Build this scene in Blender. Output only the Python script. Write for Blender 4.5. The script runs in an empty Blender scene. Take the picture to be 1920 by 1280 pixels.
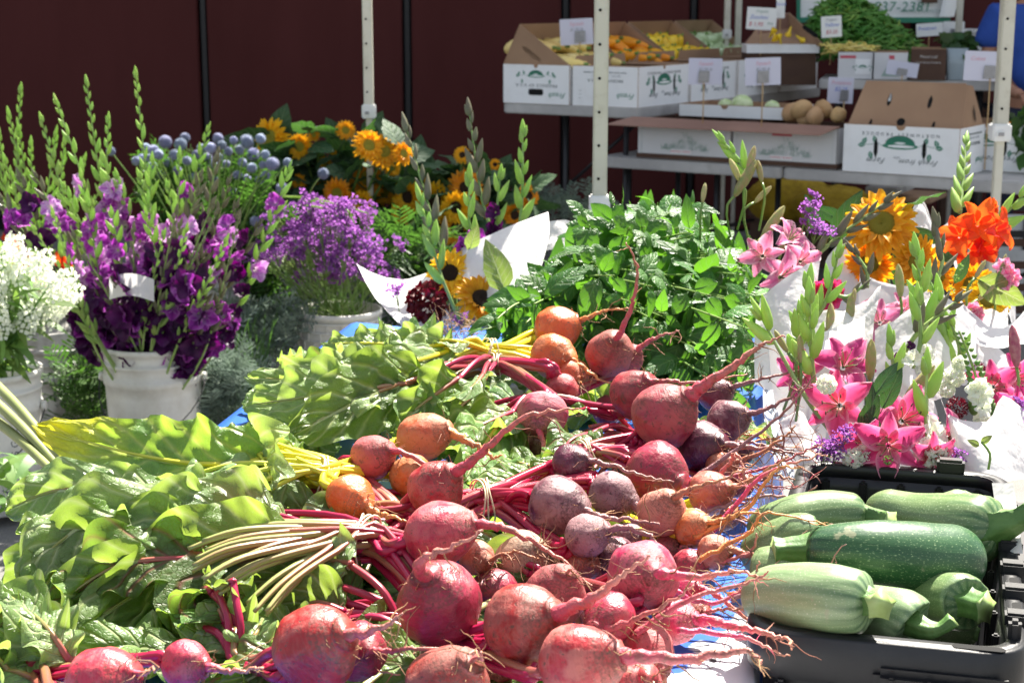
import bpy, bmesh, math, random
from mathutils import Vector, Matrix, noise
R=random.Random(7)
sc=bpy.context.scene
# ---------------- camera, sky, sun, exposure ----------------
PITCH=12.04; F=3000.0; CH=1.5
cd=bpy.data.cameras.new('camera'); cam=bpy.data.objects.new('camera',cd); sc.collection.objects.link(cam)
cam.location=(0,0,CH); cam.rotation_euler=(math.radians(90-PITCH),0,0)
cd.sensor_width=36; cd.lens=F/1920*36; cd.clip_start=.05; cd.clip_end=400
cd.dof.use_dof=True; cd.dof.focus_distance=2.15; cd.dof.aperture_fstop=12
sc.camera=cam
SUN_EL=54; SUN_AZ=25   # azimuth: degrees right of +Y (the sun stands behind the stalls, to the right)
w=bpy.data.worlds.new('World'); sc.world=w; w.use_nodes=True
nt=w.node_tree; bg=nt.nodes['Background']; sk=nt.nodes.new('ShaderNodeTexSky'); sk.sky_type='NISHITA'
sk.sun_disc=False; sk.sun_elevation=math.radians(SUN_EL); sk.sun_rotation=math.radians(SUN_AZ)
sk.dust_density=2.2; sk.ozone_density=.6
hs=nt.nodes.new('ShaderNodeHueSaturation'); hs.inputs['Saturation'].default_value=.5; nt.links.new(sk.outputs[0],hs.inputs['Color']); nt.links.new(hs.outputs[0],bg.inputs[0]); bg.inputs[1].default_value=.068
sl=bpy.data.lights.new('sun','SUN'); sl.energy=5; sl.angle=math.radians(.55); sl.color=(1,.94,.84)
so=bpy.data.objects.new('sun',sl); sc.collection.objects.link(so); so.location=(3,8,12)
sd=Vector((math.sin(math.radians(SUN_AZ))*math.cos(math.radians(SUN_EL)),math.cos(math.radians(SUN_AZ))*math.cos(math.radians(SUN_EL)),math.sin(math.radians(SUN_EL))))
so.rotation_euler=sd.to_track_quat('Z','Y').to_euler()
vs=sc.view_settings; vs.view_transform='Standard'; vs.look='None'; vs.exposure=1.95; vs.gamma=1; vs.use_curve_mapping=False
sc.render.engine='CYCLES'

# ---------------- helpers ----------------
cp,sp=math.cos(math.radians(PITCH)),math.sin(math.radians(PITCH))
FW=Vector((0,cp,-sp)); UP=Vector((0,sp,cp)); RT=Vector((1,0,0)); CO=Vector((0,0,CH))
def ray(px,py): return FW+RT*((px-960)/F)+UP*((640-py)/F)
def atd(px,py,d): return CO+ray(px,py)*d
def atY(px,py,Y): r=ray(px,py); return CO+r*(Y/r.y)
def atz(px,py,z): r=ray(px,py); return CO+r*((z-CH)/r.z)
def depth(p): return (p-CO).dot(FW)
V=Vector
WMX={}
COL=sc.collection
def put(name,me,parent=None,M=None,mat=None,**props):
    if M is None: M=Matrix()
    o=bpy.data.objects.new(name,me)
    COL.objects.link(o)
    if parent is not None:
        o.parent=parent; o.matrix_parent_inverse=WMX[parent.name].inverted()
    o.matrix_basis=M; WMX[o.name]=M.copy()
    for k,v in props.items(): o[k]=v
    return o
def thing(name,label,cat,loc=(0,0,0),group=None):
    o=put(name,None,None,Matrix.Translation(V(loc))); o['label']=label; o['category']=cat
    o.empty_display_size=.05
    if group: o['group']=group
    return o
def struct(name,me,parent=None,M=None): return put(name,me,parent,M,kind='structure') if parent is None else put(name,me,parent,M)
def frame(z,loc=(0,0,0),up=None,roll=0,s=1):
    z=V(z).normalized(); u=V(up) if up is not None else (V((0,0,1)) if abs(z.z)<.95 else V((0,1,0)))
    x=u.cross(z).normalized(); y=z.cross(x)
    m=Matrix((x,y,z)).transposed().to_4x4()
    m=m@Matrix.Rotation(roll,4,'Z')@Matrix.Scale(s,4)
    m.translation=V(loc); return m
def cr(pts,n):
    """Catmull-Rom through pts (tuples of equal length), n samples"""
    P=[pts[0]]+list(pts)+[pts[-1]]; out=[]; m=len(pts)-1
    for i in range(n):
        t=i/(n-1)*m; k=min(int(t),m-1); f=t-k
        a,b,c,d=P[k],P[k+1],P[k+2],P[k+3]
        if isinstance(a,(int,float)): out.append(.5*((2*b)+(c-a)*f+(2*a-5*b+4*c-d)*f*f+(3*b-a-3*c+d)*f**3))
        else: out.append(.5*((2*b)+(c-a)*f+(2*a-5*b+4*c-d)*f*f+(3*b-a-3*c+d)*f**3))
    return out
def lin(a,n):
    return [a[min(int(i/(n-1)*(len(a)-1)),len(a)-2)]*(1-(i/(n-1)*(len(a)-1)-min(int(i/(n-1)*(len(a)-1)),len(a)-2)))+a[min(int(i/(n-1)*(len(a)-1)),len(a)-2)+1]*(i/(n-1)*(len(a)-1)-min(int(i/(n-1)*(len(a)-1)),len(a)-2)) for i in range(n)]
def rv(s=1): return V((R.uniform(-s,s),R.uniform(-s,s),R.uniform(-s,s)))
class MB:
    def __init__(s): s.v=[];s.f=[];s.uv=[];s.mi=[]
    def add(s,vs,fs,uvs=None,mi=0):
        b=len(s.v); s.v+=[tuple(p) for p in vs]; s.f+=[tuple(i+b for i in f) for f in fs]
        s.uv+=uvs if uvs else [(0,0)]*len(vs); s.mi+=[mi]*len(fs); return s
    def grid(s,rows,uvr=None,mi=0,closed=False):
        n=len(rows);m=len(rows[0]); vs=[p for r in rows for p in r]
        uv=[(j/(m-1),i/(n-1)) for i in range(n) for j in range(m)] if uvr is None else uvr
        fs=[]
        for i in range(n-1):
            for j in range(m if closed else m-1):
                k=(j+1)%m; fs.append((i*m+j,i*m+k,(i+1)*m+k,(i+1)*m+j))
        return s.add(vs,fs,uv,mi)
    def tube(s,pts,rad,seg=6,mi=0,cap=True,flat=1):
        n=len(pts)
        if isinstance(rad,(int,float)): rad=[rad]*n
        if len(rad)!=n: rad=lin(rad,n)
        t0=(pts[1]-pts[0]).normalized(); x=t0.orthogonal().normalized(); rows=[]
        for i in range(n):
            t=(pts[min(i+1,n-1)]-pts[max(i-1,0)])
            t=t.normalized() if t.length>1e-9 else t0
            x=(x-t*x.dot(t)); x=x.normalized() if x.length>1e-6 else t.orthogonal().normalized(); y=t.cross(x)
            rows.append([pts[i]+(x*math.cos(2*math.pi*k/seg)+y*math.sin(2*math.pi*k/seg)*flat)*rad[i] for k in range(seg)])
        b=len(s.v)
        s.grid(rows,[(k/seg,i/(n-1)) for i in range(n) for k in range(seg)],mi,True)
        if cap:
            s.f.append(tuple(b+k for k in reversed(range(seg)))); s.mi.append(mi)
            s.f.append(tuple(b+(n-1)*seg+k for k in range(seg))); s.mi.append(mi)
        return s
    def lathe(s,prof,seg=16,M=None,mi=0,fn=None):
        """prof: (r,z) list; fn(theta,i,r,z)->(r,z)"""
        M=M or Matrix(); rows=[]
        for i,(r,z) in enumerate(prof):
            row=[]
            for k in range(seg):
                th=2*math.pi*k/seg; rr,zz=(r,z) if fn is None else fn(th,i,r,z)
                row.append(M@V((rr*math.cos(th),rr*math.sin(th),zz)))
            rows.append(row)
        n=len(prof)
        return s.grid(rows,[(k/seg,i/(n-1)) for i in range(n) for k in range(seg)],mi,True)
    def box(s,c,sz,M=None,mi=0):
        c=V(c); x,y,z=[a/2 for a in sz]; M=M or Matrix()
        vs=[M@(c+V((i*x,j*y,k*z))) for i in(-1,1) for j in(-1,1) for k in(-1,1)]
        return s.add(vs,[(0,1,3,2),(4,6,7,5),(0,4,5,1),(2,3,7,6),(0,2,6,4),(1,5,7,3)],None,mi)
    def poly(s,pts,M=None,mi=0,th=0):
        """flat polygon in local xy, with optional thickness along -z"""
        M=M or Matrix(); n=len(pts)
        if not th: return s.add([M@V((p[0],p[1],0)) for p in pts],[tuple(range(n))],None,mi)
        vs=[M@V((p[0],p[1],0)) for p in pts]+[M@V((p[0],p[1],-th)) for p in pts]
        fs=[tuple(range(n)),tuple(range(2*n-1,n-1,-1))]+[(i,i+n,(i+1)%n+n,(i+1)%n) for i in range(n)]
        return s.add(vs,fs,None,mi)
    def mesh(s,name,mats,smooth=True,bevel=0):
        me=bpy.data.meshes.new(name); me.from_pydata(s.v,[],s.f)
        ul=me.uv_layers.new(name='UVMap')
        li=[0]*len(me.loops); me.loops.foreach_get('vertex_index',li)
        fl=[c for i in li for c in s.uv[i]]; ul.data.foreach_set('uv',fl)
        if not isinstance(mats,(list,tuple)): mats=[mats]
        for m in mats: me.materials.append(m)
        if any(s.mi): me.polygons.foreach_set('material_index',s.mi)
        if bevel:
            bm=bmesh.new(); bm.from_mesh(me); bmesh.ops.remove_doubles(bm,verts=bm.verts,dist=1e-5)
            bmesh.ops.recalc_face_normals(bm,faces=bm.faces)
            bmesh.ops.bevel(bm,geom=[e for e in bm.edges if len(e.link_faces)==2 and e.calc_face_angle(0)>.5],offset=bevel,segments=2,affect='EDGES',clamp_overlap=True)
            bm.to_mesh(me); bm.free()
        me.polygons.foreach_set('use_smooth',[smooth]*len(me.polygons))
        if not smooth or True: me.update()
        return me
def fbm(p,s=1): return noise.fractal(p*s,1,2,3)

# ---------------- materials ----------------
class NT:
    def __init__(s,name):
        s.m=bpy.data.materials.new(name); s.m.use_nodes=True; s.t=s.m.node_tree
        s.b=s.t.nodes['Principled BSDF']; s.out=s.t.nodes['Material Output']
    def n(s,ty,**kw):
        x=s.t.nodes.new('ShaderNode'+ty)
        for k,v in kw.items():
            if k.startswith('i_'):
                key=k[2:]; key=int(key) if key.isdigit() else key.replace('_',' ')
                s.set(x,key,v)
            else: setattr(x,k,v)
        return x
    def set(s,x,key,v):
        if isinstance(v,bpy.types.NodeSocket): s.t.links.new(v,x.inputs[key])
        else:
            if isinstance(v,(tuple,list)) and len(v)==3 and x.inputs[key].type=='RGBA': v=(*v,1)
            x.inputs[key].default_value=v
    def co(s,which='Object'): return s.n('TexCoord').outputs[which]
    def noise(s,scale,detail=3,co=None,rough=.55,dist=0):
        x=s.n('TexNoise',i_Scale=scale,i_Detail=detail,i_Roughness=rough,i_Distortion=dist)
        if co is not None: s.set(x,'Vector',co)
        else: s.set(x,'Vector',s.co())
        return x.outputs['Fac']
    def ramp(s,f,stops):
        x=s.n('ValToRGB'); e=x.color_ramp.elements
        while len(e)<len(stops): e.new(.5)
        for a,(p,c) in zip(e,stops):
            a.position=p; a.color=(*c,1) if isinstance(c,(tuple,list)) else (c,c,c,1)
        s.set(x,0,f); return x.outputs[0]
    def math(s,op,a,b=0,c=0):
        x=s.n('Math',operation=op); s.set(x,0,a); s.set(x,1,b); s.set(x,2,c); return x.outputs[0]
    def mix(s,f,a,b,bt='MIX'):
        x=s.n('Mix',data_type='RGBA',blend_type=bt); s.set(x,0,f); s.set(x,6,a); s.set(x,7,b); return x.outputs[2]
    def bump(s,h,st=.3,dist=.002):
        x=s.n('Bump',i_Strength=st,i_Distance=dist,i_Height=h); s.set(s.b,'Normal',x.outputs[0]); return x.outputs[0]
    def rnd(s): return s.n('ObjectInfo').outputs['Random']
    def hsv(s,col,h=.5,sa=1,v=1):
        x=s.n('HueSaturation'); s.set(x,'Hue',h); s.set(x,'Saturation',sa); s.set(x,'Value',v); s.set(x,'Color',col); return x.outputs[0]
    def transl(s,col,fac=.4,nrm=None):
        t=s.n('BsdfTranslucent'); s.set(t,0,col)
        if nrm is not None: s.set(t,'Normal',nrm)
        mx=s.n('MixShader'); s.set(mx,0,fac); s.t.links.new(s.b.outputs[0],mx.inputs[1]); s.t.links.new(t.outputs[0],mx.inputs[2])
        s.t.links.new(mx.outputs[0],s.out.inputs[0])
def mat(name,c1,c2=None,ns=20,rough=.5,spec=.4,bump=0,bs=60,bd=.002,tr=0,tc=None,rand=0,metal=0,dirt=0,dc=(.1,.08,.06),ds=8,sss=0):
    n=NT(name); col=(*c1,1)
    if c2 is not None: col=n.mix(n.ramp(n.noise(ns,4),[(.35,0),(.65,1)]),c1,c2)
    if rand:
        r=n.rnd(); r2=n.math('FRACT',n.math('MULTIPLY',r,7.31))
        col=n.hsv(col if c2 is not None else c1,n.math('ADD',.5-rand*.08,n.math('MULTIPLY',r,rand*.16)),1,n.math('ADD',1-rand*.8,n.math('MULTIPLY',r2,rand*1.6)))
    if dirt: col=n.mix(n.math('MULTIPLY',n.ramp(n.noise(ds,6,rough=.7),[(.5,0),(.72,1)]),dirt),col,dc)
    n.set(n.b,'Base Color',col if not(isinstance(col,tuple)) else col)
    n.b.inputs['Roughness'].default_value=rough; n.b.inputs['Specular IOR Level'].default_value=spec; n.b.inputs['Metallic'].default_value=metal
    nm=None
    if bump: nm=n.bump(n.noise(bs,4),bump,bd)
    if tr: n.transl(tc if tc else (col if not isinstance(col,tuple) else c1),tr)
    if sss:
        n.b.inputs['Subsurface Weight'].default_value=sss; n.b.inputs['Subsurface Radius'].default_value=(.4,.15,.1); n.b.inputs['Subsurface Scale'].default_value=.01
    return n.m
def veined(name,c1,c2,vein,tcol,tr=.4,rough=.42,nv=7,sl=1.7,bs=.5,yellow=0,mw=.05):
    """leaf: midrib and side veins from the leaf's own UV"""
    n=NT(name); sx=n.n('SeparateXYZ'); n.set(sx,0,n.co('UV')); u,v=sx.outputs[0],sx.outputs[1]
    a=n.math('MULTIPLY',n.math('ABSOLUTE',n.math('SUBTRACT',u,.5)),2)
    nz=n.noise(14,3)
    ph=n.math('FRACT',n.math('ADD',n.math('SUBTRACT',n.math('MULTIPLY',v,nv),n.math('MULTIPLY',a,sl)),n.math('MULTIPLY',nz,.5)))
    d=n.math('MINIMUM',ph,n.math('SUBTRACT',1,ph))
    side=n.ramp(d,[(0,1),(.08,.5),(.18,0)]); mid=n.ramp(a,[(0,1),(mw*.7,1),(mw*1.4,0)])
    vt=n.n('TexVoronoi',feature='DISTANCE_TO_EDGE',i_Scale=150); n.set(vt,'Vector',n.co())
    fine=n.ramp(vt.outputs['Distance'],[(0,.35),(.08,0)])
    f=n.math('MAXIMUM',n.math('MULTIPLY',side,.8),n.math('MAXIMUM',mid,n.math('MULTIPLY',fine,.5)))
    base=n.mix(n.ramp(n.noise(9,4),[(.35,0),(.65,1)]),c1,c2)
    r=n.rnd(); base=n.hsv(base,n.math('ADD',.485,n.math('MULTIPLY',r,.03)),1,n.math('ADD',.7,n.math('MULTIPLY',n.math('FRACT',n.math('MULTIPLY',r,5.7)),.6)))
    if yellow: base=n.mix(n.ramp(n.math('ADD',v,n.math('MULTIPLY',n.noise(20,3),.25)),[(.78,0),(.93,1)]),base,(.62,.6,.03))
    br=n.ramp(n.noise(70,2),[(.74,0),(.78,1)]); base=n.mix(n.math('MULTIPLY',br,.6),base,(.16,.12,.03))
    col=n.mix(n.math('MULTIPLY',f,.8),base,vein); n.set(n.b,'Base Color',col)
    n.b.inputs['Roughness'].default_value=rough; n.b.inputs['Specular IOR Level'].default_value=.5
    h=n.math('SUBTRACT',n.math('MULTIPLY',n.noise(48,4),.9),f); nm=n.bump(h,min(1,bs*1.6),.005)
    tc=n.mix(n.math('MULTIPLY',f,.5),tcol,vein)
    if yellow: tc=n.mix(n.ramp(v,[(.75,0),(.9,1)]),tc,(.8,.75,.03))
    n.transl(tc,tr); return n.m
m_leaf=veined('beet_leaf',(.09,.175,.04),(.15,.25,.065),(.52,.57,.28),(.36,.52,.06),.44)
m_leafp=veined('pale_leaf',(.15,.25,.085),(.25,.36,.15),(.60,.64,.36),(.38,.54,.08),.42)
m_leafy=veined('yellowing_leaf',(.14,.26,.08),(.18,.34,.1),(.6,.6,.2),(.42,.66,.06),.46,yellow=1)
m_leafr=veined('red_veined_leaf',(.08,.16,.04),(.12,.23,.05),(.3,.06,.09),(.3,.5,.05),.42)
m_basil=veined('basil_leaf',(.035,.12,.02),(.06,.18,.03),(.16,.32,.08),(.16,.42,.02),.36,rough=.44,nv=5,sl=1.2,bs=.35)
m_sunleaf=veined('sunflower_leaf',(.03,.085,.035),(.05,.12,.045),(.16,.24,.12),(.08,.22,.03),.25,rough=.62,nv=5)
m_fol=mat('dark_foliage',(.03,.075,.02),(.06,.12,.03),rough=.5,tr=.3,tc=(.1,.25,.03),rand=.4)
m_folp=mat('stock_foliage',(.10,.2,.05),(.16,.28,.08),rough=.5,tr=.35,tc=(.3,.5,.08),rand=.3)
m_grey=mat('silver_foliage',(.12,.175,.13),(.21,.27,.22),rough=.7,tr=.2,rand=.3)
m_stemg=mat('green_stem',(.14,.26,.05),(.24,.36,.1),ns=30,rough=.4,tr=.12,rand=.2)
m_bud=mat('gladiolus_bud',(.26,.42,.08),(.42,.55,.2),ns=25,rough=.4,tr=.35,tc=(.5,.75,.15),rand=.2)
m_budd=mat('dusky_gladiolus_bud',(.11,.14,.06),(.20,.15,.13),ns=25,rough=.4,tr=.2,tc=(.4,.4,.25),rand=.25)
def petalm(name,c1,c2,tc,tr=.45,rough=.5,ns=12,rand=.25): return mat(name,c1,c2,ns=ns,rough=rough,tr=tr,tc=tc,rand=rand,spec=.3)
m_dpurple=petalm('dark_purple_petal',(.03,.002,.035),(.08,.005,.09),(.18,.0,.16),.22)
m_stat=petalm('statice_petal',(.20,.03,.26),(.44,.18,.5),(.55,.2,.7),.35,rand=.35)
m_orange=petalm('sunflower_petal',(.8,.36,.008),(.86,.47,.015),(.9,.4,.01),.4)
m_yellow=petalm('yellow_petal',(.82,.42,.01),(.85,.52,.03),(.95,.6,.02),.4)
m_redor=petalm('scarlet_petal',(.75,.03,.015),(.85,.12,.02),(1,.15,.02),.45)
def pmat(name,mid,body,edge,throat,tc,spots=0):
    n=NT(name); sx=n.n('SeparateXYZ'); n.set(sx,0,n.co('UV')); u,v=sx.outputs[0],sx.outputs[1]; a=n.math('MULTIPLY',n.math('ABSOLUTE',n.math('SUBTRACT',u,.5)),2)
    nz=n.noise(60,3); a2=n.math('ADD',a,n.math('MULTIPLY',n.math('SUBTRACT',nz,.5),.5))
    col=n.mix(n.ramp(a2,[(.0,0),(.35,1)]),mid,body); col=n.mix(n.ramp(a2,[(.55,0),(.98,1)]),col,edge)
    col=n.mix(n.ramp(n.math('ADD',v,n.math('MULTIPLY',nz,.1)),[(.08,1),(.34,0)]),col,throat)
    if spots: col=n.mix(n.math('MULTIPLY',n.ramp(n.noise(420,1),[(.66,0),(.7,1)]),n.ramp(v,[(.5,1),(.75,0)])),col,mid)
    r=n.rnd(); col=n.hsv(col,n.math('ADD',.485,n.math('MULTIPLY',r,.03)),1,n.math('ADD',.8,n.math('MULTIPLY',n.math('FRACT',n.math('MULTIPLY',r,7.7)),.4)))
    n.set(n.b,'Base Color',col); n.b.inputs['Roughness'].default_value=.55; n.b.inputs['Specular IOR Level'].default_value=.25
    cb=n.n('CombineXYZ'); n.set(cb,0,n.math('MULTIPLY',u,40)); n.set(cb,1,n.math('MULTIPLY',v,2)); n.bump(n.noise(1,2,cb.outputs[0]),.35,.001); n.transl(n.mix(.5,col,tc),.42); return n.m
m_pink=petalm('pink_petal',(.72,.13,.3),(.8,.42,.52),(.9,.22,.4),.45,ns=16)
m_pink=pmat('soft_pink_lily_petal',(.62,.06,.22),(.76,.24,.40),(.86,.62,.66),(.80,.66,.55),(.9,.3,.5),1)
m_lily=pmat('pink_lily_petal',(.50,.015,.12),(.70,.07,.24),(.84,.40,.50),(.75,.45,.35),(.85,.12,.32),1)
m_purple=pmat('purple_petal',(.16,.008,.18),(.34,.03,.36),(.52,.18,.54),(.5,.3,.5),(.6,.06,.7))
m_mauve=pmat('mauve_petal',(.36,.06,.42),(.58,.26,.62),(.74,.55,.74),(.8,.75,.65),(.75,.3,.8))
m_dpink=petalm('deep_pink_petal',(.5,.02,.13),(.65,.08,.22),(.8,.05,.2),.4)
m_burg=petalm('burgundy_petal',(.06,.002,.008),(.14,.005,.02),(.2,.0,.02),.2)
m_whitep=petalm('white_petal',(.8,.82,.72),(.85,.86,.82),(.9,.95,.75),.4,rand=.05)
m_globe=mat('globe_thistle_blue',(.2,.23,.36),(.36,.4,.52),ns=60,rough=.8,rand=.4,tr=.25,tc=(.5,.55,.75))
m_disc=mat('green_disc',(.22,.24,.02),(.42,.32,.03),ns=90,rough=.9,bump=1,bs=250,bd=.004)
m_ddisc=mat('dark_disc',(.012,.006,.003),(.05,.02,.005),ns=90,rough=.9,bump=1,bs=250,bd=.004)
m_paper=mat('white_paper',(.72,.705,.70),(.78,.765,.76),ns=3,rough=.7,tr=.3,tc=(.8,.78,.78),bump=.5,bs=11,bd=.02)
m_lilybud=mat('lily_bud',(.30,.36,.12),(.45,.30,.2),ns=9,rough=.4,tr=.25,tc=(.5,.5,.15),rand=.3)
def bucketm():
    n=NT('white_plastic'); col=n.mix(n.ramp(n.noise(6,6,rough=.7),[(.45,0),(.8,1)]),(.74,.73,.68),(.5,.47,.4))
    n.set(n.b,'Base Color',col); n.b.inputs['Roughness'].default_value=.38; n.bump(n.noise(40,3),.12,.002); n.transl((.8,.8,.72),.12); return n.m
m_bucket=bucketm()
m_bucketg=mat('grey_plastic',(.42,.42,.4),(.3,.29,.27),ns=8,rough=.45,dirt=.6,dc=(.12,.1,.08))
m_pole=mat('painted_pole',(.62,.6,.5),(.55,.53,.44),ns=6,rough=.35,dirt=.35,dc=(.25,.2,.12),ds=14)
m_white=mat('white_enamel',(.78,.78,.76),(.7,.7,.68),ns=5,rough=.4,dirt=.25,dc=(.4,.38,.34))
m_dark=mat('dark_plastic',(.012,.012,.014),rough=.5)
m_black=mat('black_bin_plastic',(.006,.0065,.008),(.012,.0125,.015),ns=14,rough=.42,spec=.5,bump=.2,bs=260,bd=.001,dirt=.3,dc=(.045,.042,.04),ds=10)
m_metal=mat('dark_steel',(.03,.03,.032),rough=.4,metal=.5)
m_tabletop=mat('grey_table_plastic',(.48,.47,.45),(.36,.35,.34),ns=5,rough=.55,bump=.2,bs=180,dirt=.4,dc=(.22,.2,.18),ds=6)
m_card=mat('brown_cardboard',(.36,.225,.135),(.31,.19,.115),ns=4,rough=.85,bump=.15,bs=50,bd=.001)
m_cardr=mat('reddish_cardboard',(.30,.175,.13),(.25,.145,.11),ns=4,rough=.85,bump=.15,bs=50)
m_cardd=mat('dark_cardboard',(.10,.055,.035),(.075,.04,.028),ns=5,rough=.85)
m_wboard=mat('white_boxboard',(.84,.85,.85),(.80,.81,.81),ns=3,rough=.6,dirt=.15,dc=(.45,.42,.38),ds=7)
m_gboard=mat('grey_boxboard',(.66,.66,.67),(.6,.6,.6),ns=3,rough=.7)
m_hole=mat('shadowed_hole',(.004,.004,.004),rough=.9)
m_green=mat('green_ink',(.03,.20,.12),rough=.7); m_lgreen=mat('pale_green_ink',(.3,.42,.36),rough=.7)
m_ink=mat('dark_ink',(.06,.08,.09),rough=.7); m_inkl=mat('grey_ink',(.32,.34,.37),rough=.7)
m_redink=mat('red_ink',(.55,.1,.13),rough=.7); m_blueink=mat('blue_ink',(.2,.26,.62),rough=.7); m_pinkink=mat('faded_pink_ink',(.72,.42,.5),rough=.7)
m_wink=mat('white_ink',(.6,.58,.55),rough=.7)
m_sign=mat('lilac_card',(.70,.70,.80),(.66,.66,.78),ns=3,rough=.6,tr=.15); m_signw=mat('white_card',(.78,.79,.77),rough=.5)
m_tape=mat('silver_tape',(.3,.3,.31),(.24,.24,.25),ns=30,rough=.35,metal=.4)
m_stick=mat('bamboo_stick',(.5,.33,.15),rough=.6)
m_band=mat('rubber_band',(.62,.55,.36),rough=.5)
m_rootb=mat('root_hair',(.2,.10,.055),(.34,.16,.08),ns=60,rough=.7,rand=.3)
# ---------------- setting ----------------
def groundm():
    n=NT('asphalt'); a=n.noise(180,4); b=n.noise(2.2,5)
    col=n.mix(n.ramp(b,[(.35,0),(.7,1)]),n.mix(a,(.12,.118,.115),(.2,.195,.185)),(.13,.122,.11))
    n.set(n.b,'Base Color',col); n.b.inputs['Roughness'].default_value=.85; n.bump(a,.6,.006); return n.m
g=MB().grid([[V((x,y,0)) for x in (-120,-20,-4,4,20,120)] for y in (-120,-10,2,6,20,160)])
struct('ground',g.mesh('ground',groundm(),False))
def wallm():
    n=NT('maroon_panel'); s=n.n('Mapping'); n.set(s,'Vector',n.co()); s.inputs['Scale'].default_value=(1,1,.25)
    f=n.noise(3,5,s.outputs[0]); col=n.mix(n.ramp(f,[(.3,0),(.75,1)]),(.058,.0125,.0115),(.074,.0175,.0165))
    n.set(n.b,'Base Color',col); n.b.inputs['Roughness'].default_value=.65; n.b.inputs['Specular IOR Level'].default_value=.12; n.bump(n.noise(300,2),.1,.001); return n.m
m_wall=wallm(); m_recess=mat('black_joint',(.012,.012,.018),rough=.7)
wall=put('building_wall',None,None,Matrix.Translation((0,10.5,0)),label='dark maroon panelled building wall behind the stalls',category='wall')
WH=7.5
WALL_X=[-12.4,-10.9,-9.4,-7.9,-6.4,-4.9,-3.4]+[(px-960)/F*10.6 for px in (395,768,1058,1292)]+[2.6,4.1,5.6,7.1,8.6,10.1]
put('backing',MB().box((-1,10.75,WH/2),(26,.3,WH)).mesh('backing',m_recess,False),wall)
pm=[]
for i in range(len(WALL_X)-1):
    x0,x1=WALL_X[i]+.03,WALL_X[i+1]-.03
    put('panel',MB().box(((x0+x1)/2,10.56,WH/2+.02),(x1-x0,.1,WH)).mesh('panel',m_wall,False,.008),wall)
for x in WALL_X[6:11]:
    put('joint_strip',MB().box((x,10.57,WH/2),(.03,.05,WH-.2)).mesh('joint_strip',m_dark,False),wall)

# ---------------- canopy poles ----------------
def pole(px,Y,wd,zc,label,ht=2.7,holes=True,lean=0):
    base=atY(px,640,Y); x=base.x
    t=thing('canopy_pole',label,'pole',(x,Y,0),'legs of the market canopies')
    M=Matrix.Translation((x,Y,0))
    put('outer_leg',MB().box((0,0,(zc+ht)/2),(wd,wd,ht-zc),M).mesh('outer_leg',m_pole,False,.004),t)
    put('inner_leg',MB().box((0,0,zc/2+.02),(wd*.66,wd*.66,zc+.02),M).mesh('inner_leg',m_pole,False,.003),t)
    put('foot_plate',MB().box((0,0,.01),(.12,.12,.02),M).mesh('foot_plate',m_metal,False,.004),t)
    c=MB().box((0,0,zc),(wd*1.45,wd*1.45,.055),M).box((-wd*.15,-wd*.75,zc-.004),(wd*.7,.012,.022),M,1)
    put('collar',c.mesh('collar',[m_white,m_tape],False,.005),t)
    if holes:
        h=MB()
        for k in range(22):
            z=zc+.075+k*.0925
            if z>ht-.05: break
            h.lathe([(.0001,0),(.0042,0),(.0042,.0015),(.0001,.0015)],8,Matrix.Translation((x-wd*.12,Y-wd/2-.0012,z))@Matrix.Rotation(math.pi/2,4,'X'))
        put('pin_holes',h.mesh('pin_holes',m_hole,False),t,kind='stuff')
    put('top_bracket',MB().box((0,0,ht),(wd*1.6,wd*1.6,.08),M).mesh('top_bracket',m_white,False,.005),t)
    return t
pole(700,6.3,.037,1.075,'pale canopy pole behind the sunflowers, leftmost of the poles')
pole(1121,4.5,.04,.935,'cream canopy pole with peg holes rising behind the basil heap')
pole(1850,5.1,.041,1.09,'cream canopy pole at the right in front of the folding table end')
pole(1347,9.7,.036,1.3,'thin pale pole at the maroon wall, left one of a close pair',holes=False)
pole(1367,9.9,.036,1.2,'thin pale pole at the maroon wall, right one of a close pair',holes=False)
pole(1764,9.0,.032,1.2,'thin pale pole in front of the banner beside the tub of greens',holes=False)

# ---------------- folding tables ----------------
L0=V((.42,7.98,0)); UV_=V((.829,-.559,0)); VV_=V((.559,.829,0))
def T(u,v,z): return L0+UV_*u+VV_*v+V((0,0,z))
TM=Matrix((UV_,VV_,V((0,0,1)))).transposed().to_4x4(); TM.translation=L0
def roundrect(x0,x1,y0,y1,r,n=5):
    pts=[]
    for cx,cy,a0 in((x1-r,y1-r,0),(x0+r,y1-r,90),(x0+r,y0+r,180),(x1-r,y0+r,270)):
        for k in range(n+1):
            a=math.radians(a0+90*k/n); pts.append((cx+r*math.cos(a),cy+r*math.sin(a)))
    return pts
def ftable(u0,u1,v0,v1,z,label,legs,fold=None,th=.052):
    t=thing('folding_table',label,'table',T((u0+u1)/2,(v0+v1)/2,0))
    parts=[(u0,u1)] if fold is None else [(u0,fold-.002),(fold+.002,u1)]
    for a,b in parts:
        put('tabletop',MB().poly(roundrect(a,b,v0,v1,.03 if fold or 1 else .06),TM@Matrix.Translation((0,0,z)),th=th).mesh('tabletop',m_tabletop,False,.006),t)
    for (u,v) in legs:
        put('leg',MB().tube([T(u,v,0),T(u,v,z-th)],.014,8).mesh('leg',m_metal),t)
    ls=sorted(legs)
    for i in range(0,len(ls)-1,2):
        (a,b),(c,d)=ls[i],ls[i+1]
        put('crossbar',MB().tube([T(a,b,.25),T(c,d,.25)],.011,6).mesh('crossbar',m_metal),t)
    return t
ftable(0,2.12,0,.76,.74,'grey folding table along the front holding the low brown and tall open boxes',[(.12,.12),(.12,.64),(.62,.1),(.85,.3),(1.98,.12),(1.98,.64)],fold=1.0)
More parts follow.
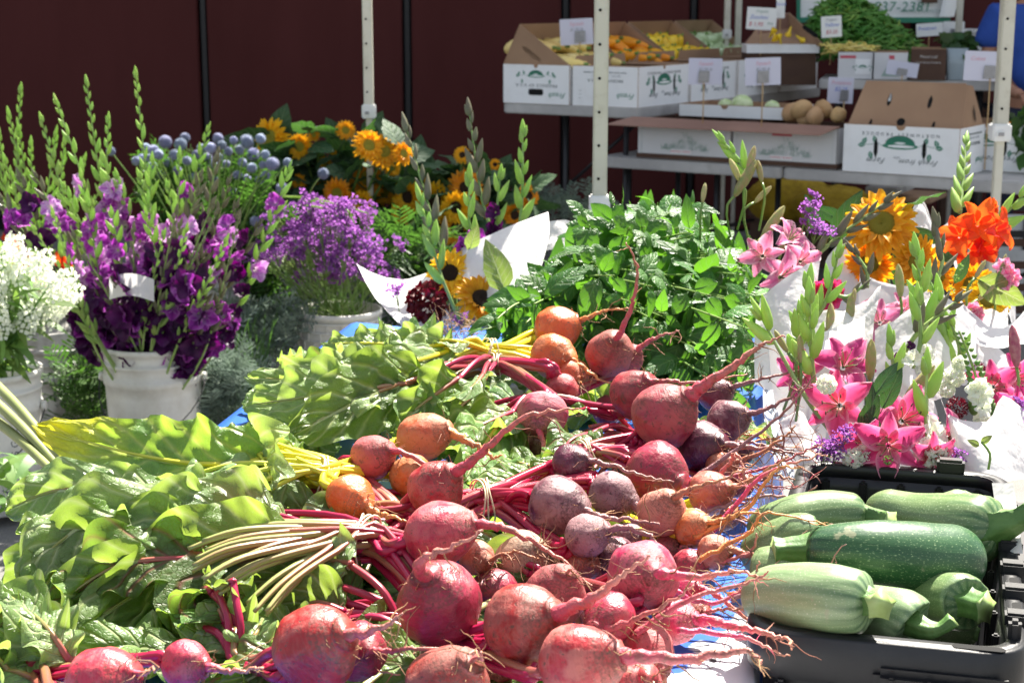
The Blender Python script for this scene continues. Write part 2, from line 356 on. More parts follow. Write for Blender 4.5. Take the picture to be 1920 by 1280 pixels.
ftable(-.61,.2,.06,2.3,.98,'higher grey folding table at the left under the row of squash boxes',[(-.28,.16),(-.28,1.9),(.1,.12),(.1,2.1)])
put('brace',MB().tube([T(-.28,.16,.55),T(.1,.3,.92)],.01,6).mesh('brace',m_metal),bpy.data.objects['folding_table.001'])

# ---------------- print on boxes ----------------
def text_mesh(s,size,mat_,shear=0,spacing=1,mirror=False):
    c=bpy.data.curves.new('lettering','FONT'); c.body=s; c.size=size; c.align_x='CENTER'; c.align_y='CENTER'; c.shear=shear; c.space_character=spacing; c.extrude=.0004; c.resolution_u=2
    o=bpy.data.objects.new('lettering_tmp',c); COL.objects.link(o)
    me=bpy.data.meshes.new_from_object(o); bpy.data.objects.remove(o); me.materials.clear(); me.materials.append(mat_); return me
TXT={}
def text(s,size,mat_,parent,M,shear=0,spacing=1,name='lettering'):
    k=(s,size,mat_.name,shear,spacing)
    if k not in TXT: TXT[k]=text_mesh(s,size,mat_,shear,spacing)
    return put(name,TXT[k],parent,M)
def leafshape(w,h,n=6):
    return [(w*math.sin(math.pi*i/n)*(1-.35*i/n),h*i/n) for i in range(n+1)]+[(-w*math.sin(math.pi*i/n)*(1-.35*i/n),h*i/n) for i in range(n-1,0,-1)]
def logo_mesh(wide):
    """upside-down printed melon with leaf sprays, in local x,y (already upside down as on the boxes)"""
    b=MB(); Z=.0008
    top=[(.065*math.cos(a),.006+.04*math.sin(a)) for a in [math.pi*k/14 for k in range(15)]]
    b.poly(top,Matrix.Translation((0,0,Z)),0,.0006)
    low=[(.078*math.cos(a),.002+.014*math.sin(a)) for a in [2*math.pi*k/18 for k in range(18)]]
    b.poly(low,Matrix.Translation((0,0,Z-.0002)),0,.0005)
    b.poly([(.06*math.cos(a)+.004,.001+.006*math.sin(a)) for a in [2*math.pi*k/12 for k in range(12)]],Matrix.Translation((0,0,Z+.0003)),2,.0002)
    b.poly([(.025*math.cos(a),.0145+.004*math.sin(a)) for a in [2*math.pi*k/10 for k in range(10)]],Matrix.Translation((0,0,Z+.0006)),2,.0002)
    for k in range(5):
        a=.02+.012*k
        b.tube([V((a*1.0*math.cos(t),.008+.036*math.sin(t)*(a/.068+.2 if a<.06 else 1),Z+.0004)) for t in [math.pi*(.08+.84*q/10) for q in range(11)]],.0006,3,1)
    for s in(-1,1):
        b.tube([V((s*x,y,Z)) for x,y in((.075,.0),(.10,.012),(.13,.004),(.155,.002),(.175,.012))],.0011,3,0)
        for (x,y,ro,sz) in ((.105,.022,20,1),(.13,-.012,190,1),(.165,.016,-30,1),(.185,.012,-90,.95)):
            if not wide and x>.15: continue
            Mx=Matrix.Translation((s*x,y-.012,Z+.0002))@Matrix.Rotation(math.radians(-s*ro),4,'Z')
            b.poly(leafshape(.012*sz,.034*sz),Mx,0,.0004)
            b.poly([(.0008,.006),(.0012,.024),(-.0012,.024),(-.0008,.006)],Mx@Matrix.Translation((0,0,.0004)),2,.0002)
    return b.mesh('melon_emblem',[m_green,m_ink,m_wboard],False)
LOGO=None
def face_frame(org,xdir): # x right along the face, y up, z out
    x=V(xdir).normalized(); z=x.cross(V((0,0,1))); m=Matrix((x,V((0,0,1)),z)).transposed().to_4x4(); m.translation=org; return m
R180=Matrix.Rotation(math.pi,4,'Z')
def print_long(par,fm,L,H,s=1.0):
    """fm origin at the lower-left corner of the face"""
    global LOGO
    LOGO=LOGO or logo_mesh(True)
    C=fm@Matrix.Translation((L/2,0,0))
    put('melon_emblem',LOGO,par,C@Matrix.Translation((0,H*.57,0))@Matrix.Scale(s*L/.5,4))
    text('NORTHWEST PRODUCE',.021*s,m_ink,par,C@Matrix.Translation((0,H*.82,.0009))@R180,0,1.75)
    text('Fresh from',.034*s,m_ink,par,C@Matrix.Translation((L*.17,H*.27,.0009))@R180,.55,1.15)
    text('the',.02*s,m_inkl,par,C@Matrix.Translation((-L*.02,H*.34,.0009))@R180,.5,1.1)
    text('Farm',.036*s,m_ink,par,C@Matrix.Translation((-L*.2,H*.27,.0009))@R180,.55,1.2)
    for x in(-.105,.105):
        put('slot',MB().poly([(0,.045),(.009,.02),(.009,-.02),(0,-.045),(-.009,-.02),(-.009,.02)],th=.0008).mesh('slot',m_hole,False),par,C@Matrix.Translation((x*s*L/.5,H*.52,.0019)))
def print_end(par,fm,L,H,hand=True,fine=False):
    global LOGO
    C=fm@Matrix.Translation((L/2,0,0))
    if not fine:
        put('melon_emblem',LOGO or logo_mesh(True),par,C@Matrix.Translation((0,H*.7,0))@Matrix.Scale(.66,4))
        text('PRODUCE OF U.S.A.',.022,m_ink,par,C@Matrix.Translation((0,H*.47,.0009))@R180,0,1.35)
        put('hand_hole',MB().poly(roundrect(-.045,.045,-.016,.016,.012),th=.0008).mesh('hand_hole',m_hole,False),par,C@Matrix.Translation((0,H*.3,.0012)))
        text('Fresh',.04,m_green,par,C@Matrix.Translation((L*.33,H*.24,.0009))@R180,.55,1.1)
    else:
        text('FRESH FRUITS AND VEGETABLES  CALIFORNIA',.0105,m_ink,par,C@Matrix.Translation((0,H*.84,.0009))@R180,0,1.15)
        text('NET WT.  LBS.  PRODUCT',.012,m_inkl,par,C@Matrix.Translation((L*.02,H*.76,.0009))@R180,0,1.2)
        text('PRODUCE OF U.S.A.',.02,m_ink,par,C@Matrix.Translation((0,H*.64,.0009))@R180,0,1.2)
        text('Fresh',.04,m_green,par,C@Matrix.Translation((L*.33,H*.28,.0009))@R180,.55,1.1)
        for k in range(3): text('----',.014,m_ink,par,C@Matrix.Translation((-L*.38,H*(.2+.09*k),.0009)))
        put('round_patch',MB().poly([(.017*math.cos(a),.017*math.sin(a)) for a in [math.tau*k/14 for k in range(14)]],th=.0006).mesh('round_patch',m_card,False),par,C@Matrix.Translation((-L*.08,H*.3,.001)))
CT=.006
def shell(u0,u1,v0,v1,z0,h,par,mo,mi,name='side_panel',t=CT,notch=True):
    """four cardboard walls with a printed outer skin, and a floor"""
    zc=z0+h/2
    for (cx,cy,sx,sy,ox,oy) in (((u0+u1)/2,v0+t/2,u1-u0,t,0,-1),((u0+u1)/2,v1-t/2,u1-u0,t,0,1),(u0+t/2,(v0+v1)/2,t,v1-v0-2*t,-1,0),(u1-t/2,(v0+v1)/2,t,v1-v0-2*t,1,0)):
        b=MB().box((cx,cy,zc),(sx,sy,h),TM,1)
        b.box((cx+ox*(t/2+.0006),cy+oy*(t/2+.0006),zc-.001),(sx if ox==0 else .0012,sy if oy==0 else .0012,h-.004),TM,0)
        put(name,b.mesh(name,[mo,mi],False),par)
    put('floor_panel',MB().box(((u0+u1)/2,(v0+v1)/2,z0+.004),(u1-u0-.014,v1-v0-.014,.006),TM).mesh('floor_panel',mi,False),par)
def tm(u,v,z): return TM@Matrix.Translation((u,v,z))
GB='printed produce boxes of the squash stall'
def squashbox(v0,v1,label,text_on,high=.2,hb=.20):
    u0,u1=-.60,-.2; z0=.98
    t=thing('produce_box',label,'box',T((u0+u1)/2,(v0+v1)/2,z0),GB)
    shell(u0,u1,v0,v1,z0,hb,t,m_wboard,m_card)
    zt=z0+hb
    # raised back panel and two triangular end panels
    ub=u0+.10
    put('raised_back',MB().add([TM@V(p) for p in((u0,v0,zt),(u0,v1,zt),(ub,v1,zt+high),(ub,v0,zt+high),(u0+t_,v0,zt),(u0+t_,v1,zt),(ub+t_,v1,zt+high),(ub+t_,v0,zt+high))],[(0,1,2,3),(7,6,5,4),(0,3,7,4),(1,5,6,2),(3,2,6,7),(0,4,5,1)]).mesh('raised_back',m_card,False),t)
    for v in(v0+.001,v1-.006):
        w_=u1-u0; hole=[(.205,.045),(.235,.022),(.225,.012),(.18,.03),(.13,.062),(.115,.082),(.125,.094),(.15,.082)]
        pts=[(0,0),(.16,.06)] if 0 else None
        q=(.205,.045)
        ring=[(0,0),(w_,0),(.205,high*.78*.5+.012),(.10,high)]
        j=(.205,.045)
        pts=[(0,0),(w_,0),j]+hole[1:]+[j,(w_,0)] if 0 else [(0,0),(w_,0)]+[hole[1]]+[hole[k] for k in (0,7,6,5,4,3,2)]+[hole[1],(w_,0),(.10,high)]
        put('end_flap',MB().poly(pts,face_frame(T(u0,v,zt-.002),UV_),th=.005).mesh('end_flap',m_card,False),t)
    if text_on: print_end(t,face_frame(T(u0,v0-.0013,z0),UV_),u1-u0,hb)
    put('notch',MB().poly([(.013*math.cos(a),.018*math.sin(a)) for a in [-math.pi*k/8 for k in range(9)]],th=.0008).mesh('notch',m_card,False),t,face_frame(T((u0+u1)/2,v0-.0022,zt-.002),UV_))
    return t
t_=.006
sq=[(.06,.58),(.62,1.13),(1.17,1.68),(1.72,2.2)]
labs=['open produce box of pale yellow squash at the far left of the stall','open produce box of orange zucchini, behind the cream pole','open produce box of round yellow squash with a slanted back flap','open produce box of pale green pattypan squash, just left of the thin pole pair']
for k,((a,b),lb) in enumerate(zip(sq,labs)): squashbox(a,b,lb,k==0)
def frontbox(v0,v1,label,first=False):
    u0,u1=-.185,.19; z0=.98; hb=.20
    t=thing('produce_box',label,'box',T((u0+u1)/2,(v0+v1)/2,z0),GB)
    shell(u0,u1,v0,v1,z0,hb,t,m_wboard,m_card)
    # lid flaps folded inwards
    for (p,q) in(((u0+.008,v0+.01),(u1-.008,v0+.13)),((u0+.008,v1-.13),(u1-.008,v1-.01))):
        put('lid_flap',MB().box(((p[0]+q[0])/2,(p[1]+q[1])/2,z0+hb-.004),(q[0]-p[0],q[1]-p[1],.004),tm(0,0,0)).mesh('lid_flap',m_card,False),t)
    put('side_flap',MB().add([TM@V(p) for p in((u0,v0+.01,z0+hb),(u0,v1-.01,z0+hb),(u0-.0,v1-.02,z0+hb+.045),(u0-.0,v0+.03,z0+hb+.045),(u0+.004,v0+.01,z0+hb),(u0+.004,v1-.01,z0+hb),(u0+.004,v1-.02,z0+hb+.045),(u0+.004,v0+.03,z0+hb+.045))],[(0,1,2,3),(7,6,5,4),(0,3,7,4),(1,5,6,2),(3,2,6,7)]).mesh('side_flap',m_card,False),t)
    print_long(t,face_frame(T(u1+.0013,v0,z0),VV_),v1-v0,hb,.95)
    put('notch',MB().poly([(.013*math.cos(a),.018*math.sin(a)) for a in [-math.pi*k/8 for k in range(9)]],th=.0008).mesh('notch',m_card,False),t,face_frame(T(u1+.0022,(v0+v1)/2,z0+hb-.002),VV_))
    if first: print_end(t,face_frame(T(u0,v0-.0013,z0),UV_),u1-u0,hb,fine=True)
    return t
fl=['white melon-print box behind the cream pole at the corner of the higher table','white produce box with melon print partly hidden by the left lilac price card','white produce box with melon print partly hidden by the second lilac price card','white produce box with melon print, rearmost of the row on the higher table edge']
for k,((a,b),lb) in enumerate(zip([(.07,.60),(.62,1.15),(1.17,1.70),(1.72,2.25)],fl)): frontbox(a,b,lb,k==0)

# low boxes with a hinged pinkish flap, on the front table
def engraving(par,fm,L,H):
    b=MB(); rr=random.Random(3)
    for k in range(150):
        a=rr.random(); x=(a-.5)*.5*L; top=(.75-abs(a-.55)*1.3)*H*.85; y=rr.uniform(.22*H,max(.25*H,top)); l=rr.uniform(.008,.03); an=rr.choice([0,.3,-.4,.9,1.4])+rr.uniform(-.3,.3)
        b.tube([V((x,y,0)),V((x+l*.5*math.cos(an),y+l*.6*math.sin(an),0)),V((x+l*math.cos(an+.4),y+l*math.sin(an+.4),0))],.0007,3)
    put('engraving',b.mesh('engraving',m_lgreen,False),par,fm@Matrix.Translation((L/2,.01,.0012)),kind='stuff')
    put('red_caption',MB().poly([(-.055,-.009),(.055,-.009),(.055,.009),(-.055,.009)],th=.0005).mesh('red_caption',m_wboard,False),par,fm@Matrix.Translation((L/2-.01,H*.22,.0026)))
    text('FARMERS MARKET',.0135,m_redink,par,fm@Matrix.Translation((L/2-.01,H*.22,.0027)))
    put('border',MB().tube([V((.02,.015,0)),V((L-.02,.015,0)),V((L-.02,H-.012,0)),V((.02,H-.012,0)),V((.02,.015,0))],.0008,3).mesh('border',m_lgreen,False),par,fm@Matrix.Translation((0,0,.0012)))
for (u0,u1,lb,fd) in((.22,.72,'low white box under a pinkish brown flap, left one below the squash row',-.02),(.735,1.255,'low white box under a pinkish brown flap, right one holding the potatoes',0)):
    t=thing('carton',lb,'box',T((u0+u1)/2,.25,.745),'low cartons with brown flaps')
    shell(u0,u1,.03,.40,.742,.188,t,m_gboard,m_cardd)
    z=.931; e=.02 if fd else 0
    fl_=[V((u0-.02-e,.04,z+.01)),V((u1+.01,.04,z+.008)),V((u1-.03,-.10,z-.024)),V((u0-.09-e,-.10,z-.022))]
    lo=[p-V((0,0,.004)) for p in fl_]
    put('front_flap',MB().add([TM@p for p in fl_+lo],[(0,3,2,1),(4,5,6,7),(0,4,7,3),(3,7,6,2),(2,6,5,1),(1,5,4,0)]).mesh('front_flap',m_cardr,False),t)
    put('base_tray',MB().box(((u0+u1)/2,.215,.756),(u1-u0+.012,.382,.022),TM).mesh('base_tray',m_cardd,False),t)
    fm=face_frame(T(u0,.0275,.745),UV_); engraving(t,fm,u1-u0,.175)
    if u0>.5: put('red_label',MB().poly([(-.05,-.012),(.05,-.012),(.05,.012),(-.05,.012)],th=.0005).mesh('red_label',m_redink,False),t,fm@Matrix.Translation((.25,.15,.002)))
# tray box of melons lying across the low cartons
t=thing('melon_tray',"shallow white tray with brown inside holding pale melons, on the low cartons",'tray',T(.6,.5,.91))
shell(.30,.88,.30,.62,.934,.062,t,m_wboard,m_card); TRAY=t
put('notch',MB().poly([(.02*math.cos(a),.02*math.sin(a)) for a in [-math.pi*k/8 for k in range(9)]],th=.0008).mesh('notch',m_card,False),t,face_frame(T(.55,.2978,.995),UV_))
# tall box with raised brown lid
def tallbox(u0,u1,v0,v1,label,z0=.742,h=.215,roof=True):
    t=thing('produce_box',label,'box',T((u0+u1)/2,(v0+v1)/2,z0),GB)
    shell(u0,u1,v0,v1,z0,h,t,m_wboard,m_card); zt=z0+h
    if roof:
        # leaning front lid with two slots and a round hole
        f0,f1=V((u0+.0,v0+.035,zt-.012)),V((u1-.0,v0+.035,zt-.012)); r0,r1=V((u0+.035,v0+.15,zt+.185)),V((u1-.035,v0+.15,zt+.185))
        put('leaning_lid',MB().add([TM@p for p in(f0,f1,r1,r0)]+[TM@(p+V((0,.006,-.003))) for p in(f0,f1,r1,r0)],[(0,1,2,3),(7,6,5,4),(0,4,5,1),(1,5,6,2),(2,6,7,3),(3,7,4,0)]).mesh('leaning_lid',m_card,False),t)
        x=(TM.to_3x3()@(f1-f0)).normalized(); y=(TM.to_3x3()@(r0-f0)); y=(y-x*y.dot(x)).normalized(); z=x.cross(y)
        LM=Matrix((x,y,z)).transposed().to_4x4(); LM.translation=TM@((f0+f1)/2)
        W=u1-u0
        def lh(name,px,py,pts,m): put(name,MB().poly(pts,th=.0012).mesh(name,m,False),t,LM@Matrix.Translation((px,py,.0022)))
        sl_=[(0,.035),(.010,.012),(.008,-.02),(0,-.032),(-.008,-.02),(-.008,.01)]
        lh('lid_slot',-.098,.135,sl_,m_hole); lh('lid_slot',.09,.13,sl_,m_hole)
        lh('slot_glimpse',-.098,.142,[(0,.026),(.007,.01),(.006,-.014),(-.006,-.014)],m_signw)
        lh('round_hole',-.02,.028,[(.019*math.cos(a),.019*math.sin(a)) for a in [math.tau*k/16 for k in range(16)]],m_hole)
        for px_ in(-.16,.13): lh('tab_slot',px_,.022,[(-.007,-.012),(.008,-.012),(.006,.012),(-.002,.014)],m_hole)
        # end gables
        for u,s in((u0,1),(u1,-1)):
            uu=u+s*.002; a=[V((uu,v0+.035,zt-.01)),V((uu,v1-.02,zt-.005)),V((uu+s*.03,v1-.10,zt+.17)),V((uu+s*.033,v0+.15,zt+.18))]
            bq=[p+V((s*.005,0,0)) for p in a]
            put('gable_flap',MB().add([TM@p for p in a+bq],[(0,1,2,3),(7,6,5,4),(0,4,5,1),(1,5,6,2),(2,6,7,3),(3,7,4,0)]).mesh('gable_flap',m_card,False),t)
        put('front_tuck',MB().box(((u0+u1)/2,v0+.02,zt-.012),(u1-u0-.014,.028,.004),TM).mesh('front_tuck',m_card,False),t)
        put('gable_slot',MB().poly([(0,.04),(.008,.012),(.008,-.02),(0,-.036),(-.008,-.02),(-.008,.012)],th=.0008).mesh('gable_slot',m_hole,False),t,face_frame(T(u1-.004,v0+.2,zt+.05),VV_)@Matrix.Rotation(-.17,4,'X'))
    print_long(t,face_frame(T(u0,v0-.0013,z0),UV_),u1-u0,h,1)
    print_end(t,face_frame(T(u1+.0013,v0,z0),VV_),v1-v0,h,fine=True)
    put('notch',MB().poly([(.022*math.cos(a),.02*math.sin(a)) for a in [-math.pi*k/8 for k in range(9)]],th=.0008).mesh('notch',m_card,False),t,face_frame(T((u0+u1)/2,v0-.0022,zt-.002),UV_))
    return t
tallbox(1.30,1.83,.0,.34,'tall white produce box with its brown lid leaning up, on the front folding table')
t=tallbox(1.56,2.06,.375,.70,'white produce box with a flat open top, behind the tall box near the right pole',roof=False)
print_end(t,face_frame(T(2.0613,.375,.742),VV_),.325,.215)

# ---------------- rear table with beans ----------------
B0=atY(1550,640,8.75); B0.z=0; U2,V2=UV_,VV_; UV_=V((.97,-.243,0)); VV_=V((.243,.97,0))
def TB(u,v,z): return B0+UV_*u+VV_*v+V((0,0,z))
BM=Matrix((UV_,VV_,V((0,0,1)))).transposed().to_4x4(); BM.translation=B0
t=thing('rear_table','pale table at the back under the bean boxes and the scale','table',B0)
put('tabletop',MB().poly(roundrect(-.1,.84,-.02,.62,.03),BM@Matrix.Translation((0,0,1.08)),th=.05).mesh('tabletop',m_tabletop,False,.005),t)
for a,b in((0,.05),(0,.5),(.75,.05),(.75,.5)): put('leg',MB().tube([TB(a,b,0),TB(a,b,1.03)],.014,6).mesh('leg',m_metal),t)
L0b,TMb=L0,TM
L0=B0; TM=BM
def bbox(u0,u1,v0,v1,h,mo,mi,label):
    t=thing('carton',label,'box',TB((u0+u1)/2,(v0+v1)/2,1.08)); shell(u0,u1,v0,v1,1.083,h,t,mo,mi); return t
b1=bbox(.0,.18,.0,.3,.145,m_gboard,m_cardd,'grey carton with a red band and small green emblem under the yellow beans')
put('red_band',MB().poly([(-.06,-.011),(.06,-.011),(.06,.011),(-.06,.011)],th=.0005).mesh('red_band',m_redink,False),b1,face_frame(TB(.05,-.0022,1.2),UV_)@Matrix.Scale(.7,4))
put('emblem_card',MB().poly([(-.05,-.05),(.05,-.05),(.05,.05),(-.05,.05)],th=.0005).mesh('emblem_card',m_wboard,False),b1,face_frame(TB(.13,-.0024,1.15),UV_)@Matrix.Scale(.8,4))
put('melon_emblem',LOGO,b1,face_frame(TB(.13,-.0034,1.145),UV_)@Matrix.Scale(.3,4))
b2=bbox(.19,.362,-.02,.3,.145,m_gboard,m_card,'pale grey carton with a small red square, under the green beans')
put('red_square',MB().poly([(-.02,-.015),(.02,-.015),(.02,.015),(-.02,.015)],th=.0005).mesh('red_square',m_redink,False),b2,face_frame(TB(.28,-.0222,1.2),UV_)@Matrix.Scale(.7,4))
put('printed_figure',MB().poly([(-.05,-.04),(.05,-.04),(.03,.0),(.015,.035),(-.015,.035),(-.03,0)],th=.0005).mesh('printed_figure',m_lgreen,False),b2,face_frame(TB(.28,-.0222,1.14),UV_))
b3=bbox(.38,.56,-.03,.3,.165,m_cardd,m_card,'dark brown carton with pale lettering beside the plastic tub')
text('Mixed Leaf',.02,m_wink,b3,face_frame(TB(.47,-.0322,1.205),UV_)); text('Cool Green Produce',.015,m_wink,b3,face_frame(TB(.47,-.0322,1.175),UV_))
# tub of greens
t=thing('plastic_tub','pale translucent tub of leafy greens behind the brown carton','tub',TB(.615,.1,1.08))
mt=mat('tub_plastic',(.5,.58,.62),rough=.3,tr=.4,tc=(.6,.7,.75))
TUB=t; q=MB()
for (o) in (0,): q.grid([[BM@V(((.615+sx*s),(.08+sy*s),z)) for sx,sy in roundrect(-.055,.055,-.09,.09,.02,3)] for s,z in((.8,1.083),(.95,1.16),(1.05,1.25),(1.0,1.248),(.78,1.09))],None,0,True)
put('tub_wall',q.mesh('tub_wall',mt),t)
# scale
t=thing('weighing_scale','grey and black counter scale with a red display at the table end','scale',TB(.76,.0,1.08))
SC=BM@Matrix.Translation((.755,.05,1.082))@Matrix.Rotation(.15,4,'Z')@Matrix.Scale(.95,4)
prof=[(-.07,.02),(.07,.02),(.07,.05),(.045,.085),(-.035,.085)]
q=MB(); pr=[(-.085,.02),(.085,.02),(.085,.045),(.03,.1),(-.045,.1)]
vs=[SC@V((x,y,z)) for x in(-.09,.09) for (y,z) in pr]
q.add(vs,[(4,3,2,1,0),(5,6,7,8,9)]+[(i,(i+1)%5,(i+1)%5+5,i+5) for i in range(5)])
put('housing',q.mesh('housing',m_bucketg,False,.006),t)
DM=SC@Matrix.Translation((0,-.0675,.072))@Matrix.Rotation(-math.atan2(.055,.04)+math.pi/2-math.radians(90),4,'X')
put('front_panel',MB().box((0,-.087,.036),(.16,.006,.03),SC).mesh('front_panel',m_dark,False),t)
put('display',MB().add([SC@V(p) for p in((-.06,-.0845,.0502),(.075,-.0845,.0502),(.075,-.052,.099),(-.06,-.052,.099))],[(0,1,2,3)]).mesh('display',m_dark,False),t)
put('red_screen',MB().add([SC@V(p) for p in((.02,-.078,.067),(.06,-.078,.067),(.06,-.066,.085),(.02,-.066,.085))],[(0,1,2,3)]).mesh('red_screen',m_redink,False),t)
for a in(-.06,.06): put('foot',MB().lathe([(.0001,0),(.012,0),(.012,.02),(.0001,.02)],8,SC@Matrix.Translation((a,-.05,0))).mesh('foot',m_dark),t)
L0,TM,UV_,VV_=L0b,TMb,U2,V2
# white table behind with card
t=thing('white_crate','white plastic crate behind the scale','crate',atY(1812,110,9.35))
c_=atY(1815,88,9.4); put('crate_body',MB().box((0,0,0),(.26,.3,.17),Matrix.Translation(c_)@Matrix.Rotation(-.2,4,'Z')).mesh('crate_body',m_white,False,.01),t)
put('crate_rim',MB().box((0,0,.09),(.28,.32,.02),Matrix.Translation(c_)@Matrix.Rotation(-.2,4,'Z')).mesh('crate_rim',m_white,False,.005),t)
put('stand',MB().box((0,0,-.6),(.24,.28,1.02),Matrix.Translation(c_)@Matrix.Rotation(-.2,4,'Z')).mesh('stand',m_cardd,False,.01),t)
# banner
bn=thing('stall_banner','white banner with dark green phone number hanging behind the beans','banner',atY(1650,10,10.2))
bp=[atY(1490,-60,10.25),atY(1775,-75,10.25),atY(1775,24,10.25),atY(1770,40,10.25)]
def quad(px0,py0,px1,py1,Y,m,name,par,th=.012,Y2=None):
    a,b,c,d=[atY(x,y,Y_) for x,y,Y_ in((px0,py1,Y),(px1,py1,Y2 or Y),(px1,py0,Y2 or Y),(px0,py0,Y))]
    o=V((0,th,0)); q=MB().add([a,b,c,d,a+o,b+o,c+o,d+o],[(0,1,2,3),(7,6,5,4),(0,4,5,1),(1,5,6,2),(2,6,7,3),(3,7,4,0)])
    return put(name,q.mesh(name,m,False),par)
quad(1497,-70,1782,34,10.2,m_signw,'banner_sheet',bn); quad(1497,33,1782,43,10.19,m_green,'green_border',bn); quad(1494,-70,1501,43,10.185,m_green,'green_edge',bn)
bz=face_frame(atY(1665,14,10.17),V((1,0,0)))
text('360-537-2381',.085,m_green,bn,bz,.15,1.1); text('WWW.FARMSTALL.COM',.032,m_lgreen,bn,face_frame(atY(1745,22,10.17),V((1,0,0))),0,1.1)
quad(1728,-60,1758,6,10.165,m_cardd,'printed_picture',bn,.004)
rw=[[atY(1785+i*7+(4 if k else 0)-j*8,-70+j*34,10.15-.02*math.sin(i)) for i in range(5)] for j in range(4) for k in(0,)]
put('curled_edge',MB().grid(rw).mesh('curled_edge',m_signw),bn)
# ---------------- price cards ----------------
def card(px0,py0,px1,py1,Y,label,lines,m,tape=True,zb=None,tilt=0,sx=None,yaw=0):
    c=atY((px0+px1)/2,(py0+py1)/2,Y); dd=depth(c); W=(px1-px0)/F*dd; H=(py1-py0)/F*dd/math.cos(0)
    t=thing('price_card',label,'sign',(c.x,c.y,c.z-H/2),'price cards on sticks')
    fm=Matrix.Translation(c)@Matrix.Rotation(yaw,4,'Z')@Matrix((V((1,0,0)),V((0,0,1)),V((0,-1,0)))).transposed().to_4x4()@Matrix.Rotation(math.radians(tilt),4,'Z')
    put('card',MB().poly(roundrect(-W/2,W/2,-H/2,H/2,.004,2),fm,th=.0016).mesh('card',m,False),t)
    sx=0 if sx is None else sx
    top=fm@V((sx*W,-H*.1,.004)) if tape else fm@V((sx*W,-H*.1,-.004))
    bot=V((top.x,top.y,zb if zb is not None else top.z-.25))
    put('stick',MB().tube([top,bot],.0026,6).mesh('stick',m_stick),t)
    if tape: put('tape',MB().poly([(sx*W-W*.17,-H*.42),(sx*W+W*.15,-H*.40),(sx*W+W*.16,H*.02),(sx*W-W*.15,H*.03)],fm@Matrix.Translation((0,0,.0075)),th=.001).mesh('tape',m_tape,False),t)
    for (s,x,y,sz,mk,sh) in lines:
        text(s,sz*H,mk,t,fm@Matrix.Translation((x*W,y*H,.0012)),sh)
    return t
gl=[('Squash',0,.3,.2,m_pinkink,.3),('$1.95 lb',0,.08,.16,m_inkl,.3)]
card(1050,36,1112,84,8.33,'lilac price card with grey tape standing among the pale yellow squash',gl,m_sign,True,1.19,3,.1)
card(1291,110,1354,159,7.62,'lilac price card with grey tape before the second melon-print box',gl,m_sign,True,.93,-1,-.04)
card(1397,109,1464,160,7.42,'lilac price card with grey tape before the third melon-print box',gl,m_sign,True,.93,2,0)
card(1400,15,1456,56,9.0,'white price card reading Zucchini with a red price, on a wooden stick',[('Organic',-.0,.33,.18,m_lgreen,.3),('Zucchini',-.1,.06,.24,m_blueink,.3),('$ 1.95',-.18,-.26,.26,m_redink,.2),('Bulk',.3,-.2,.16,m_lgreen,.3)],m_signw,False,1.2,-3,0)
card(1456,-18,1472,34,9.05,'narrow white price card turned nearly edge-on above the open brown box',[('1.95',0,.3,.2,m_redink,.3),('Squash',0,0,.14,m_blueink,.3)],m_signw,False,1.2,0,0)
card(1540,31,1578,70,8.93,'white price card with blue and red writing stuck in the bean heap',[('Organic',0,.33,.17,m_inkl,.2),('Yellow',0,.08,.25,m_blueink,.3),('$3.25',0,-.25,.25,m_redink,.2)],m_signw,False,1.15,4,0,-.05)
card(1662,116,1722,143,8.5,'blank lilac card leaning in front of the dark brown carton',[],m_sign,True,.97,-8,0)
card(1718,44,1768,68,9.2,'white card with blue writing lying above the tub of greens',[('Potatoes',-.1,.1,.4,m_blueink,.2)],m_signw,False,1.2,4,0)
card(1768,41,1808,70,9.25,'white card with a small barcode square behind the scale',[],m_signw,True,1.2,0,0)
card(1552,146,1600,194,7.75,'lilac price card with pink and blue handwriting left of the leaning lid',[('Potatoes',0,.3,.22,m_pinkink,.3),('$2.25',0,.05,.22,m_blueink,.3)],m_sign,True,.8,-2,.15)
card(1808,97,1888,152,6.95,'large lilac price card behind the right-hand pole',[('Cukes',-.2,.25,.2,m_pinkink,.3)],m_sign,True,.78,-2,.12)
# ---------------- squash, potatoes, beans and greens in the boxes ----------------
m_sqy=mat('pale_yellow_squash_skin',(.8,.58,.16),(.85,.68,.28),ns=6,rough=.35,rand=.08); m_sqo=mat('orange_squash_skin',(.8,.27,.01),(.85,.38,.02),ns=6,rough=.35,rand=.1)
m_sqb=mat('bright_yellow_squash_skin',(.82,.5,.01),(.85,.62,.05),ns=6,rough=.35,rand=.08); m_patty=mat('pattypan_skin',(.5,.66,.34),(.62,.74,.46),ns=9,rough=.4,rand=.06)
m_pot=mat('potato_skin',(.45,.27,.12),(.55,.36,.18),ns=14,rough=.7,bump=.2,bs=80,rand=.1,dirt=.4,dc=(.25,.15,.08),ds=20)
m_bean=mat('green_bean_skin',(.10,.24,.03),(.2,.36,.07),ns=9,rough=.45,rand=.35); m_ybean=mat('yellow_bean_skin',(.75,.6,.12),(.8,.7,.25),ns=9,rough=.45,rand=.15)
m_melon=mat('pale_melon_rind',(.45,.6,.25),(.7,.78,.5),ns=30,rough=.5)
